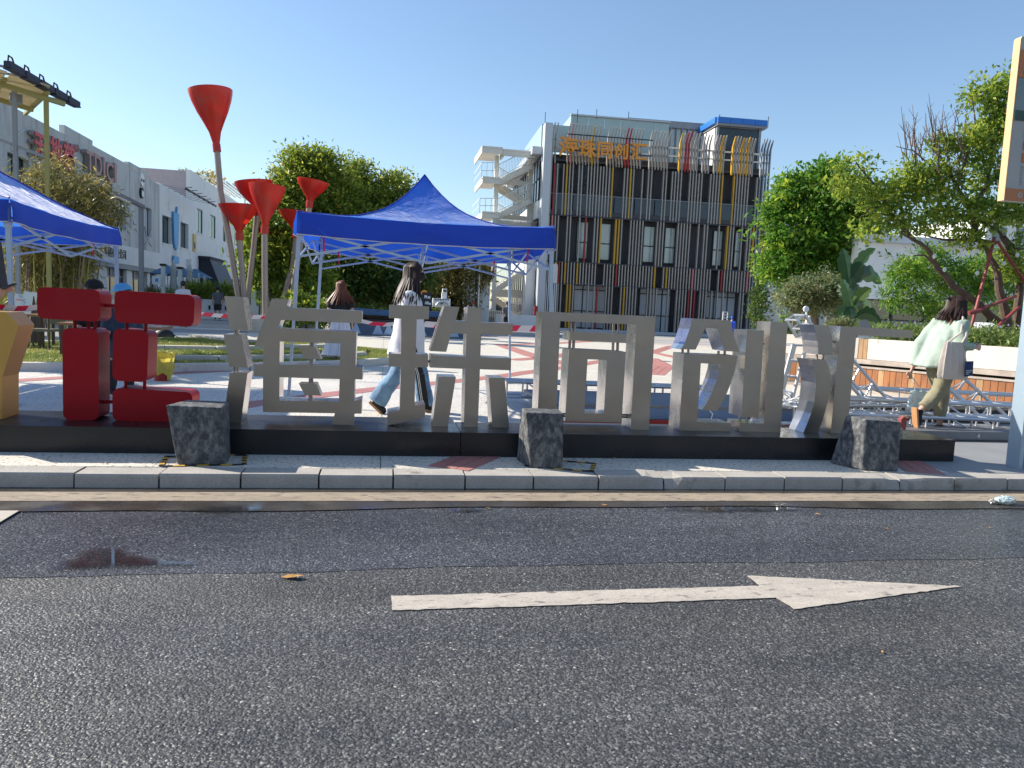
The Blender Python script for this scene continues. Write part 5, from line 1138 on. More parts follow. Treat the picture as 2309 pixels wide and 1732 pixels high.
# ================================================================ STAGE PARTS: aluminium trusses, frames and decks
def chords(mb, P, Q, off, r=.017):
    for o_ in off: mb.tube([P+o_, Q+o_], r, 7)
def truss(label, P, Q, wv, hv, n=7, loc=None, group='aluminium truss pieces lying by the planter', three=False):
    P, Q, wv, hv = map(Vector, (P, Q, wv, hv)); t = thing('truss', label, 'truss', tuple((P+Q)/2), group)
    offs = [Vector((0,0,0)), wv, hv] + ([] if three else [wv+hv])
    for o_ in offs: MB().tube([P+o_, Q+o_], .022, 8).build('chord', 'alu', t, smooth=True)
    mb = MB()
    for i in range(n+1):
        p = P.lerp(Q, i/n); k = len(offs); order = [0,1,2] if three else [0,1,3,2]
        for a in range(len(order)):
            MB().tube([p+offs[order[a]], p+offs[order[(a+1) % len(order)]]], .013, 6).build('rung', 'alu', t, smooth=True)
        if i < n and i % 4 == 1 and not three: 
            q = P.lerp(Q, (i+1)/n)
            for a in (1, 2): MB().tube([p+offs[0], q+offs[a]], .010, 5).build('diagonal', 'alu', t, smooth=True)
    return t
A_, B_ = AY(1880,763,8.7), AY(2027,930,8.5); truss('ladder-like aluminium truss leaning down to the right, left of the walking woman', A_, B_, (-.10,.02,-.22), (-.02,.24,-.12), 5, three=True)
A_, B_ = AY(2120,805,8.5), AY(2266,936,8.2); truss('leaning aluminium truss to the right of the walking woman', A_, B_, (-.14,.0,-.18), (.0,.24,-.14), 5, three=True)
A_, B_ = AY(1880,905,7.9), AY(2300,938,7.9); truss('long flat aluminium truss lying on the ground behind the walking woman', Vector((A_.x,7.9,.42)), Vector((B_.x,7.75,.40)), (0,.28,0), (0,0,-.16), 9)
truss('second flat aluminium truss lying nearest the grey ramp', Vector((4.9,7.45,.30)), Vector((8.2,7.3,.27)), (0,.25,0), (0,0,-.12), 12)
truss('far flat aluminium truss lying against the timber boards', Vector((6.2,9.6,.40)), Vector((9.6,8.9,.40)), (0,.28,0), (0,0,-.2), 6)
truss('aluminium truss resting behind the curved dots of 汇, lowest of the heap', Vector((4.25,7.6,.36)), Vector((6.2,7.9,.36)), (0,.25,0), (0,0,-.2), 7)
a = AY(1783,745,8.0); tw = truss('upright square aluminium truss standing between 创 and 汇', Vector((a.x-.14,8.0,.1)), Vector((a.x+.04,8.0,1.02)), (.17,0,0), (0,.24,0), 5)
p = AY(1797,722,8.0); truss('bent top piece of truss tilted above the upright one', p, p+Vector((.16,0,-.20)), (.1,.0,.06), (0,.24,0), 2)
truss('low box frame of dark truss seen through the gap between 同 and 创', Vector((1.55,9.3,.38)), Vector((4.4,9.3,.36)), (0,.3,0), (0,0,-.19), 11)
sp_ = thing('stage_platform', 'low stage platform with blue deck sides and a red strip behind the sign', 'stage', (3.2,8.2,.1))
MB().mm((1.75,7.85,.27),(4.9,9.2,.30)).build('deck', 'stage_deck', sp_)
for k in range(4): MB().mm((1.78+k*.78,7.86,.145),(2.50+k*.78,7.9,.268)).build('side_board', 'deck_blue', sp_)
MB().mm((1.75,7.8,.1),(5.0,7.92,.142)).build('red_strip', 'bin_red', sp_); MB().mm((2.44,7.9,.1),(2.5,8.9,.145)).build('leg', 'stage_deck', sp_)
for x in (2.62,3.3,3.62): MB().tube([(x,7.82,.12),(x+.03,7.82,.22),(x-.08,7.84,.34)], .007, 5).build('cable_tie', 'white', sp_)
rp = thing('grey_ramp', 'long low grey board with small white numbers lying in front of the trusses', 'board', (6.2,7.1,.1))
MB().mm((5.0,6.98,.12),(7.6,7.02,.205)).build('board_face', 'stage_deck', rp); MB().mm((5.0,7.03,.1),(7.6,7.5,.19)).build('board_top', 'alu_dark', rp)
for ch, x in (('4', 6.28),('5',6.86)): text(ch, .07, .001, 'white', rp, (x,6.975,.135), (1,0,0), (0,0,1), name='number')
c = AY(2038,950,7.0); tag(MB().prism([[c+Vector(q) for q in ((-.03,0,-.10),(.03,0,-.11),(.035,0,.03),(.0,0,.05),(-.03,0,.02))]], (0,.05,0)).build('red_cloth', 'prop_red', smooth=True), 'folded dark red cloth behind the right bollard', 'cloth')
bx = thing('truss_shade', 'black box added as the dark shaded gap under the flat trusses', 'shade block', (6.0,8.6,.1)); MB().mm((5.2,8.4,.1),(8.6,8.8,.27)).build('shade_box', 'black', bx)  # black box added to stand for the shade in the gaps below the trusses
t = thing('cable_pile', 'white cables and clips heaped on the truss ends left of 汇', 'cable', (4.5,7.6,.4)); mb = MB(); rr = random.Random(8)
for k in range(9):
    c = Vector((rr.uniform(4.25,4.7), rr.uniform(7.4,7.8), rr.uniform(.38,.5))); mb.tube([c+Vector((math.cos(a)*.09, .05*math.sin(2*a), math.sin(a)*.04)) for a in np.linspace(0, rr.uniform(3,6), 9)], .009, 5)
mb.build('cable', 'white', t)

# ================================================================ HANGING BOARD on its mast (right edge)
sb = thing('hanging_board', 'tall cream and orange notice board on a mast, cut by the right edge', 'notice board', (5.5,5.68,.1))
def q5(x, y): return AY(x, y, 5.68)
x0, x1, z0, z1 = 5.055, 5.95, 2.37, 3.685
mb = MB(); mb.mm((x0+.012, 5.60, z0), (x1, 5.665, z1)); mb.build('board_body', 'panel_face', sb)
mb = MB(); pr = [Vector((x0,0,z0)), Vector((x0+.011,0,z0)), Vector((x0+.011,0,z1)), Vector((x0+.01,0,z1)), Vector((x0,0,z1-.02))]; mb.prism([[p+Vector((0,5.597,0)) for p in pr]], (0,.07,0)); mb.build('board_edge', 'panel_edge', sb)
fx = x0+.012
MB().mm((fx,5.592,3.30),(x1,5.599,3.42)).build('orange_band', 'panel_orange', sb) if False else None
MB().mm((fx,5.592,2.372),(x1,5.599,2.47)).build('orange_band', 'panel_orange', sb); MB().mm((fx,5.592,3.36),(x1,5.599,3.58)).build('orange_band', 'panel_orange', sb)
MB().mm((fx,5.592,3.02),(x1,5.599,3.355)).build('picture', 'pic_sky', sb)
mb = MB(); mb.tube([(5.27,5.589,3.03),(5.26,5.589,3.15),(5.30,5.589,3.28),(5.28,5.589,3.42)], [.022,.014,.012,.004], 6, sq=.1); 
for a in range(9): mb.tube([(5.285,5.589,3.24+.02*(a%3)),(5.27+.13*math.cos(a*.7),5.589,3.36+.10*math.sin(a*.7))], [.009,.003], 5, sq=.2)
mb.build('tree_print', 'pic_dark', sb); 
for k in range(22): 
    a = k*2.4; r_ = .03+.10*((k*37) % 10)/10; MB().tube([(5.27+r_*math.cos(a)*1.1,5.5895,3.40+r_*math.sin(a)*.8),(5.27+r_*math.cos(a)*1.1,5.5885,3.40+r_*math.sin(a)*.8)], .028, 8).build('leaf_print', 'pic_dark', sb)
MB().mm((fx,5.5905,3.022),(x1,5.5915,3.10)).build('grass_print', 'pic_green', sb); MB().mm((5.19,5.588,3.10),(5.42,5.5895,3.115)).build('bench_print', 'table_wood', sb)
for s_, z in (('1000+', 2.905), ('体育公园', 2.805), ('畅享运动', 2.705)):
    MB().mm((5.185,5.594,z-.018),(x1,5.599,z+.062)).build('text_plate', 'panel_orange', sb); text(s_, .068, .0012, 'panel_face', sb, (5.20,5.592,z), (1,0,0), (0,0,1), name='lettering', bold=.0015)
text('PARK', .035, .0006, 'sign_side', sb, (5.235,5.598,2.66), (0,0,-1), (1,0,0), name='lettering'); text('ECOLOGY', .035, .0006, 'sign_side', sb, (5.185,5.598,2.66), (0,0,-1), (1,0,0), name='lettering')
text('020', .042, .001, 'panel_face', sb, (5.235,5.59,2.40), (1,0,0), (0,0,1), name='lettering'); text('2237', .068, .001, 'panel_face', sb, (5.315,5.59,2.398), (1,0,0), (0,0,1), name='lettering', bold=.001)
MB().tube([(5.198,5.5915,2.42),(5.198,5.5895,2.42)], .024, 18).build('phone_badge', 'panel_face', sb); text('T', .036, .0006, 'panel_orange', sb, (5.189,5.588,2.407), (1,0,0), (0,0,1), name='lettering', bold=.001)
MB().mm((5.485,5.60,.1),(5.525,5.74,2.36)).build('mast', 'mast_blue', sb); MB().mm((5.535,5.60,.1),(5.56,5.74,2.36)).build('mast', 'mast_blue', sb); MB().mm((5.525,5.61,.1),(5.535,5.73,2.36)).build('seam', 'canopy_cream', sb); MB().mm((5.561,5.605,.1),(6.0,5.73,2.36)).build('mast_panel', 'mast_dark', sb)
# ================================================================ PEOPLE
def fuse(mb, name, mk, parent, vox=.012, it=3):
    me = bpy.data.meshes.new('t'); me.from_pydata([tuple(v) for v in mb.v], [], mb.f); o = bpy.data.objects.new('t', me); COL.objects.link(o)
    bm = bmesh.new(); bm.from_mesh(me); bmesh.ops.remove_doubles(bm, verts=bm.verts, dist=.0003); bmesh.ops.recalc_face_normals(bm, faces=bm.faces); bm.to_mesh(me); bm.free()
    m = o.modifiers.new('r', 'REMESH'); m.mode = 'VOXEL'; m.voxel_size = vox; m.use_smooth_shade = True
    s = o.modifiers.new('s', 'SMOOTH'); s.iterations = it; s.factor = .5
    dg = bpy.context.evaluated_depsgraph_get(); m2 = bpy.data.meshes.new_from_object(o.evaluated_get(dg)); bpy.data.objects.remove(o)
    off = Vector(WL[parent.name]); m2.transform(Matrix.Translation(-off)); m2.materials.clear()
    if mk not in ('skin',) and name not in ('shoe',):
        from mathutils import noise
        amp = .011 if vox < .016 else .012
        nv = [v.normal.copy() for v in m2.vertices]
        for v, n_ in zip(m2.vertices, nv):
            q = v.co; d = noise.noise(Vector((q.x*13+2, q.y*13, q.z*3.2))) + .55*noise.noise(Vector((q.x*7+q.z*11, q.y*9-q.z*7, q.z*9+5)))
            v.co = q + n_*amp*d
    m2.materials.append(M[mk]); m2.name = name
    return reg(bpy.data.objects.new(name, m2), parent)
def lathe_el(mb, pts, lat, fwd):
    """pts: (centre, half-width, half-depth) rings stacked through a torso"""
    rings = [ngon_ring(c, lat, fwd, w_, d_, 16) for c, w_, d_ in pts]; mb.loft(rings); return mb
def person(label, base, H, ang, J=None, stride=.0, top=None, bottom=None, hair=None, shoes='black', group=None, vox=.02, sleeves='short', legs='long', loose=1.0, lean=0, hairlen=.0, mask=None, skirt=None, face=False, arm=(0,0), topz=None, hide=()):
    base = Vector(base); f = Vector((math.cos(ang), math.sin(ang), 0)); l = Vector((-math.sin(ang), math.cos(ang), 0)); up = Vector((0,0,1))
    t = thing('person', label, 'person', tuple(base), group)
    def P(a, b, c): return base + f*a*H + l*b*H + up*c*H
    j = dict(pel=P(0,0,.52), che=P(lean*.7,0,.74), nek=P(lean,0,.835), hed=P(lean*1.15+.012,0,.925),
        shL=P(lean*.9,.105,.785), shR=P(lean*.9,-.105,.785), hiL=P(0,.05,.50), hiR=P(0,-.05,.50),
        knL=P(stride*.55+.02,.055,.275), knR=P(-stride*.35+.02,-.055,.275), anL=P(stride,.055,.045), anR=P(-stride,-.055,.05+abs(stride)*.15),
        elL=P(-.03-arm[0]*.1,.14,.625), elR=P(-.03+arm[0]*.1,-.14,.625), wrL=P(.02+arm[0],.135,.485), wrR=P(.02-arm[0]+arm[1],-.135,.485))
    if J:
        for k, v in J.items(): j[k] = P(*v) if len(v) == 3 and not isinstance(v, Vector) else v
    # ---- body: one continuous skin surface
    mb = MB()
    lathe_el(mb, [(j['pel']-up*.04*H, .085*H, .06*H), (j['pel'], .092*H, .066*H), (j['pel'].lerp(j['che'],.45), .072*H, .052*H), (j['che'], .09*H, .06*H), (j['che'].lerp(j['nek'],.6), .085*H, .05*H), (j['nek']-up*.02*H, .04*H, .035*H)], l, f)
    mb.tube([j['nek']-up*.03*H, j['nek']+up*.045*H], [.033*H, .030*H], 10)
    hc = j['hed']; rt_ = Matrix((f, l, up)).transposed()
    mb.ell(hc, (.056*H, .046*H, .066*H), 16, 11, rot=rt_); mb.ell(hc+f*.014*H-up*.033*H, (.036*H,.034*H,.038*H), 12, 8, rot=rt_)
    mb.ell(hc+f*.058*H-up*.008*H, (.011*H,.008*H,.014*H), 8, 6, rot=rt_)                     # nose
    mb.ell(hc+f*.050*H-up*.036*H, (.008*H,.014*H,.006*H), 8, 5, rot=rt_)                     # lips
    for s in (-1, 1): mb.ell(hc+l*s*.046*H-f*.002*H-up*.006*H, (.010*H,.006*H,.017*H), 8, 6, rot=rt_)   # ears
    for s, S in ((1,'L'),(-1,'R')):
        mb.tube([j['che'].lerp(j['sh'+S],.5), j['sh'+S], j['el'+S], j['wr'+S]], [.04*H,.034*H,.024*H,.016*H], 10)
        d = (j['wr'+S]-j['el'+S]).normalized(); side = d.cross(l*s); 
        if side.length < .1: side = f.copy()
        side.normalize(); nn = d.cross(side).normalized(); pc = j['wr'+S]+d*.028*H
        mb.tube([j['wr'+S], pc, pc+d*.022*H], [.016*H,.020*H,.016*H], 8, sq=.55)
        for q in range(4):
            a0 = pc+d*.018*H+side*(q-1.5)*.0105*H; ln = (.040,.046,.043,.034)[q]*H; cv = nn*.014*H
            mb.tube([a0, a0+d*ln*.5+cv*.3, a0+d*ln*.85+cv], [.0056*H,.0052*H,.0042*H], 6)
        mb.tube([pc-side*.012*H, pc-side*.028*H+d*.016*H, pc-side*.026*H+d*.036*H], [.0065*H,.006*H,.0045*H], 6)
        mb.tube([j['pel'].lerp(j['hi'+S],.8), j['hi'+S]-up*.03*H, j['kn'+S], j['kn'+S].lerp(j['an'+S],.35), j['an'+S]], [.05*H,.053*H,.033*H,.032*H,.018*H], 10)
        tf = j.get('to'+S, j['an'+S]+f*.075*H-up*.03*H); mb.tube([j['an'+S], j['an'+S].lerp(tf,.5)-up*.006*H, tf], [.020*H,.022*H,.014*H], 8)
    fuse(mb, 'body', 'skin', t, vox if vox > .015 else .0075, 2)
    # eyes
    if face:
        for s in (-1, 1): MB().ell(hc+f*.049*H+l*s*.019*H+up*.004*H, (.006*H,.009*H,.005*H), 8, 6, rot=rt_).build('eye', 'hair_black', t, smooth=True)
    # ---- clothes
    if top:
        mb = MB(); tz = topz if topz is not None else .47; q = loose
        bot = j['pel'] + up*(tz-.52)*H
        lathe_el(mb, [(bot-f*.014*H*q, .105*H*q, .086*H*q*q), (bot.lerp(j['che'],.4), .100*H*q, .076*H*q*q), (j['che'], .104*H*min(q,1.15), .068*H*min(q,1.3)), (j['che'].lerp(j['nek'],.45), .104*H, .058*H), (j['che'].lerp(j['nek'],.8), .074*H, .052*H), (j['nek']-up*.022*H, .044*H, .036*H)], l, f)
        for S in 'LR':
            if sleeves == 'long': mb.tube([j['che'].lerp(j['sh'+S],.75), j['sh'+S], j['el'+S], j['wr'+S].lerp(j['el'+S],.08)], [.042*H,.042*H*q**.5,.034*H*q,.022*H*q], 12)
            else: mb.tube([j['che'].lerp(j['sh'+S],.75), j['sh'+S], j['sh'+S].lerp(j['el'+S],.72)], [.044*H,.045*H*q**.5,.043*H*q], 12)
        fuse(mb, 'shirt' if sleeves == 'short' else 'jacket', top, t, vox, 4)
    if bottom:
        mb = MB(); q = loose
        lathe_el(mb, [(j['pel']+up*.05*H, .080*H, .062*H), (j['pel'], .096*H, .074*H), (j['pel']-up*.05*H, .094*H, .074*H)], l, f)
        for S in 'LR':
            e = j['an'+S] if legs in ('long','wide') else (j['kn'+S].lerp(j['an'+S],.78) if legs == 'crop' else j['kn'+S]); wq = {'long':.034,'wide':.062,'crop':.040,'short':.055}[legs]
            pts = [j['pel'].lerp(j['hi'+S],.7), j['hi'+S]-up*.04*H, j['kn'+S], e] if legs != 'short' else [j['pel'].lerp(j['hi'+S],.7), j['hi'+S]-up*.04*H, e+up*.02*H]
            rr_ = [.055*H,.060*H,.046*H*(1.15 if legs in('wide','crop') else 1), wq*H] if legs != 'short' else [.055*H,.060*H,.052*H]
            mb.tube(pts, rr_, 14)
        fuse(mb, 'trousers' if legs != 'short' else 'shorts', bottom, t, vox, 4)
    if skirt:
        rings = []
        for zz, w_ in ((.60,.075),(.52,.10),(.40,.125),(.25,.16),(.12,.20)):
            c = j['pel']+up*(zz-.52)*H - f*(.60-zz)*.05*H; rings.append([c + l*(w_*H*(1+.07*math.sin(k*5.2))*math.cos(2*math.pi*k/40)) + f*(w_*H*.8*(1+.09*math.sin(k*3.7+1))*math.sin(2*math.pi*k/40)) for k in range(40)])
        MB().loft(rings, cap=False).build('skirt', skirt, t, smooth=True)
    for S in 'LR':
        if shoes:
            tf = j.get('to'+S, j['an'+S]+f*.085*H-up*.03*H); d = (tf-j['an'+S]).normalized(); mb = MB(); a = j['an'+S]
            mb.tube([a+up*.018*H, a-up*.004*H], [.026*H,.030*H], 10); mb.tube([a-d*.030*H-up*.012*H, a+d*.02*H-up*.014*H, tf+d*.004*H, tf+d*.022*H], [.026*H,.029*H,.026*H,.014*H], 10, sq=.85)
            sh = fuse(mb, 'shoe', shoes, t, max(.008, vox*.7), 2)
            un = d.cross(l).normalized(); 
            if un.z > 0: un = -un
            mb = MB(); c0 = a-d*.030*H+un*.034*H; c1 = tf+d*.026*H+un*.018*H; mb.bar(c0, c1, .050*H, .014*H, up=tuple(-un)); mb.build('sole', 'gum' if vox < .015 else 'white', sh)
    if hair:
        mb = MB(); mb.ell(hc-f*.010*H+up*.010*H, (.062*H,.054*H,.066*H), 18, 12, rot=rt_)
        hr = mb.build('hair', hair, t, smooth=True)
        if hairlen:
            rg_ = random.Random(int(H*1000)); mb = MB(); N = 150 if vox < .016 else 60
            for k in range(N):
                a = math.pi*(.34+1.32*k/N); a += rg_.uniform(-.05,.05)
                d = f*math.cos(a)*.060*H + l*math.sin(a)*.053*H; s0 = hc - f*.008*H + d*.8 + up*.035*H; ln = hairlen*H*rg_.uniform(.85,1.08)
                wv = Vector((rg_.uniform(-1,1), rg_.uniform(-1,1), 0))*.012*H
                bk = .30 if math.cos(a) < .2 else .08; p1 = s0+d*.30-up*ln*.35; sl_ = l*math.sin(a)*(.042 if hairlen > .22 else .0)*H; p2 = p1-up*ln*.35+d*bk+wv-f*.008*H+sl_; p3 = p2-up*ln*.3+wv*.8+d*bk*.8-f*.010*H+sl_
                mb.tube([hc+up*.074*H-f*.01*H+d*.12, hc+up*.058*H-f*.01*H+d*.62, s0+d*.22, p1, p2, p3], [.004*H,.007*H,.008*H,.0085*H,.0075*H,.0015*H], 5)
            mb.build('hair_strands', hair, hr, smooth=True)
    if mask:
        rings = []
        for z_, w_, d_ in ((.004,.036,.058),(-.012,.040,.068),(-.030,.038,.066),(-.050,.030,.052)):
            rings.append([hc+up*z_*H + f*(d_*H*math.cos(b)) + l*(w_*H*1.2*math.sin(b)) for b in np.linspace(-1.25,1.25,12)])
        mb = MB(); n = 12; mb.add([p for r_ in rings for p in r_], [(i*n+k, i*n+k+1, (i+1)*n+k+1, (i+1)*n+k) for i in range(3) for k in range(n-1)])
        o = mb.build('face_mask', mask, t, smooth=True); sd_ = o.modifiers.new('s','SOLIDIFY'); sd_.thickness = .004
        for s in (-1, 1): MB().tube([hc-up*.004*H+f*.02*H+l*s*.048*H, hc+up*.002*H-f*.004*H+l*s*.052*H], .0016*H, 4).build('ear_loop', mask, o)
    return t, j, f, l, up, P

# woman in the white shirt walking right behind 珠
H = 1.66; bx_, by_ = .27, 8.3
t, j, f, l, up, P = person('woman in loose white shirt, wide jeans and black mask striding right behind the character 珠', (bx_, by_, .1), H, 0.0,
   J=dict(anR=(-.20,-.06,.075), knR=(-.07,-.06,.27), toR=(-.155,-.06,.02), anL=(.13,.06,.045), knL=(.08,.06,.28), hed=(.028,0,.925)), stride=.13, top='cloth_white', bottom='denim', hair='hair_dark', shoes='black', vox=.014, loose=1.2, legs='wide', hairlen=.235, mask='cloth_black', face=True, topz=.385, arm=(.02,0))
for s, S in ((-1,'R'),(1,'L')):    # black side panel with white stripes down the trouser leg
    a = j['hi'+S]+l*s*.062*H-up*.02*H; b = j['kn'+S]+l*s*.055*H; c = j['an'+S]+l*s*.064*H
    if S == 'L': a = j['hiR']-l*.066*H; b = P(.075,-.115,.27); c = P(.115,-.115,.04)
    else: continue
    mb = MB(); mb.bar(a, b, .012, .085, up=(1,0,0)); mb.bar(b, c, .012, .095, up=(1,0,0)); mb.build('side_panel', 'cloth_black', t)
    for q in (-.030, -.014): 
        mb = MB(); mb.bar(a+f*q-l*.008, b+f*q-l*.008, .004, .006, up=(1,0,0)); mb.bar(b+f*q-l*.008, c+f*q-l*.008, .004, .006, up=(1,0,0)); mb.build('stripe', 'white', t)
# woman in mint jacket at right
H = 1.60; bx_, by_ = 6.12, 7.41; ang = .06
t, j, f, l, up, P = person('woman in a mint green jacket and khaki trousers walking right past the plinth end', (bx_, by_, .1), H, ang,
   J=dict(anR=(-.19,-.05,.165), knR=(-.045,-.05,.30), toR=(-.185,-.05,.085), anL=(.085,.05,.045), knL=(.07,.05,.285), hed=(.088,0,.900), nek=(.06,0,.825), che=(.03,0,.73), shR=(.045,-.10,.79), shL=(.045,.10,.79), elR=(.01,-.13,.635), wrR=(.135,-.12,.625), elL=(-.075,.12,.63), wrL=(-.135,.11,.455)), top='cloth_mint', bottom='cloth_khaki', hair='hair_dark', shoes='cloth_black', vox=.014, sleeves='long', loose=1.36, legs='crop', hairlen=.13, mask='mask_pale', face=True, topz=.475, lean=.03)
hc = j['hed']; mb = MB(); mb.ell(hc-f*.062*H+up*.045*H, (.026,.026,.022), 10, 7); mb.tube([hc-f*.062*H+up*.045*H, hc-f*.09*H+up*.055*H, hc-f*.10*H+up*.045*H], [.016,.013,.003], 6); mb.build('hair_bun', 'hair_dark', t, smooth=True)
MB().tube([hc+f*.05*H-l*.02*H+up*.006*H, hc+f*.052*H-l*.036*H+up*.006*H, hc-l*.05*H+up*.004*H], .002, 5).build('glasses', 'gum', t)
rr = random.Random(5); mb = MB()
for k in range(26): a = hc-f*(.045+rr.uniform(-.02,.012))*H-l*rr.uniform(-.01,.05)*H-up*.02*H; b = a-f*.05*H-l*.01*H-up*.17*H*rr.uniform(.8,1.15); mb.tube([a, a.lerp(b,.5)-f*.012, b], [.011,.009,.002], 5)
mb.build('ponytail', 'hair_brown', t, smooth=True)
# tote bag over the near shoulder
tb_ = thing('tote_bag', 'cream canvas tote bag with navy panel on the shoulder of the woman in mint', 'tote bag', tuple(j['pel']))
c = P(-.065,-.17,.50); fw = (f*.98 - l*.1).normalized(); rings = []
for zz, w_, d_, sh in ((.155,.062,.016,-.02),(.10,.080,.026,-.01),(.02,.100,.034,0),(-.07,.112,.036,.01),(-.095,.108,.026,.015)):
    cc = c+up*zz*H*1.0+fw*sh; rings.append([cc + fw*(w_*H*math.cos(2*math.pi*k/28)*(1+.04*math.sin(k*2.3))) + l*(d_*H*math.sin(2*math.pi*k/28)*(1+.18*math.sin(k*3.1))) for k in range(28)])
MB().loft(rings).build('bag_body', 'canvas', tb_, smooth=True)
MB().tube([c+up*.15*H-fw*.055*H, P(-.02,-.165,.72), P(.035,-.11,.828), P(.05,-.135,.79), P(.02,-.168,.70), c+up*.15*H+fw*.05*H], .0105, 6, sq=.5).build('strap', 'canvas', tb_, smooth=True)
pn = MB(); o_ = c-l*.048*H+fw*.052*H; cs_ = [o_+fw*a+up*b-l*.004 for a, b in ((-.01,-.115),(.085,-.10),(.078,.055),(-.012,.05))]; pn.prism([cs_], tuple(-l*.006)); pn.build('printed_panel', 'bag_navy', tb_)
for q in range(3): MB().bar(cs_[0]+fw*.012+up*(.03+q*.018)-l*.008, cs_[0]+fw*(.045+.02*q)+up*(.032+q*.018)-l*.008, .002, .005).build('print_line', 'white', tb_)
# clear carrier bag in the far hand
hb_ = j['wrL']-up*.06*H
pb = thing('carrier_bag', 'translucent pale carrier bag held low by the woman in mint', 'carrier bag', tuple(hb_))
cc = AY(2075,905,7.55); cc = Vector((cc.x, j['wrL'].y, cc.z)); rings = []
for zz, w_, d_ in ((.115,.115,.02),(.04,.128,.045),(-.05,.138,.055),(-.11,.14,.045),(-.122,.13,.02)):
    rings.append([cc+Vector((w_*math.cos(2*math.pi*k/24)*(1+.03*math.sin(k*2.9)), d_*math.sin(2*math.pi*k/24), zz*1.0+.006*math.sin(k*1.7))) for k in range(24)])
MB().loft(rings).build('bag_body', 'poly_clear', pb, smooth=True)
MB().tube([cc+Vector((-.05,0,.10)), hb_, cc+Vector((.05,0,.10))], .006, 6).build('handle', 'poly_clear', pb)
# woman in black top and long white skirt
H = 1.60; by_ = 14.6; bx_ = AY(766,820,by_).x; 
person('woman with wavy brown hair, black top and long white skirt seen from behind', (bx_, by_, .1), H, 1.5, stride=.03, top='cloth_black', hair='hair_brown', vox=.022, hairlen=.24, skirt='cloth_white', shoes='canvas', topz=.56, loose=1.0)
def simple(label, x, ytop, yfoot, Y, ang, **k):
    top_ = AY(x, ytop, Y); b = Vector((top_.x, Y, .1)); Hh = top_.z-.1; return person(label, tuple(b), Hh/.985, ang, vox=.03, **k)
simple('man in a grey shirt and dark shorts walking away by the white planters', 491, 646, 722, 40.5, 1.9, top='cloth_grey', bottom='cloth_dark', legs='short', hair='hair_black', stride=.06)
simple('man in a pale tee seen from behind just above the upper right red block', 413, 634, 730, 30, 1.6, top='cloth_white', bottom='cloth_dark', legs='long', hair='hair_black', stride=.02)
simple('person with dark hair in a light blue top between the funnel poles', 616, 658, 722, 38, 2.2, top='cloth_blue', bottom='cloth_navy', hair='hair_black', hairlen=.10, stride=.04)
simple('man in a dark grey tee walking toward the steel staircase', 1144, 680, 752, 42, 1.4, top='cloth_grey', bottom='cloth_black', legs='short', hair='hair_black', stride=.07)
simple('small distant person in white by the pipes beside the concrete column', 1056, 681, 735, 44, 1.4, top='cloth_white', bottom='cloth_dark', hair='hair_black')
simple('small distant person in pinkish cap at the foot of the concrete column', 1068, 680, 735, 44.2, 3.0, top='tape_white', bottom='cloth_dark', hair='bin_red')
simple('person in a bright blue hooded raincoat at the foot of the office building', 1651, 714, 765, 40, 1.0, top='rain_blue', bottom='rain_blue', legs='wide', hair='rain_blue', sleeves='long', loose=1.2)
# seated people at the table under the left tent, mostly hidden by the red character
def seated(label, x, ytop, Y, ang, top, hair, hat=None):
    tp = AY(x, ytop, Y); b = (tp.x, Y, .1); H = 1.62; zs = tp.z-.1-.975*H + .0   # shift down to seat height
    t, j, f, l, up, P = person(label, (tp.x, Y, .1+0), H, ang, J=dict(pel=Vector((tp.x,Y,.58)), hiL=Vector((tp.x,Y,.56))+Vector((0,0,0))+Vector((-math.sin(ang),math.cos(ang),0))*.09, hiR=Vector((tp.x,Y,.56))-Vector((-math.sin(ang),math.cos(ang),0))*.09,
        knL=Vector((tp.x,Y,.58))+Vector((math.cos(ang),math.sin(ang),0))*.42+Vector((-math.sin(ang),math.cos(ang),0))*.1, knR=Vector((tp.x,Y,.58))+Vector((math.cos(ang),math.sin(ang),0))*.42-Vector((-math.sin(ang),math.cos(ang),0))*.1,
        anL=Vector((tp.x,Y,.18))+Vector((math.cos(ang),math.sin(ang),0))*.40+Vector((-math.sin(ang),math.cos(ang),0))*.1, anR=Vector((tp.x,Y,.18))+Vector((math.cos(ang),math.sin(ang),0))*.34-Vector((-math.sin(ang),math.cos(ang),0))*.1,
        che=Vector((tp.x,Y,tp.z-.44)), nek=Vector((tp.x,Y,tp.z-.25)), hed=Vector((tp.x,Y,tp.z-.11)), shL=Vector((tp.x,Y,tp.z-.32))+Vector((-math.sin(ang),math.cos(ang),0))*.17, shR=Vector((tp.x,Y,tp.z-.32))-Vector((-math.sin(ang),math.cos(ang),0))*.17,
        elL=Vector((tp.x,Y,tp.z-.58))+Vector((-math.sin(ang),math.cos(ang),0))*.22, elR=Vector((tp.x,Y,tp.z-.58))-Vector((-math.sin(ang),math.cos(ang),0))*.22, wrL=Vector((tp.x,Y,tp.z-.62))+Vector((math.cos(ang),math.sin(ang),0))*.24, wrR=Vector((tp.x,Y,tp.z-.62))+Vector((math.cos(ang),math.sin(ang),0))*.24),
        top=top, bottom='cloth_dark', hair=hair, vox=.022, topz=.50)
    if hat:
        c = j['hed']+up*.02; mb = MB(); rg_ = [ngon_ring(c+up*z_, f, l, r_, r_*.92, 20) for z_, r_ in ((.015,.105),(.05,.104),(.085,.085),(.108,.045),(.113,.01))]; mb.loft(rg_)
        mb.loft([ngon_ring(c+up*.012+f*.07, f, l, .10, .08, 16), ngon_ring(c+up*.02+f*.07, f, l, .095, .075, 16)]); mb.build('cap', hat, t, smooth=True)
    return t
seated('seated person in black with a black cap, behind the first red block', 212, 634, 9.4, -.5, 'cloth_black', 'hair_black', 'cloth_black')
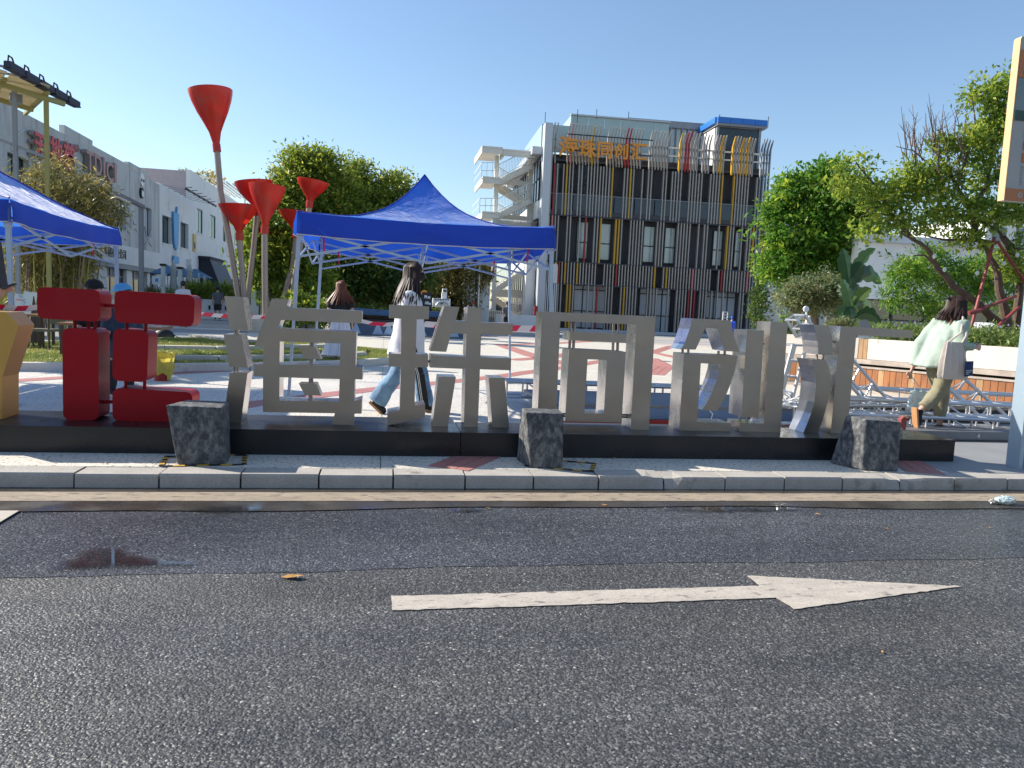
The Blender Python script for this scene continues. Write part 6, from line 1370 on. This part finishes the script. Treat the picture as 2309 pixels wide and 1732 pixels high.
seated('seated person with a bright blue cap between the two upper red blocks', 276, 643, 9.0, 2.6, 'cloth_navy', 'hair_black', 'signal_blue')
# person at the left edge holding a phone
Yp = 7.3
hp = thing('person', 'arm and shoulder of a person at the left edge tapping on a phone', 'person', tuple(AY(-30,760,Yp)))
mb = MB(); A_ = AY(-60,720,Yp); 
mb.tube([AY(-70,740,Yp), AY(-40,700,Yp), AY(-12,672,Yp), AY(4,662,Yp)], [.06,.045,.033,.026], 12); pc = AY(8,655,Yp)
mb.tube([AY(0,664,Yp), pc, AY(18,650,Yp)], [.028,.034,.026], 10, sq=.6)
for q in range(4): a = AY(14+q*1.5, 648+q*4, Yp-.03+q*.012); b = AY(28+q*1.2, 643+q*3.5, Yp-.04+q*.012); mb.tube([a, a.lerp(b,.6)+Vector((0,0,.004)), b], [.0095,.0088,.007], 7)
mb.tube([AY(4,652,Yp-.03), AY(12,643,Yp-.04), AY(22,641,Yp-.04)], [.011,.010,.008], 7)
fuse(mb, 'body', 'skin', hp, .0075, 2)
mb = MB(); mb.tube([AY(-90,560,Yp+.05),AY(-88,640,Yp+.05),AY(-75,720,Yp+.05),AY(-70,900,Yp+.05)], [.09,.2,.2,.17], 14); mb.tube([AY(-90,650,Yp),AY(-62,712,Yp),AY(-44,704,Yp)], [.08,.07,.055], 12); fuse(mb, 'shirt', 'cloth_navy', hp, .02, 4)
mb = MB(); mb.bar(AY(8,652,Yp-.045), AY(34,640,Yp-.045), .07, .009); mb.build('phone', 'black', hp) 
mb = MB(); mb.tube([AY(-30,735,Yp+.1),AY(0,745,Yp+.1),AY(20,770,Yp+.1),AY(34,810,Yp+.1)], [.03,.05,.05,.03], 8, sq=.4); mb.build('dark_bag_strap', 'cloth_navy', hp, smooth=True)
tag(MB().bar(AY(-14,545,6.9), AY(2,650,6.9), .06, .12).build('slanted_black_panel', 'black'), 'dark slanted panel edge hanging at the left border above the phone', 'panel')

# ================================================================ LEFT SIDE: pergola, lamp, posters, furniture
PYY = 17.5
pg = thing('light_pergola', 'tall olive steel pergola with cream slatted roof and a row of floodlights, upper left', 'pergola', (AY(70,700,PYY).x, PYY, .1))
for (a, b) in (((32,190),(36,480)), ((104,222),(105,560))):
    p, q = AY(*a, PYY), AY(*b, PYY); MB().mm((p.x-.038, PYY-.038, .1), (p.x+.038, PYY+.038, p.z)).build('post', 'beam_grey' if a[0] < 50 else 'yellow_steel', pg)
A0 = AY(104,222,PYY); A1 = AY(32,190,PYY); dr = Vector((A1.x-A0.x-1.0, -1.2, .35)); dr = Vector((-.80,-.58,.12))
base_ = [A0 + dr*s for s in (0,2,4)]
MB().bar(A0-dr*.35, A0+dr*6, .10, .09).build('beam', 'yellow_steel', pg); MB().bar(A0+Vector((-.75,1.2,.0)), A0+Vector((-.75,1.2,0))+dr*6, .10, .09).build('beam', 'yellow_steel', pg)
for k in range(8): s = A0+dr*(k*.75); MB().bar(s+Vector((.12,-.2,.08)), s+Vector((-1.3,2.1,.08)), .07, .06).build('rafter', 'yellow_steel', pg)
for k in range(8): s = A0+dr*(k*.75)+Vector((.28,-.42,.13)); mb = MB(); mb.prism([[s+dr*.03, s+dr*.72, s+dr*.72+Vector((-1.3,2.1,0)), s+dr*.03+Vector((-1.3,2.1,0))]], (0,0,.03)); mb.build('roof_panel', 'canopy_cream', pg)
MB().bar(AY(0,315,PYY), AY(104,355,PYY), .05, .06).build('brace', 'beam_grey', pg); MB().bar(AY(0,320,PYY)+Vector((-.6,0,.2)), AY(0,315,PYY), .05, .06).build('brace', 'beam_grey', pg)
# floodlight bar: five black lamps along a slanting line
F0, F1 = AY(14,143,16.0), AY(176,237,18.5)
for k in range(5):
    a, b = F0.lerp(F1, k/5+.01), F0.lerp(F1, (k+.95)/5); lp = MB(); lp.bar(a, b, .13, .12); lp.bar(a-Vector((0,0,.08)), b-Vector((0,0,.06)), .16, .02); o = lp.build('floodlight', 'lamp_black', pg)
    d = (b-a); MB().tube([a+d*.05+Vector((0,0,.05)), a+d*.1+Vector((0,0,.17)), a+d*.35+Vector((0,0,.16)), a+d*.5+Vector((0,0,.05))], .018, 5).build('bracket', 'lamp_black', o)
    m_ = a.lerp(b,.5); MB().bar(m_, m_+Vector((-1.3,.0,.06))+dr*.2, .04, .04).build('arm', 'beam_grey', pg)
MB().box(AY(20,214,PYY)+Vector((0,.3,0)), (.22,.2,.18), .5).build('speaker_box', 'beam_grey', pg)
yf = thing('yellow_fence', 'olive yellow slatted panel wall behind the bamboo at the left edge', 'fence', (AY(30,700,21).x, 21, .1))
a, b = AY(-160,600,21), AY(92,600,21)
MB().mm((a.x,21,.1),(b.x,21.1,1.75)).build('panel', 'yellow_green', yf)
k = 0; x = a.x
while x < b.x: MB().mm((x,20.95,1.76),(x+.07,21.08,2.5)).build('slat', 'yellow_green', yf); x += .14; k += 1
MB().mm((a.x,20.93,2.51),(b.x,21.1,2.62)).build('top_rail', 'yellow_steel', yf); MB().bar(AY(-5,640,20.8),AY(60,560,20.8),.06,.06).build('brace', 'alu', yf)
lp = thing('street_lamp', 'grey square street lamp post with a long angled arm in front of the shop building', 'street lamp', (AY(327,700,27).x, 27, .1))
p0 = AY(318,462,27); MB().mm((p0.x-.065,26.93,.1),(p0.x+.065,27.07,p0.z)).build('pole', 'lamp_grey', lp); q = AY(261,436,25.6); 
MB().bar(p0+Vector((.06,0,-.06)), q, .13, .11).build('arm', 'lamp_grey', lp); MB().bar(q+(p0-q)*.02-Vector((0,0,.09)), q+(p0-q)*.5-Vector((0,0,.09)), .14, .02).build('light_strip', 'white', lp)
# planters with palms, parasols
pts = [(505,.0,'white planter box with dark handle mark, right of the pair by the walking man'),(468,.0,'white planter box with dark handle mark, left of the pair by the walking man'),(430,0,'white planter box partly behind the end of the upper red block')]
for i, (x, _, lb_) in enumerate(pts):
    c = AY(x, 700, 41.5); t = thing('planter_box', lb_, 'planter', (c.x, 41.5, .1), 'white planter boxes'); MB().mm((c.x-.43,41.5,.1),(c.x+.43,42.4,1.15)).build('box', 'white_paint', t); MB().mm((c.x+.05,41.46,.62),(c.x+.15,41.498,.84)).build('handle', 'black', t)
    leafcloud('plant', 'leaf_mid', t, [((c.x,41.9,1.5),(.42,.4,.4))], 900, .32, clump=.2, per=12, asp=.13, seed=70+i, droop=0, fill=.1)
for i, (x, lb_) in enumerate(((345,'reddish spiky plants beyond the parasols, left group'),(372,'dark green palm like plants under the left parasols'),(450,'reddish leaved plants beside the man in the pale tee'),(530,'green plants near the awning, right of the white planters'))):
    c = AY(x, 690, 43); t = thing('shrub', lb_, 'shrub', (c.x, 43, .1), 'plants in front of the cafe'); MB().tube([(c.x,43,.1),(c.x,43,1.2)], .05, 6).build('stem', 'bark', t); leafcloud('foliage', 'leaf_bamboo' if i % 2 == 0 else 'leaf_mid', t, [((c.x,43,1.05),(.75,.4,.5))], 900, .30, clump=.22, per=12, asp=.14, seed=80+i, droop=0, fill=.1)
for i, (x, yt, yb, wd, lb_) in enumerate(((391,588,666,15,'tallest closed white parasol, beside the man in the pale tee'),(427,596,655,15,'closed white parasol second from the left, fuller at its top'),(448,618,660,7,'slim closed white parasol left of the dark awning'),(461,624,650,8,'shortest closed white parasol under the awning edge'))):
    Yq = 44; tp = AY(x, yt, Yq); bt = AY(x, yb, Yq); t = thing('parasol', lb_, 'parasol', (tp.x, Yq, .1), 'closed cafe parasols'); r_ = wd*Yq/1690/2*1.15; h = tp.z-bt.z; rings = []
    for u, rr_ in ((0,.06),(.08,.35),(.25,.75),(.32,.55),(.7,.85),(1,1.0)): rings.append([Vector((tp.x+r_*rr_*(1+.12*math.sin(k*2.1))*math.cos(2*math.pi*k/20), Yq+r_*rr_*math.sin(2*math.pi*k/20), tp.z-h*u)) for k in range(20)])
    MB().loft(rings).build('folded_canopy', 'parasol', t, smooth=True); MB().tube([(tp.x,Yq,.1),(tp.x,Yq,tp.z+.05)], .04, 6).build('pole', 'white_paint', t)
for i, (x, y) in enumerate(((378,612),(413,618),(440,620))):
    c = AY(x, y, 46); t = thing('open_parasol', ['blue open parasol behind the tallest closed one','blue open parasol between two closed ones','blue open parasol left of the awning'][i], 'parasol', (c.x,46,.1), 'open blue parasols'); MB().loft([ngon_ring(c+Vector((0,0,.35)),(1,0,0),(0,1,0),.04,.04,12), ngon_ring(c-Vector((0,0,.15)),(1,0,0),(0,1,0),1.0,1.0,12)], cap=False).build('canopy', 'parasol_blue', t); MB().tube([(c.x,46,.1),(c.x,46,c.z+.3)], .035, 6).build('pole', 'white_paint', t)
for x in (368, 406):
    c = AY(x, 600 if x < 380 else 607, 42.5); t = thing('white_post', 'white post with a dark cap beside the %s closed parasol' % ('tallest' if x < 380 else 'second'), 'post', (c.x,42.5,.1)); MB().mm((c.x-.09,42.4,.1),(c.x+.09,42.6,c.z)).build('shaft', 'white_paint', t); MB().mm((c.x-.14,42.35,c.z+.002),(c.x+.14,42.65,c.z+.12)).build('cap', 'black', t)
t = thing('small_sign', 'small white cafe sign with a blue mark among the plants', 'sign', (AY(354,640,42).x, 42, 1)); c = AY(354,632,42); MB().mm((c.x-.25,42,c.z-.22),(c.x+.2,42.05,c.z+.22)).build('board', 'white', t); MB().mm((c.x-.08,41.98,c.z-.08),(c.x+.06,41.998,c.z+.1)).build('mark', 'signal_blue', t); MB().bar((c.x,42.02,.1),(c.x,42.02,c.z-.22),.04).build('stake', 'alu_dark', t)
# three wheeled delivery cart behind the funnel poles
c = AY(560,690,36); t = thing('delivery_cart', 'small white delivery vehicle with a grey cargo box behind the funnel poles', 'vehicle', (c.x,36,.1))
mb = MB(); pr = [(-.5,.35),(-.5,.8),(-.35,1.35),(-.2,1.55),(.35,1.58),(.45,1.4),(.45,.35)]; mb.prism([[Vector((c.x+a, 36, .1+b)) for a, b in pr]], (0,1.3,0)); o = mb.build('cab', 'white', t); MB().mm((c.x-.38,35.98,1.0),(c.x+.1,35.999,1.45)).build('window', 'glass_dark', t); MB().mm((c.x+.5,36,.5),(c.x+1.2,37.2,1.5)).build('cargo_box', 'panel_face', t)
for dx in (-.3,.8): MB().tube([(c.x+dx,35.95,.33),(c.x+dx,36.08,.33)], .23, 14).build('wheel', 'black', t)
t = thing('concrete_trough', 'pale rounded concrete trough at the foot of the funnel poles', 'planter', (AY(580,735,28).x,28,.1)); a, b = AY(566,720,28), AY(600,720,28); MB().loft([[Vector((a.x-.1,27.6,.1)),Vector((b.x+.2,27.6,.1)),Vector((b.x+.2,29,.1)),Vector((a.x-.1,29,.1))],[Vector((a.x-.25,27.5,.62)),Vector((b.x+.35,27.5,.62)),Vector((b.x+.35,29.1,.62)),Vector((a.x-.25,29.1,.62))]]).build('trough', 'concrete', t)
# posters, chairs, tables under the left tent
for i, (x0,y0,x1,y1,Yq,lb_) in enumerate(((24,666,72,745,16.8,'leaning white poster board with blue drawing at the left edge, front one'),(44,660,84,720,17.4,'white poster board half hidden behind the front one'))):
    a, b = AY(x0,y1,Yq), AY(x1,y0,Yq+.2); t = thing('poster_board', lb_, 'poster', (a.x,Yq,a.z), 'poster boards'); mb = MB(); mb.prism([[Vector((a.x,Yq,max(.12,a.z))),Vector((b.x,Yq,max(.12,a.z))),Vector((b.x+.02,Yq+.15,b.z)),Vector((a.x+.03,Yq+.15,b.z+.02))]], (0,.02,0)); mb.build('board', 'poster', t)
    MB().bar((a.x+.06,Yq+.1,b.z-.10),(a.x+.2,Yq+.1,b.z-.105),.004,.014).build('heading', 'tape_red', t)
c = AY(76,700,16.3); t = thing('parasol_cover', 'dark pointed folded umbrella beside the poster boards', 'umbrella', (c.x,16.3,.1)); MB().tube([(c.x,16.3,.1),(c.x,16.3,.7),AY(76,668,16.3)], [.09,.075,.01], 9).build('folded_canopy', 'chair_brown', t, smooth=True)
def table(label, x0, x1, ytop, Yq, h=None, mk='table_wood'):
    a, b = AY(x0, ytop, Yq), AY(x1, ytop, Yq); z = a.z; t = thing('table', label, 'table', (a.x,Yq,.1), 'tables under the left tent'); MB().mm((a.x,Yq,z-.04),(b.x,Yq+.7,z)).build('top', mk, t)
    for dx in (.05, (b.x-a.x)-(.05 if b.x-a.x < .4 else .42)):
        for dy in (.05,.65): MB().mm((a.x+dx-.022,Yq+dy-.022,.1),(a.x+dx+.022,Yq+dy+.022,z-.04)).build('leg', 'chair_brown', t)
    return t, z
table('dark brown high table beside the olive chair at the left', 52, 92, 708, 15.2); table('wooden topped table behind the first red block', 128, 162, 727, 13.6); tt, tz_ = table('wooden table behind the second red block carrying bottles', 255, 362, 735, 12.2)
def chair(label, x, yseat, Yq, ang, mk='chair_olive'):
    c = AY(x, yseat, Yq); z = c.z; t = thing('chair', label, 'chair', (c.x,Yq,.1), 'cafe chairs'); f = Vector((math.cos(ang),math.sin(ang),0)); l = Vector((-math.sin(ang),math.cos(ang),0)); c = Vector((c.x,Yq,0))
    MB().box(c+Vector((0,0,z)), (.42,.42,.05), ang).build('seat', mk, t)
    mb = MB(); mb.add([c+f*-.2+l*s*.2+Vector((0,0,z+.12)) - f*q*.03 for s in (-1,1) for q in (0,1)]+[c-f*.27+l*s*.18+Vector((0,0,z+.45)) - f*q*.03 for s in (-1,1) for q in (0,1)], [(0,2,6,4),(1,5,7,3),(0,4,5,1),(2,3,7,6),(4,6,7,5),(0,1,3,2)]); mb.build('backrest', mk, t)
    for sx, sy in ((-1,-1),(1,-1),(1,1),(-1,1)): MB().tube([c+f*sx*.18+l*sy*.18+Vector((0,0,z+(.4 if sx < 0 else 0))), c+f*sx*.2+l*sy*.2+Vector((0,0,z*.5)), c+f*sx*.24+l*sy*.23+Vector((0,0,.1))], .018, 6).build('leg', 'chair_brown', t)
    mb = MB(); mb.tube([c+f*.21+l*.2+Vector((0,0,z*.4)), c-f*.21-l*.2+Vector((0,0,z*.4))], .012, 5); mb.tube([c+f*.21-l*.2+Vector((0,0,z*.4)), c-f*.21+l*.2+Vector((0,0,z*.4))], .012, 5); mb.build('stretcher', 'chair_brown', t)
chair('olive rattan cafe chair with brown frame at the left edge', 46, 747, 15.6, .4); chair('second olive chair tucked behind the first red block', 104, 744, 15.0, 2.9)
for i, x in enumerate(range(296, 332, 6)):
    c = AY(x, 730, 12.4); tag(MB().tube([(c.x,12.4,tz_+.002),(c.x,12.4,tz_+.08),(c.x,12.4,tz_+.095),(c.x,12.4,tz_+.12)], [.02,.02,.010,.010], 8).build('bottle', ['glass_teal','signal_blue','canopy_cream'][i % 3], smooth=True), ['blue-green bottle','blue bottle','cream bottle'][i % 3]+(' in the left half' if i < 3 else ' in the right half')+' of the row on the wooden table', 'bottle', 'bottles on the table')
c = AY(268,728,12.4); tag(MB().tube([(c.x,12.4,tz_+.002),(c.x,12.4,tz_+.11)], [.05,.06], 12).build('magenta_cup', 'tape_red', smooth=True), 'magenta cup on the wooden table beside the bottles', 'cup')
# bin with yellow bag
c = G(366,858); t = thing('waste_bin', 'red round waste bin with a yellow plastic liner hanging over its rim', 'bin', tuple(c)); 
MB().tube([c, c+Vector((0,0,.28))], [.10,.125], 16).build('bin_body', 'bin_red', t, smooth=True)
rings = [[c+Vector((r_*(1+.07*math.sin(k*2.7+z_*30))*math.cos(2*math.pi*k/26), r_*(1+.07*math.sin(k*2.1))*math.sin(2*math.pi*k/26), z_+.02*math.sin(k*1.9)*(1 if z_ < .2 else .4))) for k in range(26)] for z_, r_ in ((.10,.145),(.18,.15),(.27,.142),(.36,.155),(.385,.14),(.34,.12))]
MB().loft(rings, cap=False).build('bin_liner', 'bin_bag', t, smooth=True)
mb = MB(); mb.tube([c+Vector((.11,-.05,.22)), c+Vector((.12,-.08,.10)), c+Vector((.10,-.09,.01))], [.05,.04,.015], 8, sq=.4); mb.build('liner_tail', 'bin_bag', t, smooth=True)
c = G(370,765); t = thing('black_trolley_bag', 'black bag on the ground with two pale upright handle tubes', 'bag', tuple(c)); rings = [ngon_ring(c+Vector((0,0,z_)), (1,0,0), (0,1,0), a, b, 18) for z_, a, b in ((0,.26,.16),(.1,.27,.17),(.2,.22,.14),(.27,.1,.07))]; MB().loft(rings).build('bag_body', 'black', t, smooth=True)
for dx in (-.12,.05): MB().tube([c+Vector((dx,.05,.15)), c+Vector((dx,.05,.62))], .016, 6).build('handle_tube', 'canvas', t)
MB().tube([c+Vector((.2,0,.15)), c+Vector((.4,-.1,.06)), c+Vector((.62,-.25,.02))], .01, 5).build('cable', 'black', t)

# ================================================================ CAUTION TAPE
def ctape(label, p, q, Y0, Y1, wd, sag=.03, n=26, per=.45):
    P, Q = AY(*p, Y0), AY(*q, Y1); t = thing('caution_tape', label, 'barrier tape', tuple(P.lerp(Q,.5)), 'red and white barrier tape'); L_ = (Q-P).length
    for k in range(n):
        a, b = P.lerp(Q, k/n), P.lerp(Q, (k+1)/n); a = a-Vector((0,0,sag*4*(k/n)*(1-k/n))); b = b-Vector((0,0,sag*4*((k+1)/n)*(1-(k+1)/n))); sk = (b-a)*.35
        mb = MB(); h = Vector((0,0,wd/2)); mb.add([a-h-sk, b-h-sk, b+h, a+h], [(0,1,2,3)]); o = mb.build('red_panel' if k % 2 else 'white_panel', 'tape_red' if k % 2 else 'tape_white', t); s_ = o.modifiers.new('s','SOLIDIFY'); s_.thickness = .002
    return t, P, Q
ctape('barrier tape at the far left, running into the first red block', (-40,684), (92,692), 7.6, 7.6, .05, n=5)
ctape('barrier tape from the red character across behind the first dots of 海', (440,706), (640,713), 11.2, 10.5, .055, n=9)
t, P_, Q_ = ctape('barrier tape between the characters 海 and 珠', (810,723), (905,729), 9.6, 9.4, .045, n=3); 
ctape('barrier tape right of 珠 in front of the low white wall', (960,731), (1260,740), 13, 12.0, .10, n=11)
for s_, x, y, Yq in (('SAFE', 586, 713, 10.7),('CAUTION', 545, 709, 10.9),('SAFE', 508, 708, 11.0)):
    p = AY(x, y, Yq-.06); text(s_, .035, .0005, 'white' if s_ == 'SAFE' else 'tape_red', t, tuple(p), (1,0,-.02), (0,0,1), name='lettering')
# ================================================================ BOAT, triangle panelled planter, white model, black sign
YB = 30
bt = thing('blue_boat', 'weathered blue topped wooden boat lying across the low planter behind the women', 'boat', (AY(850,700,YB).x, YB, .9))
K = 16; rings = []
for i in range(K+1):
    u = i/K; p = AY(686+u*330, 688+u*20, YB-.3+u*.9); hw = .55*math.sin(math.pi*min(.97,.05+u*.95))**.55; top_ = p.z + .10*(abs(u-.5)*2)**2
    rings.append([Vector((p.x, p.y+sy*hw*wf, top_-dz)) for sy, wf, dz in ((-1,1,0),(-1,.97,.22),(-1,.55,.55),(1,.55,.55),(1,.97,.22),(1,1,0),(1,.9,.0),(-1,.9,.0))])
mb = MB(); n = 8
for i in range(K):
    for k in range(n):
        mb.add([rings[i][k], rings[i][(k+1)%n], rings[i+1][(k+1)%n], rings[i+1][k]], [(0,1,2,3)], 0 if k in (0,4,5,6,7) else 1)
mb.add(rings[0], [tuple(range(8))], 1); mb.add(rings[-1], [tuple(range(8))], 1)
mb.build('hull', ['boat_blue','boat_brown'], bt)
for k in range(3): i = 4+k*4; MB().bar(rings[i][0]+Vector((0,0,-.05)), rings[i][5]+Vector((0,0,-.05)), .2, .04).build('thwart', 'boat_brown', bt)
tp_ = thing('faceted_planter', 'long low planter with dark and pale triangular facets under the boat', 'planter', (AY(880,740,29).x, 29, .1))
a, b = AY(790,740,29), AY(1075,745,30); nx = 12
for i in range(nx):
    x0, x1 = a.x+(b.x-a.x)*i/nx, a.x+(b.x-a.x)*(i+1)/nx; y = 29
    for k, (v, mk) in enumerate((([(x0,y-.35,.14),(x1,y-.35,.14),((x0+x1)/2,y,.62)],'panel_pale' if i % 3 != 1 else 'panel_dark'),([((x0+x1)/2,y,.62),(x1,y-.35,.14),(x1+(x1-x0)/2,y,.62)],'panel_dark'))): MB().prism([[Vector(q) for q in v]], (0,.05,0)).build('facet', mk, tp_)
MB().mm((a.x,29.1,.1),(b.x,30.6,.68)).build('planter_body', 'black', tp_); MB().mm((a.x,28.5,.1),(b.x,28.66,.16)).build('base_trim', 'panel_dark', tp_)
for k in range(2): p = AY(655+k*45, 728, 29.5); MB().prism([[p+Vector(q) for q in ((-.5,0,-.25),(.5,0,-.25),(.1,0,.15))]], (0,.3,0)).build('loose_facet', 'panel_pale', tp_)
mt_ = thing('white_robot_model', 'white blocky robot like model standing among the plants right of the masked woman', 'sculpture', (AY(1000,700,33).x, 33, .1))
def pxbox(name, mk, x0, y0, x1, y1, Yq, dp, par):
    a, b = AY(x0, y1, Yq), AY(x1, y0, Yq); return MB().mm((a.x,Yq,a.z),(b.x,Yq+dp,b.z)).build(name, mk, par)
pxbox('body', 'white', 976, 674, 1016, 692, 33, .7, mt_); pxbox('neck', 'white', 996, 660, 1008, 673.5, 33.1, .25, mt_); pxbox('head', 'white', 998, 651, 1008, 659.5, 33.05, .3, mt_); pxbox('eye_slot', 'black', 1000, 654, 1007, 655.5, 33.02, .025, mt_); pxbox('eye_slot', 'black', 1000, 657, 1007, 658, 33.02, .025, mt_)
for k in range(6): pxbox('slot', 'black', 981+k*5.6, 675, 984.5+k*5.6, 677, 32.97, .025, mt_)
mb = MB(); c = AY(998,692,32.8); mb.tube([c+Vector((math.cos(a)*.28,0,math.sin(a)*.22)) for a in np.linspace(0,math.pi,12)], .045, 7); mb.build('arch', 'alu', mt_, smooth=True); pxbox('pedestal', 'concrete', 984, 693, 1010, 730, 33.2, .5, mt_)
bs = thing('black_letter_sign', 'black board with white block letters and a half round yellow top behind the masked woman', 'sign', (AY(960,690,31).x, 31, .1))
pxbox('board', 'black', 951, 660, 974, 700, 31, .08, bs); p = AY(957,661,31.02); MB().tube([p, p+Vector((0,.05,0))], .13, 18).build('half_disc', 'orange_sign', bs)
for s_, y in (('WE','668'),('ARE','676')): pass
for s_, x, y, sz in (('PR', 956.5, 672, .15), ('RE', 964.5, 673, .12), ('AR', 958, 686, .17), ('RE', 967, 687, .10)): text(s_, sz, .006, 'white', bs, tuple(AY(x, y, 30.97)), (1,0,0), (0,0,1), name='lettering', bold=.008, sx=.75)
c = AY(1118,690,52); t = thing('parked_car', 'dark grey car with silver roof rails parked under the steel staircase', 'car', (c.x,52,.1))
mb = MB(); pr = [(-2.1,.35),(-2.1,.9),(-1.5,1.05),(-1.0,1.6),(1.1,1.65),(1.8,1.1),(2.1,1.0),(2.1,.35)]; mb.prism([[Vector((c.x+1+a, 52, .1+b)) for a, b in pr]], (0,1.7,0)); mb.build('body', 'alu_dark', t); MB().prism([[Vector((c.x+1+a, 51.97, .1+b)) for a, b in ((-1.35,1.08),(-.92,1.5),(1.0,1.55),(1.5,1.1))]], (0,.02,0)).build('window', 'glass_dark', t); MB().bar((c.x,52,1.8),(c.x+1.9,52,1.82),.05).build('roof_rail', 'alu', t)
for dx in (-1.3,1.35): MB().tube([(c.x+1+dx,51.93,.42),(c.x+1+dx,52.15,.42)], .32, 16).build('wheel', 'black', t)
# mirror sign behind 汇 and white handcart by the office door
t = thing('round_stand_sign', 'small round white sign on a curved stand behind the curved dots of 汇', 'sign', tuple(AY(1820,725,10))); p = AY(1819,697,10); MB().tube([p, p+Vector((0,.03,0))], .042, 18).build('disc', 'white', t); MB().bar(p-Vector((0,0,.04)), AY(1820,730,10), .02).build('stem', 'white', t); MB().prism([[AY(x,y,10) for x,y in ((1816,732),(1832,732),(1826,712),(1820,718))]], (0,.03,0)).build('foot', 'white', t)
t = thing('trolley', 'small white wire trolley near the person in the blue raincoat', 'trolley', tuple(AY(1636,715,41))); a, b = AY(1630,717,41), AY(1641,704,41)
mb = MB(); 
for z_ in (a.z, (a.z+b.z)/2, b.z): mb.bar((a.x,41,z_),(b.x,41,z_),.04)
mb.bar((a.x,41,.1),(a.x,41,b.z),.04); mb.bar((b.x,41,.1),(b.x,41,b.z),.04); mb.build('frame', 'white', t)
# ================================================================ LITTER on the road and paving
c = G(2265,1139,0); c.z = .02; pbg = thing('plastic_bag', 'crumpled clear plastic bag lying in the gutter at the right', 'plastic bag', tuple(c)); rr = random.Random(2)
for nm, dx, sx_, h in (('bag_body', 0, .085, .03), ('knot', -.105, .025, .014)):
    mb = MB(); mb.ell(c+Vector((dx,0,h*.6)), (sx_,.05 if nm == 'bag_body' else .018,h), 26, 14); mb.v = [tuple(Vector(v)+Vector((rr.uniform(-1,1), rr.uniform(-1,1), rr.uniform(-1,1)))*.006) for v in mb.v]; mb.build(nm, 'poly_clear', pbg)
rr = random.Random(12); names = 'curled brown leaf,dry orange leaf,yellow leaf,small dead leaf,brown twig like leaf'.split(',')
spots = [(660,1302,'large curled dead leaf lying alone on the road left of the arrow',.055),(238,1043,'tiny brown leaf on the paving in front of the red character',.016),(2232,1190,'pale speck of leaf',.012),(1363,1139,'yellow leaf floating at the gutter puddle',.022),(1100,1146,'orange petal at the puddle edge before 珠',.016),(1600,1033,'yellow leaf against the plinth before 创',.022),(1888,1040,'green leaf by the right bollard base',.02),(1500,1146,'bright orange petal on the gutter below 同',.012),(1845,1160,'small brown leaf on the wet strip right of the middle',.022),(2000,1192,'small green and yellow sprig on the road',.016),(1990,1470,'pale paper scrap on the asphalt at the lower right',.012),(1384,1033,'dead leaf beside the middle tape square',.016),(565,1040,'scrap leaf near the left bollard',.012),(1180,1030,'curled leaf at the foot of the plinth before 同',.02),(1640,1152,'orange leaf in the gutter below 创',.014)]
for (x, y, lb_, sz) in spots:
    z_ = .107 if y < 1060 else .012 if y < 1190 else .006
    c = G(x, y, z_); a = rr.uniform(0, 6.28); u = Vector((math.cos(a), math.sin(a), 0)); v = Vector((-u.y, u.x, 0)); mb = MB()
    pts = [c-u*sz, c-u*sz*.3+v*sz*.45, c+u*sz*.4+v*sz*.35, c+u*sz, c+u*sz*.4-v*sz*.38, c-u*sz*.3-v*sz*.42]
    mb.add([c+Vector((0,0,.003))]+[p+Vector((0,0,rr.uniform(.001,.35*sz))) for p in pts], [(0,k+1,(k+1)%6+1) for k in range(6)])
    o = mb.build('fallen_leaf', 'leaf_litter', loc=tuple(c)); tag(o, lb_, 'leaf', 'fallen leaves and scraps'); s_ = o.modifiers.new('s','SOLIDIFY'); s_.thickness = .0008
# manhole-like plates on the plaza
for i, (x, y) in enumerate(((1500,815),(1225,857))):
    c = G(x, y); c.z = .1015; tag(MB().tube([c, c+Vector((0,0,.004))], .16, 20).build('drain_cover', 'alu_dark'), ['small round drain cover on the pale plaza between 同 and 创','small round drain cover on the plaza left of 同'][i], 'drain cover', 'drain covers')
